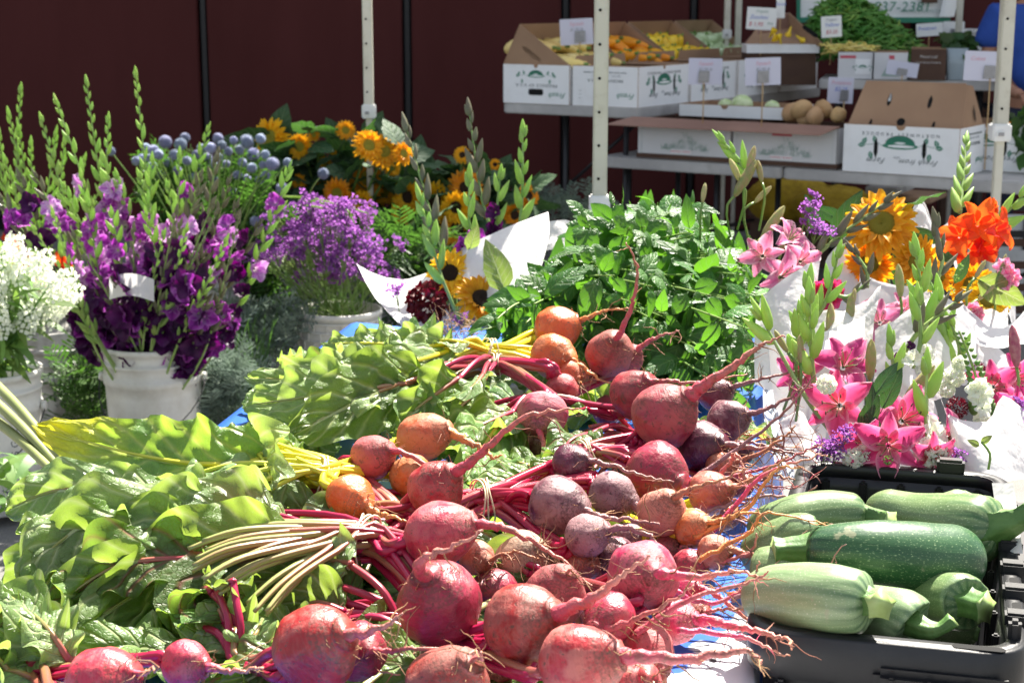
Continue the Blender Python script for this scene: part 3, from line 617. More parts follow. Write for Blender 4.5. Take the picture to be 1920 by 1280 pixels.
def squash_mesh(kind):
    b=MB()
    if kind=='long':
        pts=cr([V((0,0,-.075)),V((0,.004,-.03)),V((0,0,.03)),V((0,.006,.075))],12); rad=[.004,.017,.024,.027,.028,.027,.025,.022,.019,.016,.012,.004]
        b.tube(pts,rad,12); b.tube([V((0,.005,.07)),V((0,.008,.088))],[.008,.006],6,1)
    elif kind=='round':
        b.lathe([(.001,-.045),(.02,-.043),(.036,-.03),(.042,-.008),(.036,.015),(.022,.035),(.012,.045),(.001,.047)],14); b.tube([V((0,0,.044)),V((.003,0,.06))],[.007,.006],6,1)
    else:
        b.lathe([(.001,-.03),(.025,-.028),(.045,-.012),(.052,0),(.046,.014),(.026,.026),(.012,.03),(.001,.029)],20,fn=lambda th,i,r,z:(r*(1+.07*math.cos(th*10)*(r>.03)),z)); b.tube([V((0,0,.026)),V((.003,0,.045))],[.009,.007],6,1)
    return b
SQ={}
def produce(kind,m,name,cells,lab,grp,cat):
    """cells: list of world matrices"""
    key=(kind,m.name)
    if key not in SQ: SQ[key]=squash_mesh(kind).mesh(name,[m,m_stemg])
    for M in cells:
        put(name,SQ[key],None,M,label=lab,category=cat,group=grp)
def rrot(): return Matrix.Rotation(R.uniform(0,6.28),4,'Z')@Matrix.Rotation(R.uniform(0,6.28),4,'X')
for k,(kind,m,nm,lab,cat) in enumerate([('long',m_sqy,'yellow_squash','pale yellow squash heaped in the leftmost open box','squash'),('long',m_sqo,'orange_zucchini','orange zucchini heaped in the box behind the cream pole','zucchini'),('round',m_sqb,'round_squash','bright yellow round squash heaped in the third open box','squash'),('patty',m_patty,'pattypan_squash','pale green scalloped squash heaped in the fourth open box','squash')]):
    v0,v1=sq[k]; cells=[]
    for r in range(4):
        for c in range(6):
            for l in range(2):
                f=r/3; z=.98+.20+(1-f)*.11+l*.025-.02
                M=TM@Matrix.Translation((-.535+f*.30+R.uniform(-.01,.01),v0+.045+c*(v1-v0-.09)/5,z))
                M=M@(Matrix.Rotation(math.pi/2+R.uniform(-.4,.4),4,'Y')@Matrix.Rotation(R.uniform(-.4,.4),4,'X') if kind=='long' else Matrix.Rotation(R.uniform(-.8,.8),4,'X')@Matrix.Rotation(R.uniform(-.8,.8),4,'Y'))
                if r%2==l or kind!='long' and l==0: cells.append(M@Matrix.Scale(1.3 if kind=='long' else 1.12 if kind=='patty' else 1.05,4))
    produce(kind,m,nm,cells,lab,lab.split(' heaped')[0]+' in a box',cat)
# a few in the near brown box: squash blossoms
for i,(px,py) in enumerate([(1447,62),(1452,68),(1462,74),(1480,60),(1500,73)]):
    put('squash_blossom',SQ.setdefault('blossom',MB().lathe([(.003,-.03),(.008,0),(.02,.02),(.012,.03)],6,fn=lambda th,i,r,z:(r*(1+.3*math.cos(3*th)),z)).mesh('squash_blossom',m_sqb)),None,Matrix.Translation(atY(px,py,8.9))@rrot(),label='small squash blossom on the open brown box',category='blossom',group='squash blossoms on the brown box')
ob=thing('open_box','open brown box with a slanted end flap and hand hole beside the bean heap','box',atY(1465,95,9.1))
q=[atY(x,y,Y) for x,y,Y in((1393,85,9.2),(1548,88,8.9),(1478,24,9.25),(1440,30,9.35))]
put('slanted_flap',MB().add([q[1],q[2],q[2]+V((.01,.02,0)),q[1]+V((.01,.02,0)),atY(1480,84,9.3),atY(1480,84,9.32)],[(0,1,4),(3,5,2),(0,3,2,1)]).mesh('slanted_flap',m_card,False),ob)
put('back_flap',MB().add([q[0],atY(1490,86,9.3),q[2],q[3],q[0]+V((0,.01,0)),atY(1490,86,9.3)+V((0,.01,0)),q[2]+V((0,.01,0)),q[3]+V((0,.01,0))],[(0,1,2,3),(7,6,5,4),(2,3,7,6)] ).mesh('back_flap',m_cardr,False),ob)
put('inner_slope',MB().add([atY(1395,88,9.1),atY(1540,92,9.0),atY(1505,55,9.25),atY(1420,50,9.3)],[(0,1,2,3)]).mesh('inner_slope',m_card,False),ob)
quad(1400,84,1536,100,9.0,m_wboard,'white_rim',ob,.2)
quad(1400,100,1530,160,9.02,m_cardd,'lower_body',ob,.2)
put('hand_hole',MB().poly([(.04,-.03),(.045,-.015),(-.03,.035),(-.045,.03),(-.04,.015),(.025,-.03)],th=.002).mesh('hand_hole',m_hole,False),ob,face_frame(atY(1519,60,8.93),V((1,0,0))))
# potatoes
pm_=[]
def potato(seed):
    b=MB(); rr=random.Random(seed); b.lathe([(.001 if i in(0,12) else .036*math.sin(math.pi*i/12),-.045*math.cos(math.pi*i/12)) for i in range(13)],14,fn=lambda th,i,r,z:(r*(1+.12*math.sin(th*2+seed)+.08*math.sin(3*th+i*.6)),z)); return b.mesh('potato',m_pot)
PM=[potato(s) for s in range(3)]
for i,(px,py,Y) in enumerate([(1503,206,7.6),(1545,206,7.55),(1572,216,7.45),(1486,212,7.7),(1528,219,7.5),(1510,222,7.6)]):
    put('potato',PM[i%3],None,Matrix.Translation(atY(px,py,Y))@Matrix.Rotation(1.4,4,'Y')@Matrix.Rotation(i*1.3,4,'X')@Matrix.Scale([1.25,1.2,.95][i%3],4),label='tan potato above the rim of the right low carton',category='potato',group='potatoes in the low carton')
mb_=MB().lathe([(.001 if i in(0,12) else .07*math.sin(math.pi*i/12),-.065*math.cos(math.pi*i/12)) for i in range(13)],16).mesh('melon',m_melon)
for (u,v,s_,lb) in((.57,.45,1,'pale green melon, largest one in the middle of the shallow tray'),(.47,.47,.7,'pale green melon at the left in the shallow tray'),(.72,.48,.7,'pale green melon at the right in the shallow tray')):
    put('melon',mb_,None,tm(u,v,.958+.03*s_)@Matrix.Scale(s_*.8,4),label=lb,category='melon')
# bean heap
def bean_mesh(seed,n=7):
    rr=random.Random(seed); b=MB(); L=rr.uniform(.13,.17); c=rr.uniform(-.05,.05); d=rr.uniform(-.03,.03)
    b.tube([V((L*(i/(n-1)-.5),c*math.sin(math.pi*i/(n-1))+d*math.sin(6.28*i/(n-1)),.012*math.sin(3*i))) for i in range(n)],[.002]+[.0062]*(n-2)+[.001],5); return b
BE=[bean_mesh(s).mesh('green_bean',m_bean) for s in range(6)]; YB=[bean_mesh(s+20).mesh('yellow_bean',m_ybean) for s in range(3)]
hc=atY(1612,60,9.25)
def hp():
    a=R.uniform(0,6.28); r=math.sqrt(R.random()); x=hc.x+r*math.cos(a)*.34; y=hc.y+r*math.sin(a)*.2; z=1.215+.34*max(0,1-r**1.3)
    return V((x-.12*(1-r),y,z))
core=MB().lathe([(.27*1,0),(.21,.06),(.14,.16),(.07,.22),(.001,.25)],20,Matrix.Translation((hc.x-.06,hc.y,1.21))@Matrix.Diagonal((1.15,.6,1.1,1)),fn=lambda th,i,r,z:(r*(1+.08*math.sin(5*th+i)),z))
for i in range(900): 
    p=hp(); q=bean_mesh(i%9); Mx=Matrix.Translation(p-V((0,0,.025)))@Matrix.Rotation(R.uniform(0,6.28),4,'Z')@Matrix.Rotation(R.uniform(-.6,.6),4,'Y')
    core.add([Mx@V(v) for v in q.v],q.f,list(q.uv))
put('bean_heap',core.mesh('bean_heap',m_bean),None,None,kind='stuff',label='lower layer of the heap of green beans',category='beans')
for i in range(290):
    p=hp(); put('green_bean',BE[i%6],None,Matrix.Translation(p)@Matrix.Rotation(R.uniform(0,6.28),4,'Z')@Matrix.Rotation(R.uniform(-.6,.6),4,'Y'),label='long green bean lying on the tall heap at the back',category='bean',group='green beans on the heap')
for i in range(60):
    p=atY(R.uniform(1548,1640),R.uniform(84,100),R.uniform(8.78,8.95)); put('yellow_bean',YB[i%3],None,Matrix.Translation(p)@Matrix.Rotation(R.uniform(0,6.28),4,'Z')@Matrix.Rotation(R.uniform(-.5,.5),4,'Y')@Matrix.Scale(.75,4),label='yellow bean spilling over the grey carton',category='bean',group='yellow beans in the grey carton')
def leafblade(L,W,nu=4,nv=8,fold=.25,curl=.4,ruf=0,seed=0,tip=.6,m=None,name='leaf',pet=0):
    """a leaf along +Y from the origin, facing +Z"""
    b=MB(); rr=random.Random(seed); rows=[]
    ph=rr.uniform(0,6)
    for i in range(nv+1):
        v=i/nv; w=W*math.sin(math.pi*min(1,v**tip*.96+.04))**.85*.5+.0006; y=L*v; z=-curl*L*v*v*.5; row=[]
        for j in range(-nu,nu+1):
            u=j/nu; row.append(V((u*w,y-abs(u)*0,z+fold*abs(u)*w-.25*w*u*u+ruf*abs(u)**2*math.sin(v*18+ph+(u>0)*2)*W)))
        rows.append(row)
    b.grid(rows,[((j/nu+1)/2,i/nv) for i in range(nv+1) for j in range(-nu,nu+1)])
    if pet: b.tube([V((0,-pet,-.1*pet)),V((0,0,0)),V((0,L*.5,-curl*L*.125-.0005))],[W*.035,W*.03,.0004],4)
    return b
gl_=[leafblade(.11,.06,seed=s,ruf=.1).mesh('salad_leaf',m_fol) for s in range(3)]
for i in range(45):
    p=TUB.location+V((R.uniform(-.06,.08),R.uniform(-.06,.06),.17+R.uniform(0,.06)))
    put('leaf',gl_[i%3],TUB,frame(V((R.uniform(-.6,.6),R.uniform(-1,.2),R.uniform(.3,1))),p)@Matrix.Rotation(R.uniform(0,6.28),4,'Z'))
# things under the tables: yellow mesh sacks, trays, crates
m_sack=mat('yellow_mesh_sack',(.42,.29,.015),(.30,.19,.01),ns=40,rough=.8,bump=.8,bs=160,bd=.006)
for i,(px,py,Y,sx,sz,lb) in enumerate([(1478,372,8.5,.22,.12,'yellow mesh sack of produce under the table, left one'),(1560,385,8.3,.2,.10,'yellow mesh sack slumped under the table, middle one'),(1620,395,8.2,.13,.07,'small yellow mesh sack under the table, right one')]):
    p=atY(px,py,Y); b=MB()
    b.lathe([(.001 if k in(0,14) else math.sin(math.pi*k/14)**.6,-math.cos(math.pi*k/14)) for k in range(15)],24,Matrix.Translation(p)@Matrix.Diagonal((sx,.16,sz,1)),fn=lambda th,k,r,z:(r*(1+.07*math.sin(7*th+k)+.05*math.sin(3*th-k)),z+.06*math.sin(5*th+k*.7)))
    t=put('mesh_sack',b.mesh('mesh_sack',m_sack),None,None,label=lb,category='sack')
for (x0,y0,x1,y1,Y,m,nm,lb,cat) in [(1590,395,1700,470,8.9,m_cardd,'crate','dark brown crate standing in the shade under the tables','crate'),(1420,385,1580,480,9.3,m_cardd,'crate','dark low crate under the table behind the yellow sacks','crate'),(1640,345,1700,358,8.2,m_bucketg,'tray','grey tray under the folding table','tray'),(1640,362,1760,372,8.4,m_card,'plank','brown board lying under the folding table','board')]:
    c=atY((x0+x1)/2,(y0+y1)/2,Y); W=(x1-x0)/F*Y; H=(y1-y0)/F*Y
    if nm=='crate': H=c.z+H/2; c.z=H/2
    b=MB().box((0,0,0),(W,.35,H),Matrix.Translation(c)@Matrix.Rotation(-.5,4,'Z'))
    if nm=='crate': b.box((0,-.17,H/2-.03),(W*1.04,.03,.05),Matrix.Translation(c)@Matrix.Rotation(-.5,4,'Z'))
    put(nm,b.mesh(nm,m,False,.004),None,None,label=lb,category=cat)
# bench under things: tray shelf so that small boards rest
for i,(x,y,Y) in enumerate([(1880,400,8.0),(1905,470,7.4)]):
    c=atY(x,y,Y); t=thing('metal_crate',['black slatted metal crate at the right edge under the table','brown framed crate at the right edge behind the red flowers'][i],'crate',(c.x,c.y,0))
    for dx in(-.16,.16):
        for dy in(-.12,.12): put('post',MB().box((c.x+dx,c.y+dy,c.z/2+.06),(.02,.02,c.z+.12)).mesh('post',m_cardd if i else m_metal,False),t)
    for k in range(4): put('slat',MB().box((c.x,c.y-.135,.1+k*(c.z)/3.4),(.34,.01,.035)).mesh('slat',m_cardd if i else m_metal,False),t)
    put('panel',MB().box((c.x,c.y+.13,c.z/2),(.3,.01,c.z*.9)).mesh('panel',m_white,False),t)
# greens at the far right edge
t=thing('leafy_heap','heap of orange and green vegetables at the far right edge','vegetables',atY(1912,240,7.2)); 
for i in range(60):
    p=atY(R.uniform(1895,1950),R.uniform(215,290),7.3+R.uniform(-.2,.2)); put('leaf',gl_[i%3],t,Matrix.Translation(p)@rrot())
cz=MB()
for i in range(14):
    p=atY(R.uniform(1895,1940),R.uniform(225,262),7.25); cz.tube([p,p+rv(.05)],[.016,.006],6)
put('carrots',cz.mesh('carrots',m_sqo),t)
# ---------------- person in blue ----------------
m_shirt=mat('blue_shirt',(.012,.05,.26),(.02,.07,.33),ns=7,rough=.8,bump=.3,bs=18,bd=.01); m_jean=mat('navy_trousers',(.012,.016,.035),rough=.85,bump=.3,bs=60); m_skin=mat('skin',(.32,.15,.09),(.36,.18,.11),ns=9,rough=.5,sss=.1)
m_hair=mat('dark_hair',(.03,.018,.01),rough=.6); m_shoe=mat('black_shoe',(.02,.02,.02),rough=.5)
def skin(name,verts,edges,rad,m,parent,sub=2,root=0):
    me=bpy.data.meshes.new(name); me.from_pydata(verts,edges,[]); o=bpy.data.objects.new(name+'_tmp',me); COL.objects.link(o)
    o.modifiers.new('s','SKIN'); sv_=me.skin_vertices[0].data
    for i,r in enumerate(rad): sv_[i].radius=(r,r) if not isinstance(r,tuple) else r
    sv_[root].use_root=True
    su=o.modifiers.new('b','SUBSURF'); su.levels=sub; su.render_levels=sub
    dg=bpy.context.evaluated_depsgraph_get(); me2=bpy.data.meshes.new_from_object(o.evaluated_get(dg)); bpy.data.objects.remove(o)
    me2.materials.clear(); me2.materials.append(m); me2.polygons.foreach_set('use_smooth',[True]*len(me2.polygons))
    return me2
pp=atY(1926,200,8.6); PX,PY=pp.x,pp.y
t=thing('person','person in a bright blue shirt and navy trousers standing behind the right-hand pole','person',(PX,PY,0))
def P(x,y,z): return (PX+x,PY+y,z)
# continuous body: pelvis 0, spine, neck, head, arms, legs, hands
bv=[P(0,0,.95),P(0,0,1.15),P(0,0,1.38),P(0,-.01,1.5),P(0,-.02,1.58),P(0,-.03,1.66),P(0,-.03,1.74),
 P(-.17,0,1.44),P(-.24,-.02,1.18),P(-.16,-.2,1.04),P(-.12,-.28,1.02),P(.17,0,1.44),P(.24,-.04,1.16),P(.06,-.2,1.0),P(.01,-.27,.98),
 P(-.1,0,.9),P(-.11,0,.5),P(-.12,.02,.09),P(-.13,-.12,.04),P(.1,0,.9),P(.11,0,.5),P(.12,.02,.09),P(.13,-.12,.04)]
be=[(0,1),(1,2),(2,3),(3,4),(4,5),(5,6),(2,7),(7,8),(8,9),(9,10),(2,11),(11,12),(12,13),(13,14),(0,15),(15,16),(16,17),(17,18),(0,19),(19,20),(20,21),(21,22)]
br=[.14,.13,.12,.055,.055,.095,.075,.055,.042,.032,.03,.055,.042,.032,.03,.09,.06,.04,.035,.09,.06,.04,.035]
body=put('body',skin('body',bv,be,br,m_skin,t),t)
for s,hx in((-1,10),(1,14)):
    h=V(bv[hx])
    for k in range(4):
        d=V((.012*(k-1.5),-.03,0)); a=h+d+V((0,.01,0))
        put('finger',MB().tube(cr([a,a+V((.002,-.035,-.005)),a+V((.004,-.05,-.025)),a+V((.004,-.048,-.045))],7),[.009,.0085,.008,.006],6).mesh('finger',m_skin),body)
    put('thumb',MB().tube(cr([h+V((-s*.02,0,0)),h+V((-s*.045,-.02,-.005)),h+V((-s*.05,-.045,-.015))],6),[.011,.009,.007],6).mesh('thumb',m_skin),body)
shirt=[P(0,0,.99),P(0,0,1.15),P(0,0,1.36),P(0,0,1.47),P(-.19,0,1.42),P(-.25,-.01,1.24),P(.19,0,1.42),P(.25,-.02,1.24)]
put('shirt',skin('shirt',shirt,[(0,1),(1,2),(2,3),(2,4),(4,5),(2,6),(6,7)],[.165,.165,.165,.085,.085,.075,.085,.075],m_shirt,t),t)
tr_=[P(0,0,.95),P(-.1,0,.86),P(-.11,0,.5),P(-.12,.02,.1),P(.1,0,.86),P(.11,0,.5),P(.12,.02,.1)]
put('trousers',skin('trousers',tr_,[(0,1),(1,2),(2,3),(0,4),(4,5),(5,6)],[.15,.105,.08,.07,.105,.08,.07],m_jean,t),t)
put('hair',MB().lathe([(.001 if k in(0,) else .105*math.sin(math.pi*.6*k/8),.12*math.cos(math.pi*.6*k/8)) for k in range(9)],16,Matrix.Translation(P(0,.005,1.70))).mesh('hair',m_hair),t)
for s in(-1,1):
    put('eye',MB().lathe([(.001 if k in(0,6) else .012*math.sin(math.pi*k/6),.012*math.cos(math.pi*k/6)) for k in range(7)],8,Matrix.Translation(P(s*.035,-.12,1.69))).mesh('eye',m_white),body)
    put('shoe',MB().box(P(s*.125,-.06,.05),(.09,.26,.09)).mesh('shoe',m_shoe,True,.03),t)
put('nose',MB().tube([V(P(0,-.12,1.68)),V(P(0,-.145,1.645))],[.008,.014],6).mesh('nose',m_skin),body)
put('mouth',MB().tube([V(P(-.022,-.115,1.61)),V(P(0,-.122,1.612)),V(P(.022,-.115,1.61))],.004,5).mesh('mouth',m_redink),body)
# ---------------- beet table and its cloth ----------------
TD=V((.158,.987,0)).normalized(); TS=V((-TD.y,TD.x,0)); TO=V((.15,1.0,0))
TL,TW,TZ=2.62,.95,.74
t=thing('market_table','long folding table carrying the beets and basil, hidden under a blue cloth','table',TO+TD*1.3+TS*.47)
TTM=Matrix((TD,TS,V((0,0,1)))).transposed().to_4x4(); TTM.translation=TO
put('tabletop',MB().box((TL/2,TW/2,TZ-.03),(TL-.01,TW-.01,.045),TTM).mesh('tabletop',m_tabletop,False,.005),t)
for a in(.25,TL-.25):
    for b in(.1,TW-.1): put('leg',MB().tube([TTM@V((a,b,0)),TTM@V((a,b,TZ-.05))],.014,8).mesh('leg',m_metal),t)
def clothm():
    n=NT('printed_tablecloth'); sx=n.n('SeparateXYZ'); n.set(sx,0,n.co()); 
    dt=n.n('VectorMath',operation='DOT_PRODUCT'); n.set(dt,0,n.co()); dt.inputs[1].default_value=tuple(TS); ac=n.math('SUBTRACT',dt.outputs['Value'],TO.dot(TS))
    f=n.math('SUBTRACT',n.math('ADD',n.noise(6,2,dist=.8),n.math('MULTIPLY',n.math('SUBTRACT',1.98,sx.outputs[1]),3)),n.math('MULTIPLY',ac,7))
    wm=n.ramp(f,[(.62,0),(.65,1)])
    mp=n.n('Mapping'); n.set(mp,'Vector',n.co()); mp.inputs['Scale'].default_value=(1,1,.35)
    ln=n.math('ABSOLUTE',n.math('SUBTRACT',n.math('FRACT',n.math('MULTIPLY',n.noise(16,2,mp.outputs[0],dist=1),5)),.5))
    sc_=n.ramp(ln,[(.035,1),(.06,0)]); sc_=n.math('MULTIPLY',sc_,n.ramp(n.noise(7,1),[(.5,0),(.56,1)]))
    wh=n.mix(sc_,(.78,.8,.84),(.02,.02,.03))
    bl=n.mix(n.ramp(n.noise(3.1,3),[(.4,0),(.7,1)]),(.03,.11,.5),(.06,.2,.62))
    n.set(n.b,'Base Color',n.mix(wm,bl,wh)); n.b.inputs['Roughness'].default_value=.3; n.bump(n.noise(25,3),.3,.004); n.transl(n.mix(wm,(.05,.15,.6),(.7,.72,.8)),.15); return n.m
m_cloth=clothm()
def clothpt(s,tt):
    """s: distance across, measured from the right edge (negative hangs down); tt along"""
    dr=0; a=s
    if s<0: dr,a=-s,0
    elif s>TW: dr,a=s-TW,TW
    r=.02; out=0 if dr==0 else (.012+.02*min(1,dr/.1)+ (.035*min(1,dr/.25))*math.sin(tt*13+.6*math.sin(tt*5)+(1.3 if s>0 else 0)))
    p=TO+TD*tt+TS*(a+(out if s>TW else -out)); z=TZ+.006+ (.004*math.sin(s*23+tt*9)*(dr==0)) - (dr*(1 if dr>.03 else dr/.03*.8+.2) if dr else 0)
    return V((p.x,p.y,z))
rows=[]
S_=[-.6+.03*i for i in range(19)]+[-.04,-.02,-.01,-.003]+[.003+(TW-.006)*i/26 for i in range(27)]+[TW+.003,TW+.01,TW+.02,TW+.05]+[TW+.1*i for i in range(1,6)]
for i in range(150):
    tt=-.0+i/149*TL; rows.append([clothpt(s,tt) for s in S_])
for i in range(14):
    d=(i+1)*.03; rows.append([clothpt(s,TL)+TD*(.012+.02*math.sin(s*14)*min(1,d*4))-V((0,0,d)) if 0<=s<=TW else clothpt(s,TL)+TD*.01-V((0,0,min(d,.1))) for s in S_])
put('tablecloth',MB().grid(rows).mesh('tablecloth',m_cloth),None,None,label='blue plastic tablecloth with white scribbled hem draped over the beet table',category='tablecloth')
# pale film hanging at the right edge near the basil
m_film=mat('pale_film',(.55,.62,.72),(.72,.76,.82),ns=5,rough=.3,tr=.4,tc=(.6,.68,.8))
rows=[]
for i in range(12):
    rows.append([atd(1418+j*5+8*math.sin(i*.8+j)*.5+i*3.2,655+i*22,3.15-.06*i-.02*math.sin(j*1.7+i*.3)) for j in range(9)])
put('plastic_bag',MB().grid(rows).mesh('plastic_bag',m_film),None,None,label='crumpled pale plastic sheet hanging at the table edge right of the basil',category='plastic sheet')

# ---------------- beets ----------------
def beetm(name,c1,c2,dust,dirtc=(.10,.05,.035),dsa=.5):
    n=NT(name); co=n.co(); sx=n.n('SeparateXYZ'); n.set(sx,0,co); z=sx.outputs[2]
    r=n.rnd(); off=n.n('VectorMath',operation='ADD'); n.set(off,0,co); cb=n.n('CombineXYZ'); n.set(cb,0,n.math('MULTIPLY',r,37)); n.set(cb,1,n.math('MULTIPLY',r,91)); n.set(off,1,cb.outputs[0]); co=off.outputs[0]
    base=n.mix(n.ramp(n.noise(1.6,4,co),[(.35,0),(.65,1)]),c1,c2)
    wr=n.n('Mapping'); n.set(wr,'Vector',co); wr.inputs['Scale'].default_value=(1.2,1.2,7)
    base=n.mix(n.math('MULTIPLY',n.ramp(n.noise(2.5,4,wr.outputs[0]),[(.45,0),(.7,1)]),.13),base,dust)
    d=n.ramp(n.math('ADD',n.noise(1.5,5,co,rough=.6,dist=.4),n.math('MULTIPLY',n.math('SUBTRACT',n.math('FRACT',n.math('MULTIPLY',r,3.7)),.5),.28)),[(.42,0),(.62,1)])
    base=n.mix(n.math('MULTIPLY',d,dsa),base,dust)
    pit=n.ramp(n.noise(6,3,co,rough=.6),[(.62,0),(.67,1)]); base=n.mix(n.math('MULTIPLY',pit,.8),base,dirtc)
    d2=n.ramp(n.noise(2.6,8,co,rough=.72,dist=1.2),[(.56,0),(.63,1)]); base=n.mix(n.math('MULTIPLY',d2,.65),base,dirtc)
    # scabby crown and root ends
    ends=n.math('ADD',n.ramp(z,[(.0,0),(1,0)]),0)
    cr_=n.ramp(n.math('ADD',n.math('MULTIPLY',z,-1),n.math('MULTIPLY',n.noise(4,5,co),.35)),[(.92,0),(1.08,1)])
    rt=n.ramp(n.math('ADD',z,n.math('MULTIPLY',n.noise(7,5,co),.5)),[(.98,0),(1.0,1)])  # ramp clamps above 1
    base=n.mix(n.math('MULTIPLY',cr_,.6),base,(.32,.22,.13)); base=n.mix(n.math('MULTIPLY',n.math('MULTIPLY',rt,.55),n.ramp(n.noise(14,4,co),[(.4,0),(.6,1)])),base,dirtc)
    base=n.hsv(base,n.math('ADD',.49,n.math('MULTIPLY',r,.02)),1,n.math('ADD',.74,n.math('MULTIPLY',n.math('FRACT',n.math('MULTIPLY',r,5.3)),.46)))
    rg=n.math('MULTIPLY',n.ramp(n.math('SINE',n.math('ADD',n.math('MULTIPLY',z,46),n.math('MULTIPLY',n.noise(2.5,3,co),9))),[(.3,0),(.95,1)]),n.ramp(z,[(.45,0),(.75,1)])); base=n.mix(n.math('MULTIPLY',rg,.3),base,dirtc)
    n.set(n.b,'Base Color',base); n.set(n.b,'Roughness',n.math('ADD',.36,n.math('MULTIPLY',d,.3))); n.b.inputs['Specular IOR Level'].default_value=.45
    n.b.inputs['Subsurface Weight'].default_value=.05; n.b.inputs['Subsurface Radius'].default_value=(.5,.1,.1); n.b.inputs['Subsurface Scale'].default_value=.01
    h=n.math('SUBTRACT',n.math('ADD',n.noise(5,6,co),n.math('MULTIPLY',n.noise(2.2,5,wr.outputs[0]),.5)),n.math('MULTIPLY',pit,.5)); n.bump(h,.25,.008); return n.m
BMAT={'red':beetm('red_beet_skin',(.26,.01,.022),(.40,.022,.04),(.47,.17,.14)),'orange':beetm('golden_beet_skin',(.52,.075,.012),(.57,.12,.022),(.56,.27,.15),(.2,.09,.04)),
 'dark':beetm('dark_beet_skin',(.075,.006,.022),(.13,.015,.04),(.34,.2,.2),(.05,.02,.02),.7),'pink':beetm('pink_beet_skin',(.48,.015,.07),(.50,.04,.08),(.56,.23,.22)),'white':beetm('muddy_beet_skin',(.42,.25,.17),(.5,.3,.2),(.5,.36,.26),(.12,.07,.04)),
 'brown':beetm('rusty_beet_skin',(.34,.05,.03),(.42,.1,.06),(.42,.22,.16),(.12,.05,.035))}
def rootm(name,a,b):
    n=NT(name); sx=n.n('SeparateXYZ'); n.set(sx,0,n.co('UV')); v=sx.outputs[1]; nz=n.noise(45,5,rough=.7)
    col=n.mix(n.ramp(n.math('ADD',v,n.math('MULTIPLY',n.math('SUBTRACT',nz,.5),.8)),[(.3,0),(.8,1)]),a,b)
    col=n.mix(n.math('MULTIPLY',n.ramp(n.noise(90,3),[(.52,0),(.6,1)]),.55),col,(.14,.06,.04))
    n.set(n.b,'Base Color',col); n.b.inputs['Roughness'].default_value=.5; n.bump(n.noise(140,3),.8,.004); return n.m
RMAT={'red':rootm('red_taproot',(.45,.06,.09),(.5,.2,.15)),'orange':rootm('golden_taproot',(.62,.2,.05),(.65,.30,.1)),'dark':rootm('dark_taproot',(.26,.12,.13),(.32,.14,.12)),'pink':rootm('pink_taproot',(.62,.05,.14),(.58,.25,.16)),'white':rootm('muddy_taproot',(.5,.2,.08),(.4,.16,.08)),'brown':rootm('rusty_taproot',(.4,.13,.07),(.45,.2,.1))}
BODY={}
def beet_body(kind,var):
    if (kind,var) in BODY: return BODY[kind,var]
    rr=random.Random(var*13+5); rows=[]; N,Sg=30,36; off=V((var*7.1,3.3,var*2.7))
    for i in range(N+1):
        a=math.pi*.985*i/N+.03; zz=-math.cos(a); r=math.sin(a)**.92
        if zz<0: zz*=.86; 
        else: zz=zz*(1+.16*zz*zz); r=(r**2.4+ (.13+.26*math.exp(-(1.16-zz)/.13) *(zz>.55)*min(1,(zz-.55)/.3))**2.4*(zz>.3))**(1/2.4)
        if i==0: r=.02
        if zz<-.8: zz-=.03*(1-r)
        row=[]
        for k in range(Sg):
            th=math.tau*k/Sg; d=V((math.cos(th),math.sin(th),zz))
            q=1+.10*noise.noise(d*1.1+off)+.05*noise.noise(d*2.4+off)+.014*noise.noise(d*7+off)
            ri=1-.035*max(0,math.sin(3*th+var+zz*2))**4*(zz>0)
            row.append(V((r*q*ri*math.cos(th),r*q*ri*math.sin(th),zz*(1+.03*noise.noise(d*1.5+off)))))
        rows.append(row)
    b=MB().grid(rows,[(k/Sg,i/N) for i in range(N+1) for k in range(Sg)],0,True)
    b.f.append(tuple(range(Sg))[::-1]); b.mi.append(0); e=len(b.v)-Sg; b.f.append(tuple(range(e,e+Sg))); b.mi.append(0)
    BODY[kind,var]=b.mesh('beet',BMAT[kind]); return BODY[kind,var]
def stemm(name,a,b,c):
    n=NT(name); sx=n.n('SeparateXYZ'); n.set(sx,0,n.co('UV')); v=sx.outputs[1]; u=sx.outputs[0]
    st=n.math('ADD',n.math('MULTIPLY',n.math('SINE',n.math('MULTIPLY',u,25)),.5),.5)
    f=n.math('ADD',v,n.math('MULTIPLY',n.math('SUBTRACT',n.math('FRACT',n.math('MULTIPLY',n.rnd(),9.7)),.5),.35))
    col=n.mix(n.ramp(f,[(.22,0),(.85,1)]),a,n.mix(n.math('MULTIPLY',st,.4),b,c))
    n.set(n.b,'Base Color',col); n.b.inputs['Roughness'].default_value=.32; n.transl(col,.15); n.bump(n.math('ADD',st,n.noise(60,2)),.4,.001); return n.m
SMAT={'red':stemm('red_stem',(.36,.012,.06),(.30,.40,.11),(.40,.10,.12)),'orange':stemm('golden_stem',(.72,.6,.03),(.5,.56,.08),(.66,.6,.06)),'dark':stemm('crimson_stem',(.42,.006,.05),(.38,.02,.07),(.3,.3,.12))}
m_midrib={'red':mat('red_midrib',(.36,.36,.16),(.4,.18,.12),ns=10,rough=.4),'orange':mat('golden_midrib',(.6,.58,.1),(.5,.52,.12),ns=10,rough=.4),'dark':mat('crimson_midrib',(.35,.05,.07),(.3,.2,.1),ns=10,rough=.4)}
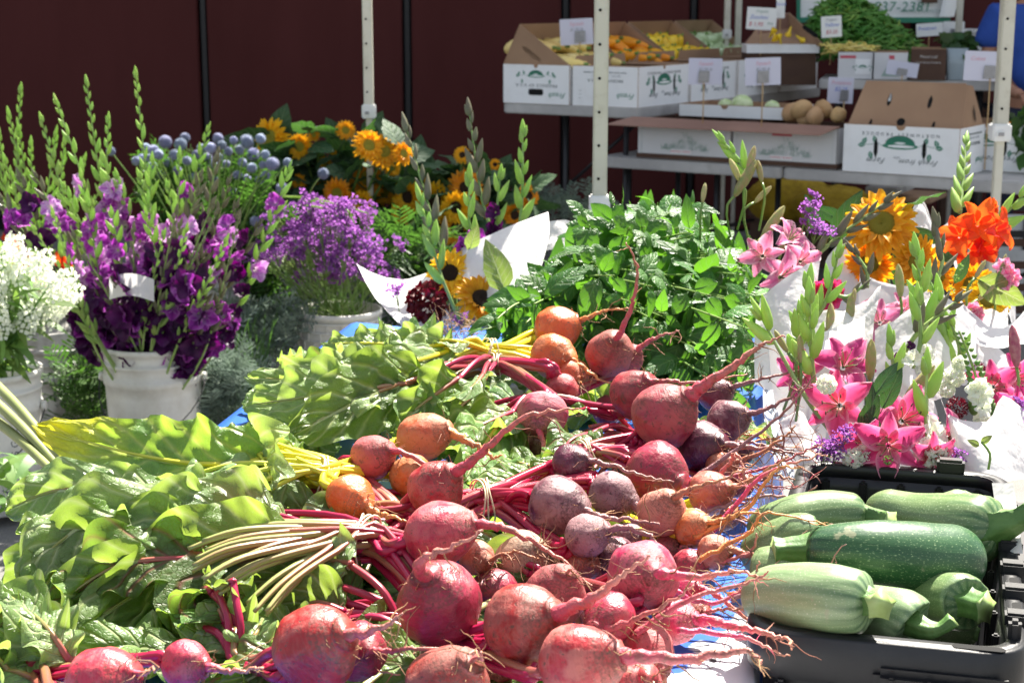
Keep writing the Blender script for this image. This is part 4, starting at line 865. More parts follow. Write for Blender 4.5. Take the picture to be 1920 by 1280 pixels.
def sweepleaf(pts,W,nu=10,nv=60,hint=(0,-.45,.9),fold=.25,ruf=.15,seed=0,puck=.03,taper=.72):
    rr=random.Random(seed); W*=.86; P=cr(pts,nv+1); L=sum((P[i+1]-P[i]).length for i in range(nv)); ph=rr.uniform(0,9); fr=L/W*rr.uniform(7,11)
    N0=(V(hint)+V((rr.uniform(-.5,.5),rr.uniform(-.5,.5),rr.uniform(-.1,.2)))).normalized(); rows=[]; asy=rr.uniform(.85,1.15); tw=rr.uniform(-.7,.7)
    off=V((seed*3.7,0,0))
    for i in range(nv+1):
        v=i/nv; T=(P[min(i+1,nv)]-P[max(i-1,0)]).normalized(); S=T.cross(N0).normalized(); Nn=S.cross(T)
        a_=tw*v; S,Nn=S*math.cos(a_)+Nn*math.sin(a_),Nn*math.cos(a_)-S*math.sin(a_)
        w=W*.5*(math.sin(math.pi*min(.995,max(.02,v)**taper))**.7)+.0008
        row=[]
        for j in range(-nu,nu+1):
            u=j/nu; a=abs(u); sg=1 if u>0 else -1; ww=w*(asy if u>0 else 2-asy)*(1+.07*math.sin(v*fr*.9+sg*2+ph)*a)
            q=puck*W*abs(math.sin(math.pi*(v*7-a*1.7+noise.noise(P[i]*14)*.5)))*(1-abs(2*a-1))
            h=fold*a*w*.9-.35*fold*a*a*w+ruf*W*(.35+1.1*abs(noise.noise(V((v*L/W*1.3,seed*1.7,sg)))))*2*(a**2.4)*math.sin(v*fr+ph+sg*1.1+a)*min(1,v*6)*min(1,(1.02-v)*5)+q+.085*W*noise.noise(P[i]*13+off+V((0,0,u*1.5)))+.075*W*noise.noise(V((u*3.1+seed,v*L/W*4.5,seed*1.3)))+.03*W*noise.noise(V((u*7,v*L/W*10,seed*2.3)))+.022*W*a**5*math.sin(v*fr*2.6+sg+ph*2)
            row.append(P[i]+S*(u*ww)+Nn*h+T*(.12*ww*a))
        rows.append(row)
    b=MB().grid(rows,[((j/nu+1)/2,i/nv) for i in range(nv+1) for j in range(-nu,nu+1)])
    return b,P
LSEED=[0]
def bunch(label,kind,tie,beets,leaves,spread=None,extra=0,nstem=6,bandR=.02,lm=None,tieband=True,zlo=.76,fan=None,fann=14):
    tp=atz(*tie); TN=bunch
    root=thing('beet_bunch',label,'beets',(tp.x,tp.y,TZ),'bunches of beets on the table')
    crowns=[]
    for e in beets:
        px,py,rp,z,bk=e[:5]; rts=e[5]; c=atz(px,py,z); d=depth(c); Rr=rp/F*d
        # exit point of the taproot on the sphere
        ex,ey=rts[0][0]-px,rts[0][1]-py; rho=math.hypot(ex,ey)/rp
        fw=math.sqrt(max(0,1-rho*rho))*Rr if rho<1 else 0
        A=(atd(rts[0][0],rts[0][1],d-fw)-c).normalized()
        LSEED[0]+=1; var=LSEED[0]%6; asp=e[6] if len(e)>6 else 1
        M=frame(A,c,roll=R.uniform(0,6))@Matrix.Diagonal((Rr,Rr*R.uniform(.94,1.04),Rr*asp,1))
        lab={}
        bo=put('beet',beet_body(bk,var),root,M)
        pts=[c+A*Rr*.55*asp,c+A*Rr*(.95)*asp]
        for i,q in enumerate(rts[1:]):
            pts.append(atd(q[0],q[1],d-fw-.012*(i+1)-(q[2] if len(q)>2 else 0)))
        n=max(10,6*len(pts)); P=cr(pts,n)
        for i in range(3,n): P[i]=P[i]+rv(.0022)*min(1,i/n*2)
        rb=e[7] if len(e)>7 else .2
        rad=[(Rr*rb*1.35)*(1-i/(n-1))**1.25*(1+.12*math.sin(i*1.9))*(.55+.45*math.exp(-i/n*5))+.0011 for i in range(n)]
        put('taproot',MB().tube(P,rad,9).mesh('taproot',RMAT[bk]),bo)
        h=MB()
        for k in range(R.randint(8,14)):
            i=R.randint(3,n-3); o=P[i]; dv=(P[i+1]-P[i]).normalized(); di=(rv()+dv*.8+V((0,0,-.3))).normalized(); l=R.uniform(.008,.045)*(2 if R.random()<.15 else 1); q=[o]
            for s in range(6): di=(di+rv(.45)).normalized(); q.append(q[-1]+di*l/6)
            h.tube(q,[R.uniform(.0006,.0015),.0003],4,cap=False)
        for k in range(16):
            th=R.uniform(0,6.28); o=M@V((.38*math.cos(th),.38*math.sin(th),.93)); di=(o-c).normalized(); q=[o-di*.003]
            for s in range(5): di=(di+rv(.8)).normalized(); q.append(q[-1]+di*R.uniform(.002,.006))
            h.tube(q,[.0007,.0003],3,cap=False)
        put('root_hairs',h.mesh('root_hairs',m_rootb),bo,kind='stuff')
        crowns.append((c-A*Rr*.84*asp,-A,Rr))
    # stems, each running into a leaf
    allv=[]
    for lf in leaves:
        pts=[atz(*q) if len(q)==3 else atz(q[0],q[1],.86) for q in lf[0]]; allv.append((pts,lf[1],lf[2] if len(lf)>2 else None,lf[3] if len(lf)>3 else {}))
    for k in range(extra):
        q=R.choice(spread); px,py=q[0]+R.uniform(-60,60),q[1]+R.uniform(-28,28); z=R.uniform(zlo,q[2] if len(q)>2 else .82)
        tip=atz(px,py,z); b0=tp.lerp(tip,R.uniform(.5,.68)); b0.z=R.uniform(.77,.84)+.02; mid=b0.lerp(tip,.5)+V((0,0,.02)); allv.append(([b0,mid,tip],R.uniform(.06,.12),None,{}))
    ax=None
    for k,(pts,W,ml,kw) in enumerate(allv):
        LSEED[0]+=1
        b,P=sweepleaf(pts,W,seed=LSEED[0],**kw)
        mm=ml or lm or R.choice([m_leaf,m_leaf,m_leafr if kind!='orange' else m_leafp,m_leafp])
        put('leaf',b.mesh('leaf',mm),root)
        cpt,cd_,Rr=crowns[k%len(crowns)]
        o=cpt+rv(Rr*.28); dirT=(pts[0]-tp); dirT=dirT.normalized() if dirT.length>.02 else (tp-cpt).normalized()
        side=dirT.cross(V((0,0,1))).normalized(); uu=side.cross(dirT); a=R.uniform(0,6.28); rr_=bandR*.8*math.sqrt(R.random())
        tpp=tp+side*math.cos(a)*rr_+uu*math.sin(a)*rr_*.8
        pre=[o,o+cd_*.02,tpp,tpp.lerp(pts[0],.5)+V((0,0,.012))+rv(.006)]
        S=cr(pre+[pts[0]],22); S+= [p+V((0,-.001,.0022)) for p in P[1:int(len(P)*.88)]]
        ns=len(S); rs=[.0044+.0014*math.exp(-i/5) if i<22 else .0044*(1-(i-21)/(ns-20))**.8+.0004 for i in range(ns)]
        put('stem',MB().tube(S,rs,7).mesh('stem',SMAT[kind]),root)
    for k in range(nstem):   # further stems, cut short or lost under the leaves
        cpt,cd_,Rr=crowns[k%len(crowns)]; o=cpt+rv(Rr*.3); far=R.choice(allv)[0][0]+rv(.02)-V((0,0,.045)) if allv else tp+(tp-cpt)
        dirT=(far-tp).normalized(); side=dirT.cross(V((0,0,1))).normalized(); uu=side.cross(dirT); a=R.uniform(0,6.28); rr_=bandR*.85*math.sqrt(R.random())
        tpp=tp+side*math.cos(a)*rr_+uu*math.sin(a)*rr_*.8
        put('stem',MB().tube(cr([o,o+cd_*.02,tpp,tpp.lerp(far,.6)+rv(.004)+V((0,0,.012)),far],20),[.0056,.0052,.0048,.004],8).mesh('stem',SMAT[kind]),root)
    if fan:
        for k in range(fann):
            cpt,cd_,Rr=crowns[k%len(crowns)]; q=fan[k%len(fan)]; far=atz(q[0]+R.uniform(-45,45),q[1]+R.uniform(-8,8),q[2]+R.uniform(-.008,.006)); dirT=(far-tp).normalized(); side=dirT.cross(V((0,0,1))).normalized(); uu=side.cross(dirT)
            g=(k+.5)/fann*2-1; off=side*(g*bandR*.9)*(-1 if (side.dot(UP)*0+(far-tp).dot(side))*0>0 else 1)
            j=sorted(range(fann)).index(k); tpp=tp+side*R.uniform(-.9,.9)*bandR+uu*R.uniform(.2,.9)*bandR; o=cpt+rv(Rr*.25)
            S=cr([o,o+cd_*.015,tpp,tpp.lerp(far,.5)+V((0,0,.004)),far,far+dirT*.05-V((0,0,.02))],24); put('stem',MB().tube(S,[.0046,.0044,.0042,.0038,.0025],8).mesh('stem',SMAT[kind]),root)
    if tieband:
        far=allv[0][0][0] if allv else tp+V((-.1,0,0)); ax=(far-sum((c[0] for c in crowns),V())/len(crowns)).normalized()
        for q in(0,.008,.013):
            M=frame(ax+rv(.12),tp+ax*q); fr_=1.22 if fan else 1; ring=[M@V((bandR*1.12*fr_*math.cos(a),bandR*fr_*1.0*math.sin(a),.003*math.sin(a*2+q*200))) for a in [math.tau*k/24 for k in range(25)]]
            put('rubber_band',MB().tube(ring,.0013,5,cap=False).mesh('rubber_band',m_band),root)
    return root

LP,LY=m_leafp,m_leafy
# rear golden bunch, yellow stems
bunch('golden beet bunch with bright yellow stems at the back of the heap, nearest the basil','orange',(925,655,.905),[
 (1040,618,43,.915,'orange',[(1082,604),(1110,592),(1140,582),(1178,577)]),
 (1035,667,43,.90,'orange',[(1066,672),(1092,688),(1125,712),(1162,724)]),
 (1066,702,26,.875,'orange',[(1082,712),(1090,718)])],[
 ([(850,654,.915),(760,652,0.922),(640,640,0.917)],.09,LP,{'ruf':.2}),([(840,661,.91),(740,683,0.922),(600,666,0.912)],.11,LP,{'hint':(0,-.9,.4)}),
 ([(790,656,.92),(700,646,0.932),(605,646,0.922)],.08,LP,{'ruf':.2}),([(860,646,.92),(845,640,0.932),(780,640,0.922)],.05,LP,{})],
 [(560,690,.90),(700,650,.9)],7,9,.019)
bunch('red beet bunch with striped stems behind the magenta beet','red',(936,685,.885),[
 (1052,728,32,.87,'red',[(1068,756),(1085,765),(1130,778),(1185,784)]),
 (1018,776,48,.865,'pink',[(1008,805),(1020,835),(1034,862),(1026,882)],.85)],[
 ([(800,706,.905),(680,748,0.892),(545,818,0.862)],.15,m_leaf,{'hint':(.1,-1,.5),'ruf':.1}),([(780,696,.91),(640,718,0.912),(465,708,0.892)],.13,LP,{'hint':(0,-.9,.6)}),
 ([(760,721,.90),(600,743,0.902),(455,763,0.872)],.12,LP,{'hint':(0,-1,.5),'ruf':.18}),([(860,711,.90),(800,753,0.877),(730,808,0.852)],.12,m_leaf,{'hint':(.2,-1,.3)}),
 ([(900,726,.875),(850,778,0.852),(780,848,0.822)],.12,m_leaf,{}),([(905,706,.9),(880,733,0.892),(820,758,0.872)],.07,LP,{})],
 [(560,760,.87),(480,720,.88),(700,800,.85),(620,700,.9)],10,12,.02)
bunch('red beet bunch with one long taproot pointing up in front of the basil','red',(1030,745,.86),[
 (1143,664,46,.90,'red',[(1152,640),(1170,612,.01),(1186,565,.01),(1197,515,.01),(1188,480,.01),(1172,455,.01)],1,.17),
 (1172,676,32,.885,'red',[(1192,660),(1215,640),(1245,628),(1272,618)],1,.3),
 (1187,740,46,.88,'red',[(1215,716),(1250,714),(1300,717),(1400,703)])],[
 ([(960,775,.85),(900,800,.85),(800,850,.83)],.12,m_leaf,{}),([(940,790,.84),(900,850,.83),(870,905,.81)],.13,m_leaf,{'hint':(.2,-.8,.5)})],[(850,800),(800,860),(900,870)],6,12,.02,tieband=False)
bunch('bunch with the big dusty red beet whose thick forked taproot points up right','red',(1110,850,.85),[
 (1242,783,61,.90,'red',[(1285,748),(1312,728,.0),(1345,706),(1400,668),(1432,645),(1472,630)],1,.36),
 (1228,888,60,.845,'red',[(1268,908),(1300,925),(1335,905),(1370,868),(1378,852),(1395,880),(1398,960)],1,.16)],[
 ([(1000,905,.82),(930,920,.815),(860,960,.80)],.10,m_leaf,{}),([(1020,890,.82),(970,870,.82),(900,880,.80)],.10,m_leaf,{})],[(930,900),(1000,950)],4,16,.024)
bunch('dark purple beet bunch at the right edge beside the basil and zucchini bin','dark',(1200,820,.80),[
 (1338,740,33,.87,'dark',[(1366,728),(1410,716),(1470,700),(1522,688)],1,.22),(1362,790,40,.855,'dark',[(1396,778),(1430,770),(1480,745),(1510,722)],1,.24),
 (1312,838,48,.85,'dark',[(1350,832),(1400,838),(1450,842),(1520,858)],1,.2),(1350,875,30,.83,'brown',[(1375,868),(1420,850),(1470,820),(1490,800)],1,.24)],[
 ([(1120,850,.79),(1060,870,.785),(1000,900,.775)],.08,m_leaf,{})],[(1000,880)],2,8,.02,tieband=False)
bunch('dark purple beet bunch with crimson stems in the middle of the heap','dark',(915,938,.845),[
 (1070,870,37,.875,'dark',[(1100,862),(1150,874),(1210,893),(1262,905)],1,.22),(1043,945,56,.86,'dark',[(1088,952),(1130,968),(1190,975),(1240,985)],1,.22),
 (1145,926,44,.85,'dark',[(1180,940),(1210,958),(1280,955),(1330,970),(1358,1010)],1.05,.3),(1098,1005,43,.84,'dark',[(1135,993),(1180,990),(1225,1010),(1252,1070),(1262,1140)],1,.22)],[
 ([(760,985,.83),(650,1000,.82),(540,1010,.81)],.09,m_leaf,{}),([(780,1000,.82),(700,1040,.81),(600,1080,.80)],.10,m_leafr,{}),([(820,940,.84),(720,950,.83),(600,960,.82)],.06,LP,{})],[(600,1040),(500,1000)],4,32,.03)
bunch('golden beet bunch with yellow stems tied at the left of the heap centre','orange',(613,895,.875),[
 (790,820,46,.885,'orange',[(832,808),(865,822),(905,842),(925,858),(940,852)],1.15,.32),(655,930,46,.875,'orange',[(684,948),(710,962),(740,970),(775,982)],1,.3),
 (770,894,43,.865,'orange',[(800,900),(805,905)])],[
 ([(520,862,.895),(380,872,.895),(230,848,.90),(70,800,.905)],.145,LY,{'hint':(0,-.9,.5),'ruf':.07,'fold':.15,'puck':.03}),
 ([(520,838,.89),(400,838,.895),(240,845,.895)],.07,LP,{'hint':(.3,.4,.9)}),([(570,868,.88),(450,838,.895),(310,868,.875)],.06,m_leaf,{'hint':(0,-1,.2)}),
 ([(455,835,.905),(490,860,.90),(515,920,.88)],.11,LP,{'hint':(.2,-1,.4)}),([(520,870,.88),(420,880,.89),(330,900,.87)],.10,LP,{}),
 ([(540,900,.87),(400,905,.89),(220,925,.88)],.11,LP,{'hint':(0,-.3,1)})],[(350,880,.87),(200,900,.86),(450,840,.88)],12,8,.023,fan=[(450,830,.905),(470,850,.90),(490,870,.895),(500,905,.88),(440,815,.91)],fann=14)
bunch('red beet bunch whose long pink root sweeps up towards the magenta beet','red',(735,960,.845),[
 (815,918,54,.885,'red',[(848,888),(880,868),(925,828),(985,782),(1040,770),(1086,766)],1,.27),
 (697,857,42,.89,'red',[(730,842),(765,852),(830,892),(880,928),(955,955)],1,.2)],[
 ([(620,945,.84),(520,950,.84),(430,960,.83)],.05,LP,{}),([(600,970,.835),(480,960,.84),(300,950,.86)],.12,LP,{'hint':(0,-.8,.5)})],[(400,930,.85),(300,980,.85)],6,10,.022,tieband=False)
bunch('large red beet bunch tied with a double rubber band, leaves reaching to the left edge','red',(690,1022,.85),[
 (818,1002,66,.88,'red',[(880,982),(930,985),(990,1010),(1050,1048),(1110,1100)],1.05,.22),(892,1045,34,.83,'brown',[(912,1052),(960,1035),(1010,1045)],1,.2),
 (826,1135,81,.86,'red',[(800,1080),(786,1062,.03),(805,1042,.035),(850,1022,.035),(903,998,.03)],.98,.26)],[
 ([(560,1035,.85),(440,1050,.84),(300,1090,.82),(130,1195,.79)],.17,m_leaf,{'hint':(.15,-1,.55),'ruf':.08}),
 ([(520,985,.865),(380,965,.88),(225,1015,.87)],.12,LP,{'hint':(0,-1,.3),'ruf':.2}),([(430,950,.88),(240,940,.89),(30,1000,.87)],.12,LP,{'hint':(0,-.7,.7)}),
 ([(420,970,.87),(180,980,.88),(35,1090,.83)],.13,LP,{'hint':(-.1,-.9,.5)}),([(400,1000,.86),(160,1020,.86),(60,1150,.80)],.13,m_leaf,{'hint':(-.2,-1,.4)}),
 ([(400,1050,.85),(230,1060,.85),(100,1140,.81)],.11,m_leafr,{}),([(600,1060,.83),(530,1075,.84),(465,1115,.82)],.075,m_leaf,{'hint':(0,-1,.5)}),
 ([(560,980,.86),(510,978,.875),(455,985,.87)],.05,LP,{}),([(640,1000,.85),(560,1005,.855),(440,990,.86)],.05,LP,{}),([(300,930,.89),(120,920,.89),(10,960,.87)],.10,LP,{}),
 ([(330,1060,.84),(180,1110,.82),(90,1200,.79)],.13,m_leaf,{'hint':(0,-1,.5)})],[(200,1040,.84),(100,1060,.83),(300,1120,.81),(60,1120,.80)],18,14,.03,fan=[(470,985,.885),(450,1005,.88),(470,1025,.875),(430,1040,.87),(500,1060,.86),(520,1085,.85)],fann=24)
bunch('front bunch of very large red beets at the bottom centre of the heap','red',(800,1180,.80),[
 (978,1172,77,.86,'red',[(1035,1152),(1075,1138),(1130,1108),(1175,1072),(1222,1040)],1,.33),(1040,1118,58,.85,'red',[(1060,1075),(1070,1065)]),
 (1080,1242,74,.85,'red',[(1148,1232),(1200,1230),(1300,1232),(1385,1220),(1412,1224),(1428,1246)],1.08,.3),(836,1290,80,.83,'red',[(880,1240),(905,1228),(880,1220)],1,.1)],[
 ([(640,1150,.80),(560,1130,.81),(480,1140,.80)],.06,LP,{'ruf':.25}),([(620,1170,.80),(540,1190,.80),(470,1200,.79)],.06,LP,{'ruf':.25}),([(600,1190,.79),(500,1190,.80),(400,1140,.80)],.08,LP,{'ruf':.25})],[(560,1120,.80),(480,1160,.8),(400,1180,.79)],7,14,.025,tieband=False,zlo=.75)
bunch('golden and rusty beet bunch low at the right side of the heap','orange',(1150,960,.79),[
 (1240,962,46,.85,'brown',[(1258,935),(1290,918),(1340,902),(1395,880)],1,.24),(1297,990,37,.835,'orange',[(1322,982),(1360,972),(1400,960),(1422,966)],1,.24),
 (1330,925,42,.845,'brown',[(1362,915),(1400,905),(1440,880),(1475,858)],1,.24),(1338,1035,34,.82,'brown',[(1365,1030),(1420,1042),(1470,1028),(1520,1005),(1562,982)],1,.3),(1290,1062,34,.80,'red',[(1318,1058),(1360,1052),(1410,1030),(1420,1000)],1,.25)],[
 ([(1060,1000,.78),(1000,1020,.775),(940,1040,.77)],.07,m_leaf,{})],[(980,1000)],2,8,.02,tieband=False,zlo=.76)
bunch('bright pink beet bunch at the right front edge above the white hem','red',(1080,1100,.80),[
 (1208,1078,66,.865,'pink',[(1226,1075),(1270,1078),(1330,1078),(1385,1070),(1428,1082)],1.02,.25),(1145,1158,52,.84,'red',[(1118,1178),(1160,1172),(1215,1150),(1270,1120),(1300,1098)],1,.2),
 (1262,1165,45,.82,'pink',[(1298,1162),(1340,1165),(1400,1178),(1445,1190),(1480,1198),(1482,1215)],1,.34),(1215,1212,48,.81,'pink',[(1232,1245),(1242,1270),(1258,1300)],1.2,.4),
 (1285,1108,30,.81,'pink',[(1308,1100),(1350,1120),(1400,1160),(1450,1185)],1,.36),(1190,1290,52,.80,'pink',[(1215,1268),(1240,1290)],1,.2)],[
 ([(1000,1100,.78),(940,1090,.775),(880,1060,.77)],.07,m_leaf,{})],[(900,1080)],3,8,.02,tieband=False,zlo=.75)
bunch('large dusty pink beet bunch at the lower left with several thin forked roots','red',(470,1250,.78),[
 (588,1216,82,.86,'red',[(645,1190),(680,1185),(725,1170),(755,1148)],1,.25),(672,1220,54,.83,'red',[(690,1218),(730,1220),(800,1215),(905,1230)],1,.16)],[
 ([(450,1225,.79),(420,1170,.81),(430,1120,.83)],.08,LP,{'ruf':.25}),([(440,1240,.78),(400,1190,.80),(360,1150,.81)],.09,LP,{'ruf':.25}),([(450,1250,.78),(480,1190,.81),(500,1150,.81)],.06,LP,{'ruf':.25})],[(400,1170,.8),(330,1190,.79)],6,14,.024,tieband=False,zlo=.75)
bunch('two smaller pink beets in the bottom left corner with pale feathery leaves','red',(70,1262,.80),[
 (190,1282,70,.85,'pink',[(250,1262),(275,1258),(300,1252)],1,.16),(345,1243,46,.85,'pink',[(385,1250),(410,1252),(450,1258),(490,1252)],1,.3)],[
 ([(60,1250,.81),(20,1180,.84),(-30,1120,.84)],.08,LP,{'ruf':.28}),([(100,1235,.82),(60,1160,.85),(10,1110,.86)],.09,LP,{'ruf':.28}),([(130,1240,.82),(90,1180,.85),(50,1140,.85)],.06,LP,{'ruf':.28}),
 ([(80,1280,.80),(20,1260,.81),(-40,1270,.80)],.07,LP,{'ruf':.28}),([(40,1290,.79),(0,1240,.82),(-40,1200,.83)],.08,LP,{'ruf':.28})],[(0,1180,.82),(30,1240,.8)],5,8,.022,tieband=False,zlo=.76)
bunch('pale muddy beets half hidden behind the big red ones','red',(870,1030,.79),[
 (972,1045,52,.815,'white',[(1010,1030),(1022,1020)],1,.1),(930,1110,46,.79,'red',[(900,1100),(895,1095)]),(1150,1050,46,.80,'dark',[(1165,1040),(1180,1030)]),(1010,830,30,.80,'dark',[(1030,835),(1040,840)]),(1115,1060,40,.79,'red',[(1130,1060),(1140,1060)])],[],None,0,0,.02,tieband=False)
bunch('smaller beets packed into the gaps beneath the big ones','red',(1080,1040,.785),[
 (1180,1012,34,.80,'dark',[(1200,1010),(1225,1018),(1260,1010)]),(1262,838,32,.80,'dark',[(1285,845),(1330,850),(1370,845)]),(1385,905,30,.80,'brown',[(1400,900),(1450,890),(1490,900)]),(1250,1035,32,.80,'red',[(1268,1032),(1300,1020),(1350,1030)]),
 (1300,1150,34,.79,'red',[(1320,1150),(1360,1140),(1410,1150)]),(1175,905,34,.80,'dark',[(1190,900),(1200,898)]),(1120,1200,40,.79,'red',[(1140,1200),(1150,1200)]),(930,1255,44,.79,'red',[(950,1255),(970,1262),(1000,1260)]),(1090,1060,34,.80,'brown',[(1105,1058),(1115,1060)]),
 (1385,850,26,.80,'dark',[(1400,845),(1440,835),(1490,845)]),(1360,965,28,.80,'orange',[(1375,965),(1420,975),(1460,968)]),(1140,770,30,.80,'red',[(1155,772),(1170,780)]),(880,880,28,.80,'red',[(895,880),(920,890)]),(1080,700,26,.81,'orange',[(1090,705),(1095,708)])],[],None,0,10,.02,tieband=False)
# loose roots bristling over the right edge
for i,(q,k,rr_) in enumerate([([(1300,870),(1380,832),(1450,840),(1540,905)],'dark',.0035),([(1290,905),(1400,830),(1480,760),(1530,700)],'dark',.004),([(1330,1000),(1420,900),(1480,870),(1550,850)],'pink',.004),([(1300,1010),(1400,950),(1455,880),(1500,878)],'orange',.004),([(1320,960),(1420,930),(1500,930),(1530,910)],'dark',.003),([(1330,950),(1400,985),(1450,1010),(1500,1003)],'dark',.003),([(1310,1050),(1400,1000),(1440,960),(1560,985)],'orange',.0035),([(1250,1100),(1330,1130),(1400,1100),(1425,1050)],'pink',.004),([(1190,1190),(1300,1120),(1390,1095),(1440,1072)],'red',.004),([(1270,1180),(1380,1190),(1430,1210),(1480,1230)],'pink',.004),([(1360,860),(1430,900),(1470,840),(1460,790)],'dark',.003),([(1340,900),(1450,870),(1520,840),(1545,830)],'red',.003),([(620,1200),(660,1230),(690,1250),(750,1265)],'pink',.003),([(640,1195),(670,1210),(700,1213),(760,1222)],'pink',.003),([(630,1190),(650,1170),(655,1150),(662,1140)],'pink',.003)]):
    P=cr([atz(q[0][0],q[0][1],.83)]+[atd(a,b,depth(atz(q[0][0],q[0][1],.83))-.01*j) for j,(a,b) in enumerate(q[1:])],22); P=[p+rv(.002) for p in P]
    h=MB().tube(P,[rr_,rr_*.6,.0008],7)
    for k2 in range(8):
        i2=R.randint(3,19); di=rv().normalized(); qq=[P[i2]]
        for s in range(5): di=(di+rv(.5)).normalized(); qq.append(qq[-1]+di*R.uniform(.002,.007))
        h.tube(qq,[.0007,.0003],3,cap=False)
    put('loose_root',h.mesh('loose_root',RMAT[k]),None,None,label='thin whiskery root jutting out of the beet heap',category='root',group='loose thin beet roots')

# flattened greens under the heap
t=thing('beet_greens','flattened layer of dark beet leaves lying on the cloth under the heap','leaves',TO+TD*1.2+TS*.4)
for k in range(165):
    px,py=R.choice([(560,840),(500,900),(640,760),(760,760),(880,820),(940,900),(1000,860),(600,1060),(520,1000),(1050,930),(960,1000),(700,1100),(1080,780),(640,1120),(560,760),(420,1150),(720,1280),(820,1240),(900,1280),(990,1300),(600,1290),(480,1270),(330,1200),(240,1240),(540,1180),(1120,1010),(880,980),(740,1230),(930,1270),(1180,850),(620,980),(1130,720),(1080,740),(860,740),(1300,760),(1340,820),(900,700)]); 
    a=atz(px+R.uniform(-50,50),py+R.uniform(-35,35),.765); d=V((R.uniform(-1,-.2),R.uniform(-.6,.5),0)).normalized()*R.uniform(.05,.09)
    b_,_=sweepleaf([a-d+V((0,0,R.uniform(0,.02))),a+V((0,0,R.uniform(.0,.03))),a+d],R.uniform(.07,.11),nu=6,nv=24,seed=900+k,hint=(0,-.3,1)); put('leaf',b_.mesh('leaf',m_leaf if k%3 else m_leafr),t)
for k in range(12):
    x0,y0=R.uniform(1270,1380),R.uniform(800,1160); z=.82; p0=atz(x0,y0,z); d0=depth(p0); ang=R.uniform(-.5,.45)-(y0-980)/700*-.4; L_=R.uniform(90,230); q=[p0]
    for j in range(1,5): q.append(atd(x0+L_*j/4*math.cos(ang),y0+L_*j/4*math.sin(ang)+R.uniform(-16,16)*j/2,d0-.008*j))
    P=[p+rv(.002) for p in cr(q,20)]; r_=R.uniform(.0016,.003); h=MB().tube(P,[r_,r_*.6,.0005],6)
    for k2 in range(9):
        i2=R.randint(3,18); di=rv().normalized(); qq=[P[i2]]
        for s in range(6): di=(di+rv(.5)).normalized(); qq.append(qq[-1]+di*R.uniform(.002,.008))
        h.tube(qq,[.0007,.0003],3,cap=False)
    put('loose_root',h.mesh('loose_root',RMAT[R.choice(['red','orange','dark','dark','brown'])]),None,None,label='thin whiskery root jutting out of the beet heap',category='root',group='loose thin beet roots')
# ---------------- basil ----------------
bas=[leafblade(.046+.008*s,.036+.005*(s%3),4,9,fold=.15,curl=.1+.4*s,ruf=.03,seed=s,tip=.8,pet=.012) for s in range(5)]
BAS=[b.mesh('basil_leaf',m_basil) for b in bas]
m_bstem=mat('basil_stem',(.2,.34,.08),(.28,.4,.12),ns=20,rough=.4,tr=.1)
def spray(root,base,tip,nl,fanout):
    mid=base.lerp(tip,.55)+V((0,0,.03))+rv(.01); P=cr([base,mid,tip],16)
    put('stalk',MB().tube(P,[.0028,.0024,.0013],6).mesh('stalk',m_bstem),root)
    k=0
    for i in range(4,16,2):
        T_=(P[min(i+1,15)]-P[i-1]).normalized(); x=T_.orthogonal().normalized(); y=T_.cross(x); a0=(i//2)*1.57+R.uniform(-.3,.3)
        for s in (0,math.pi):
            a=a0+s; d=(x*math.cos(a)+y*math.sin(a))+T_*(.2 if i<13 else .7)+rv(.35); d.z-=R.uniform(0,.6); s_=R.uniform(.6,1.15)*(1 if i<13 else .7)
            up=(T_*.35+V((0,-.35,.6))+rv(.65))
            M=frame(up-d.normalized()*up.dot(d.normalized()),P[i]+d.normalized()*.010,up=None)
            z=V((M[0][2],M[1][2],M[2][2])); dd=(d-z*d.dot(z)).normalized(); xx=dd.cross(z)
            M=Matrix((xx,dd,z)).transposed().to_4x4(); M.translation=P[i]+dd*.010
            put('leaf',BAS[R.randint(0,4)],root,M@Matrix.Scale(s_,4)); k+=1
def basil(label,base,tips,n,jit):
    b0=atz(*base); root=thing('basil_bunch',label,'basil',(b0.x,b0.y,TZ),'bunches of basil')
    for k in range(n):
        q=R.choice(tips); p=atz(q[0]+R.uniform(-jit,jit),q[1]+R.uniform(-jit*.7,jit*.7),q[2]+R.uniform(-.04,.015)); spray(root,b0+rv(.02),p,8,0)
basil('fresh green basil bunch forming the top of the basil heap',(1120,560,.86),[(1110,415,1.05),(1160,400,1.07),(1240,395,1.07),(1310,400,1.05),(1200,430,1.06),(1120,450,1.03),(1290,440,1.04)],36,22)
basil('fresh green basil bunch bulging towards the pink lilies at the right of the heap',(1090,560,.86),[(1350,430,1.03),(1390,480,1.0),(1400,560,.96),(1380,500,1.0),(1340,470,1.02),(1400,610,.93),(1330,540,.97)],36,22)
basil('fresh green basil bunch in the shaded middle of the basil heap',(1010,590,.82),[(1160,500,.99),(1230,520,.98),(1280,500,1.0),(1180,560,.94),(1250,590,.92),(1125,490,1.0),(1310,580,.92)],34,24)
basil('fresh green basil bunch hanging low over the table edge beside the dark beets',(1120,640,.79),[(1290,640,.88),(1350,650,.87),(1400,680,.84),(1260,690,.84),(1330,700,.83),(1220,640,.87),(1380,720,.81)],32,22)
basil('pale green basil bunch lying at the left with its sunlit stems toward the sunflowers',(1080,600,.85),[(1020,535,.94),(930,598,.89),(980,600,.89),(1035,520,.95),(1100,600,.89),(1000,570,.92),(1040,560,.92)],22,18)
basil('fresh green basil sprigs just behind the golden beets',(1180,600,.8),[(1000,610,.87),(950,620,.86),(1090,640,.87),(1120,590,.88),(910,620,.86)],12,18)
b=MB()
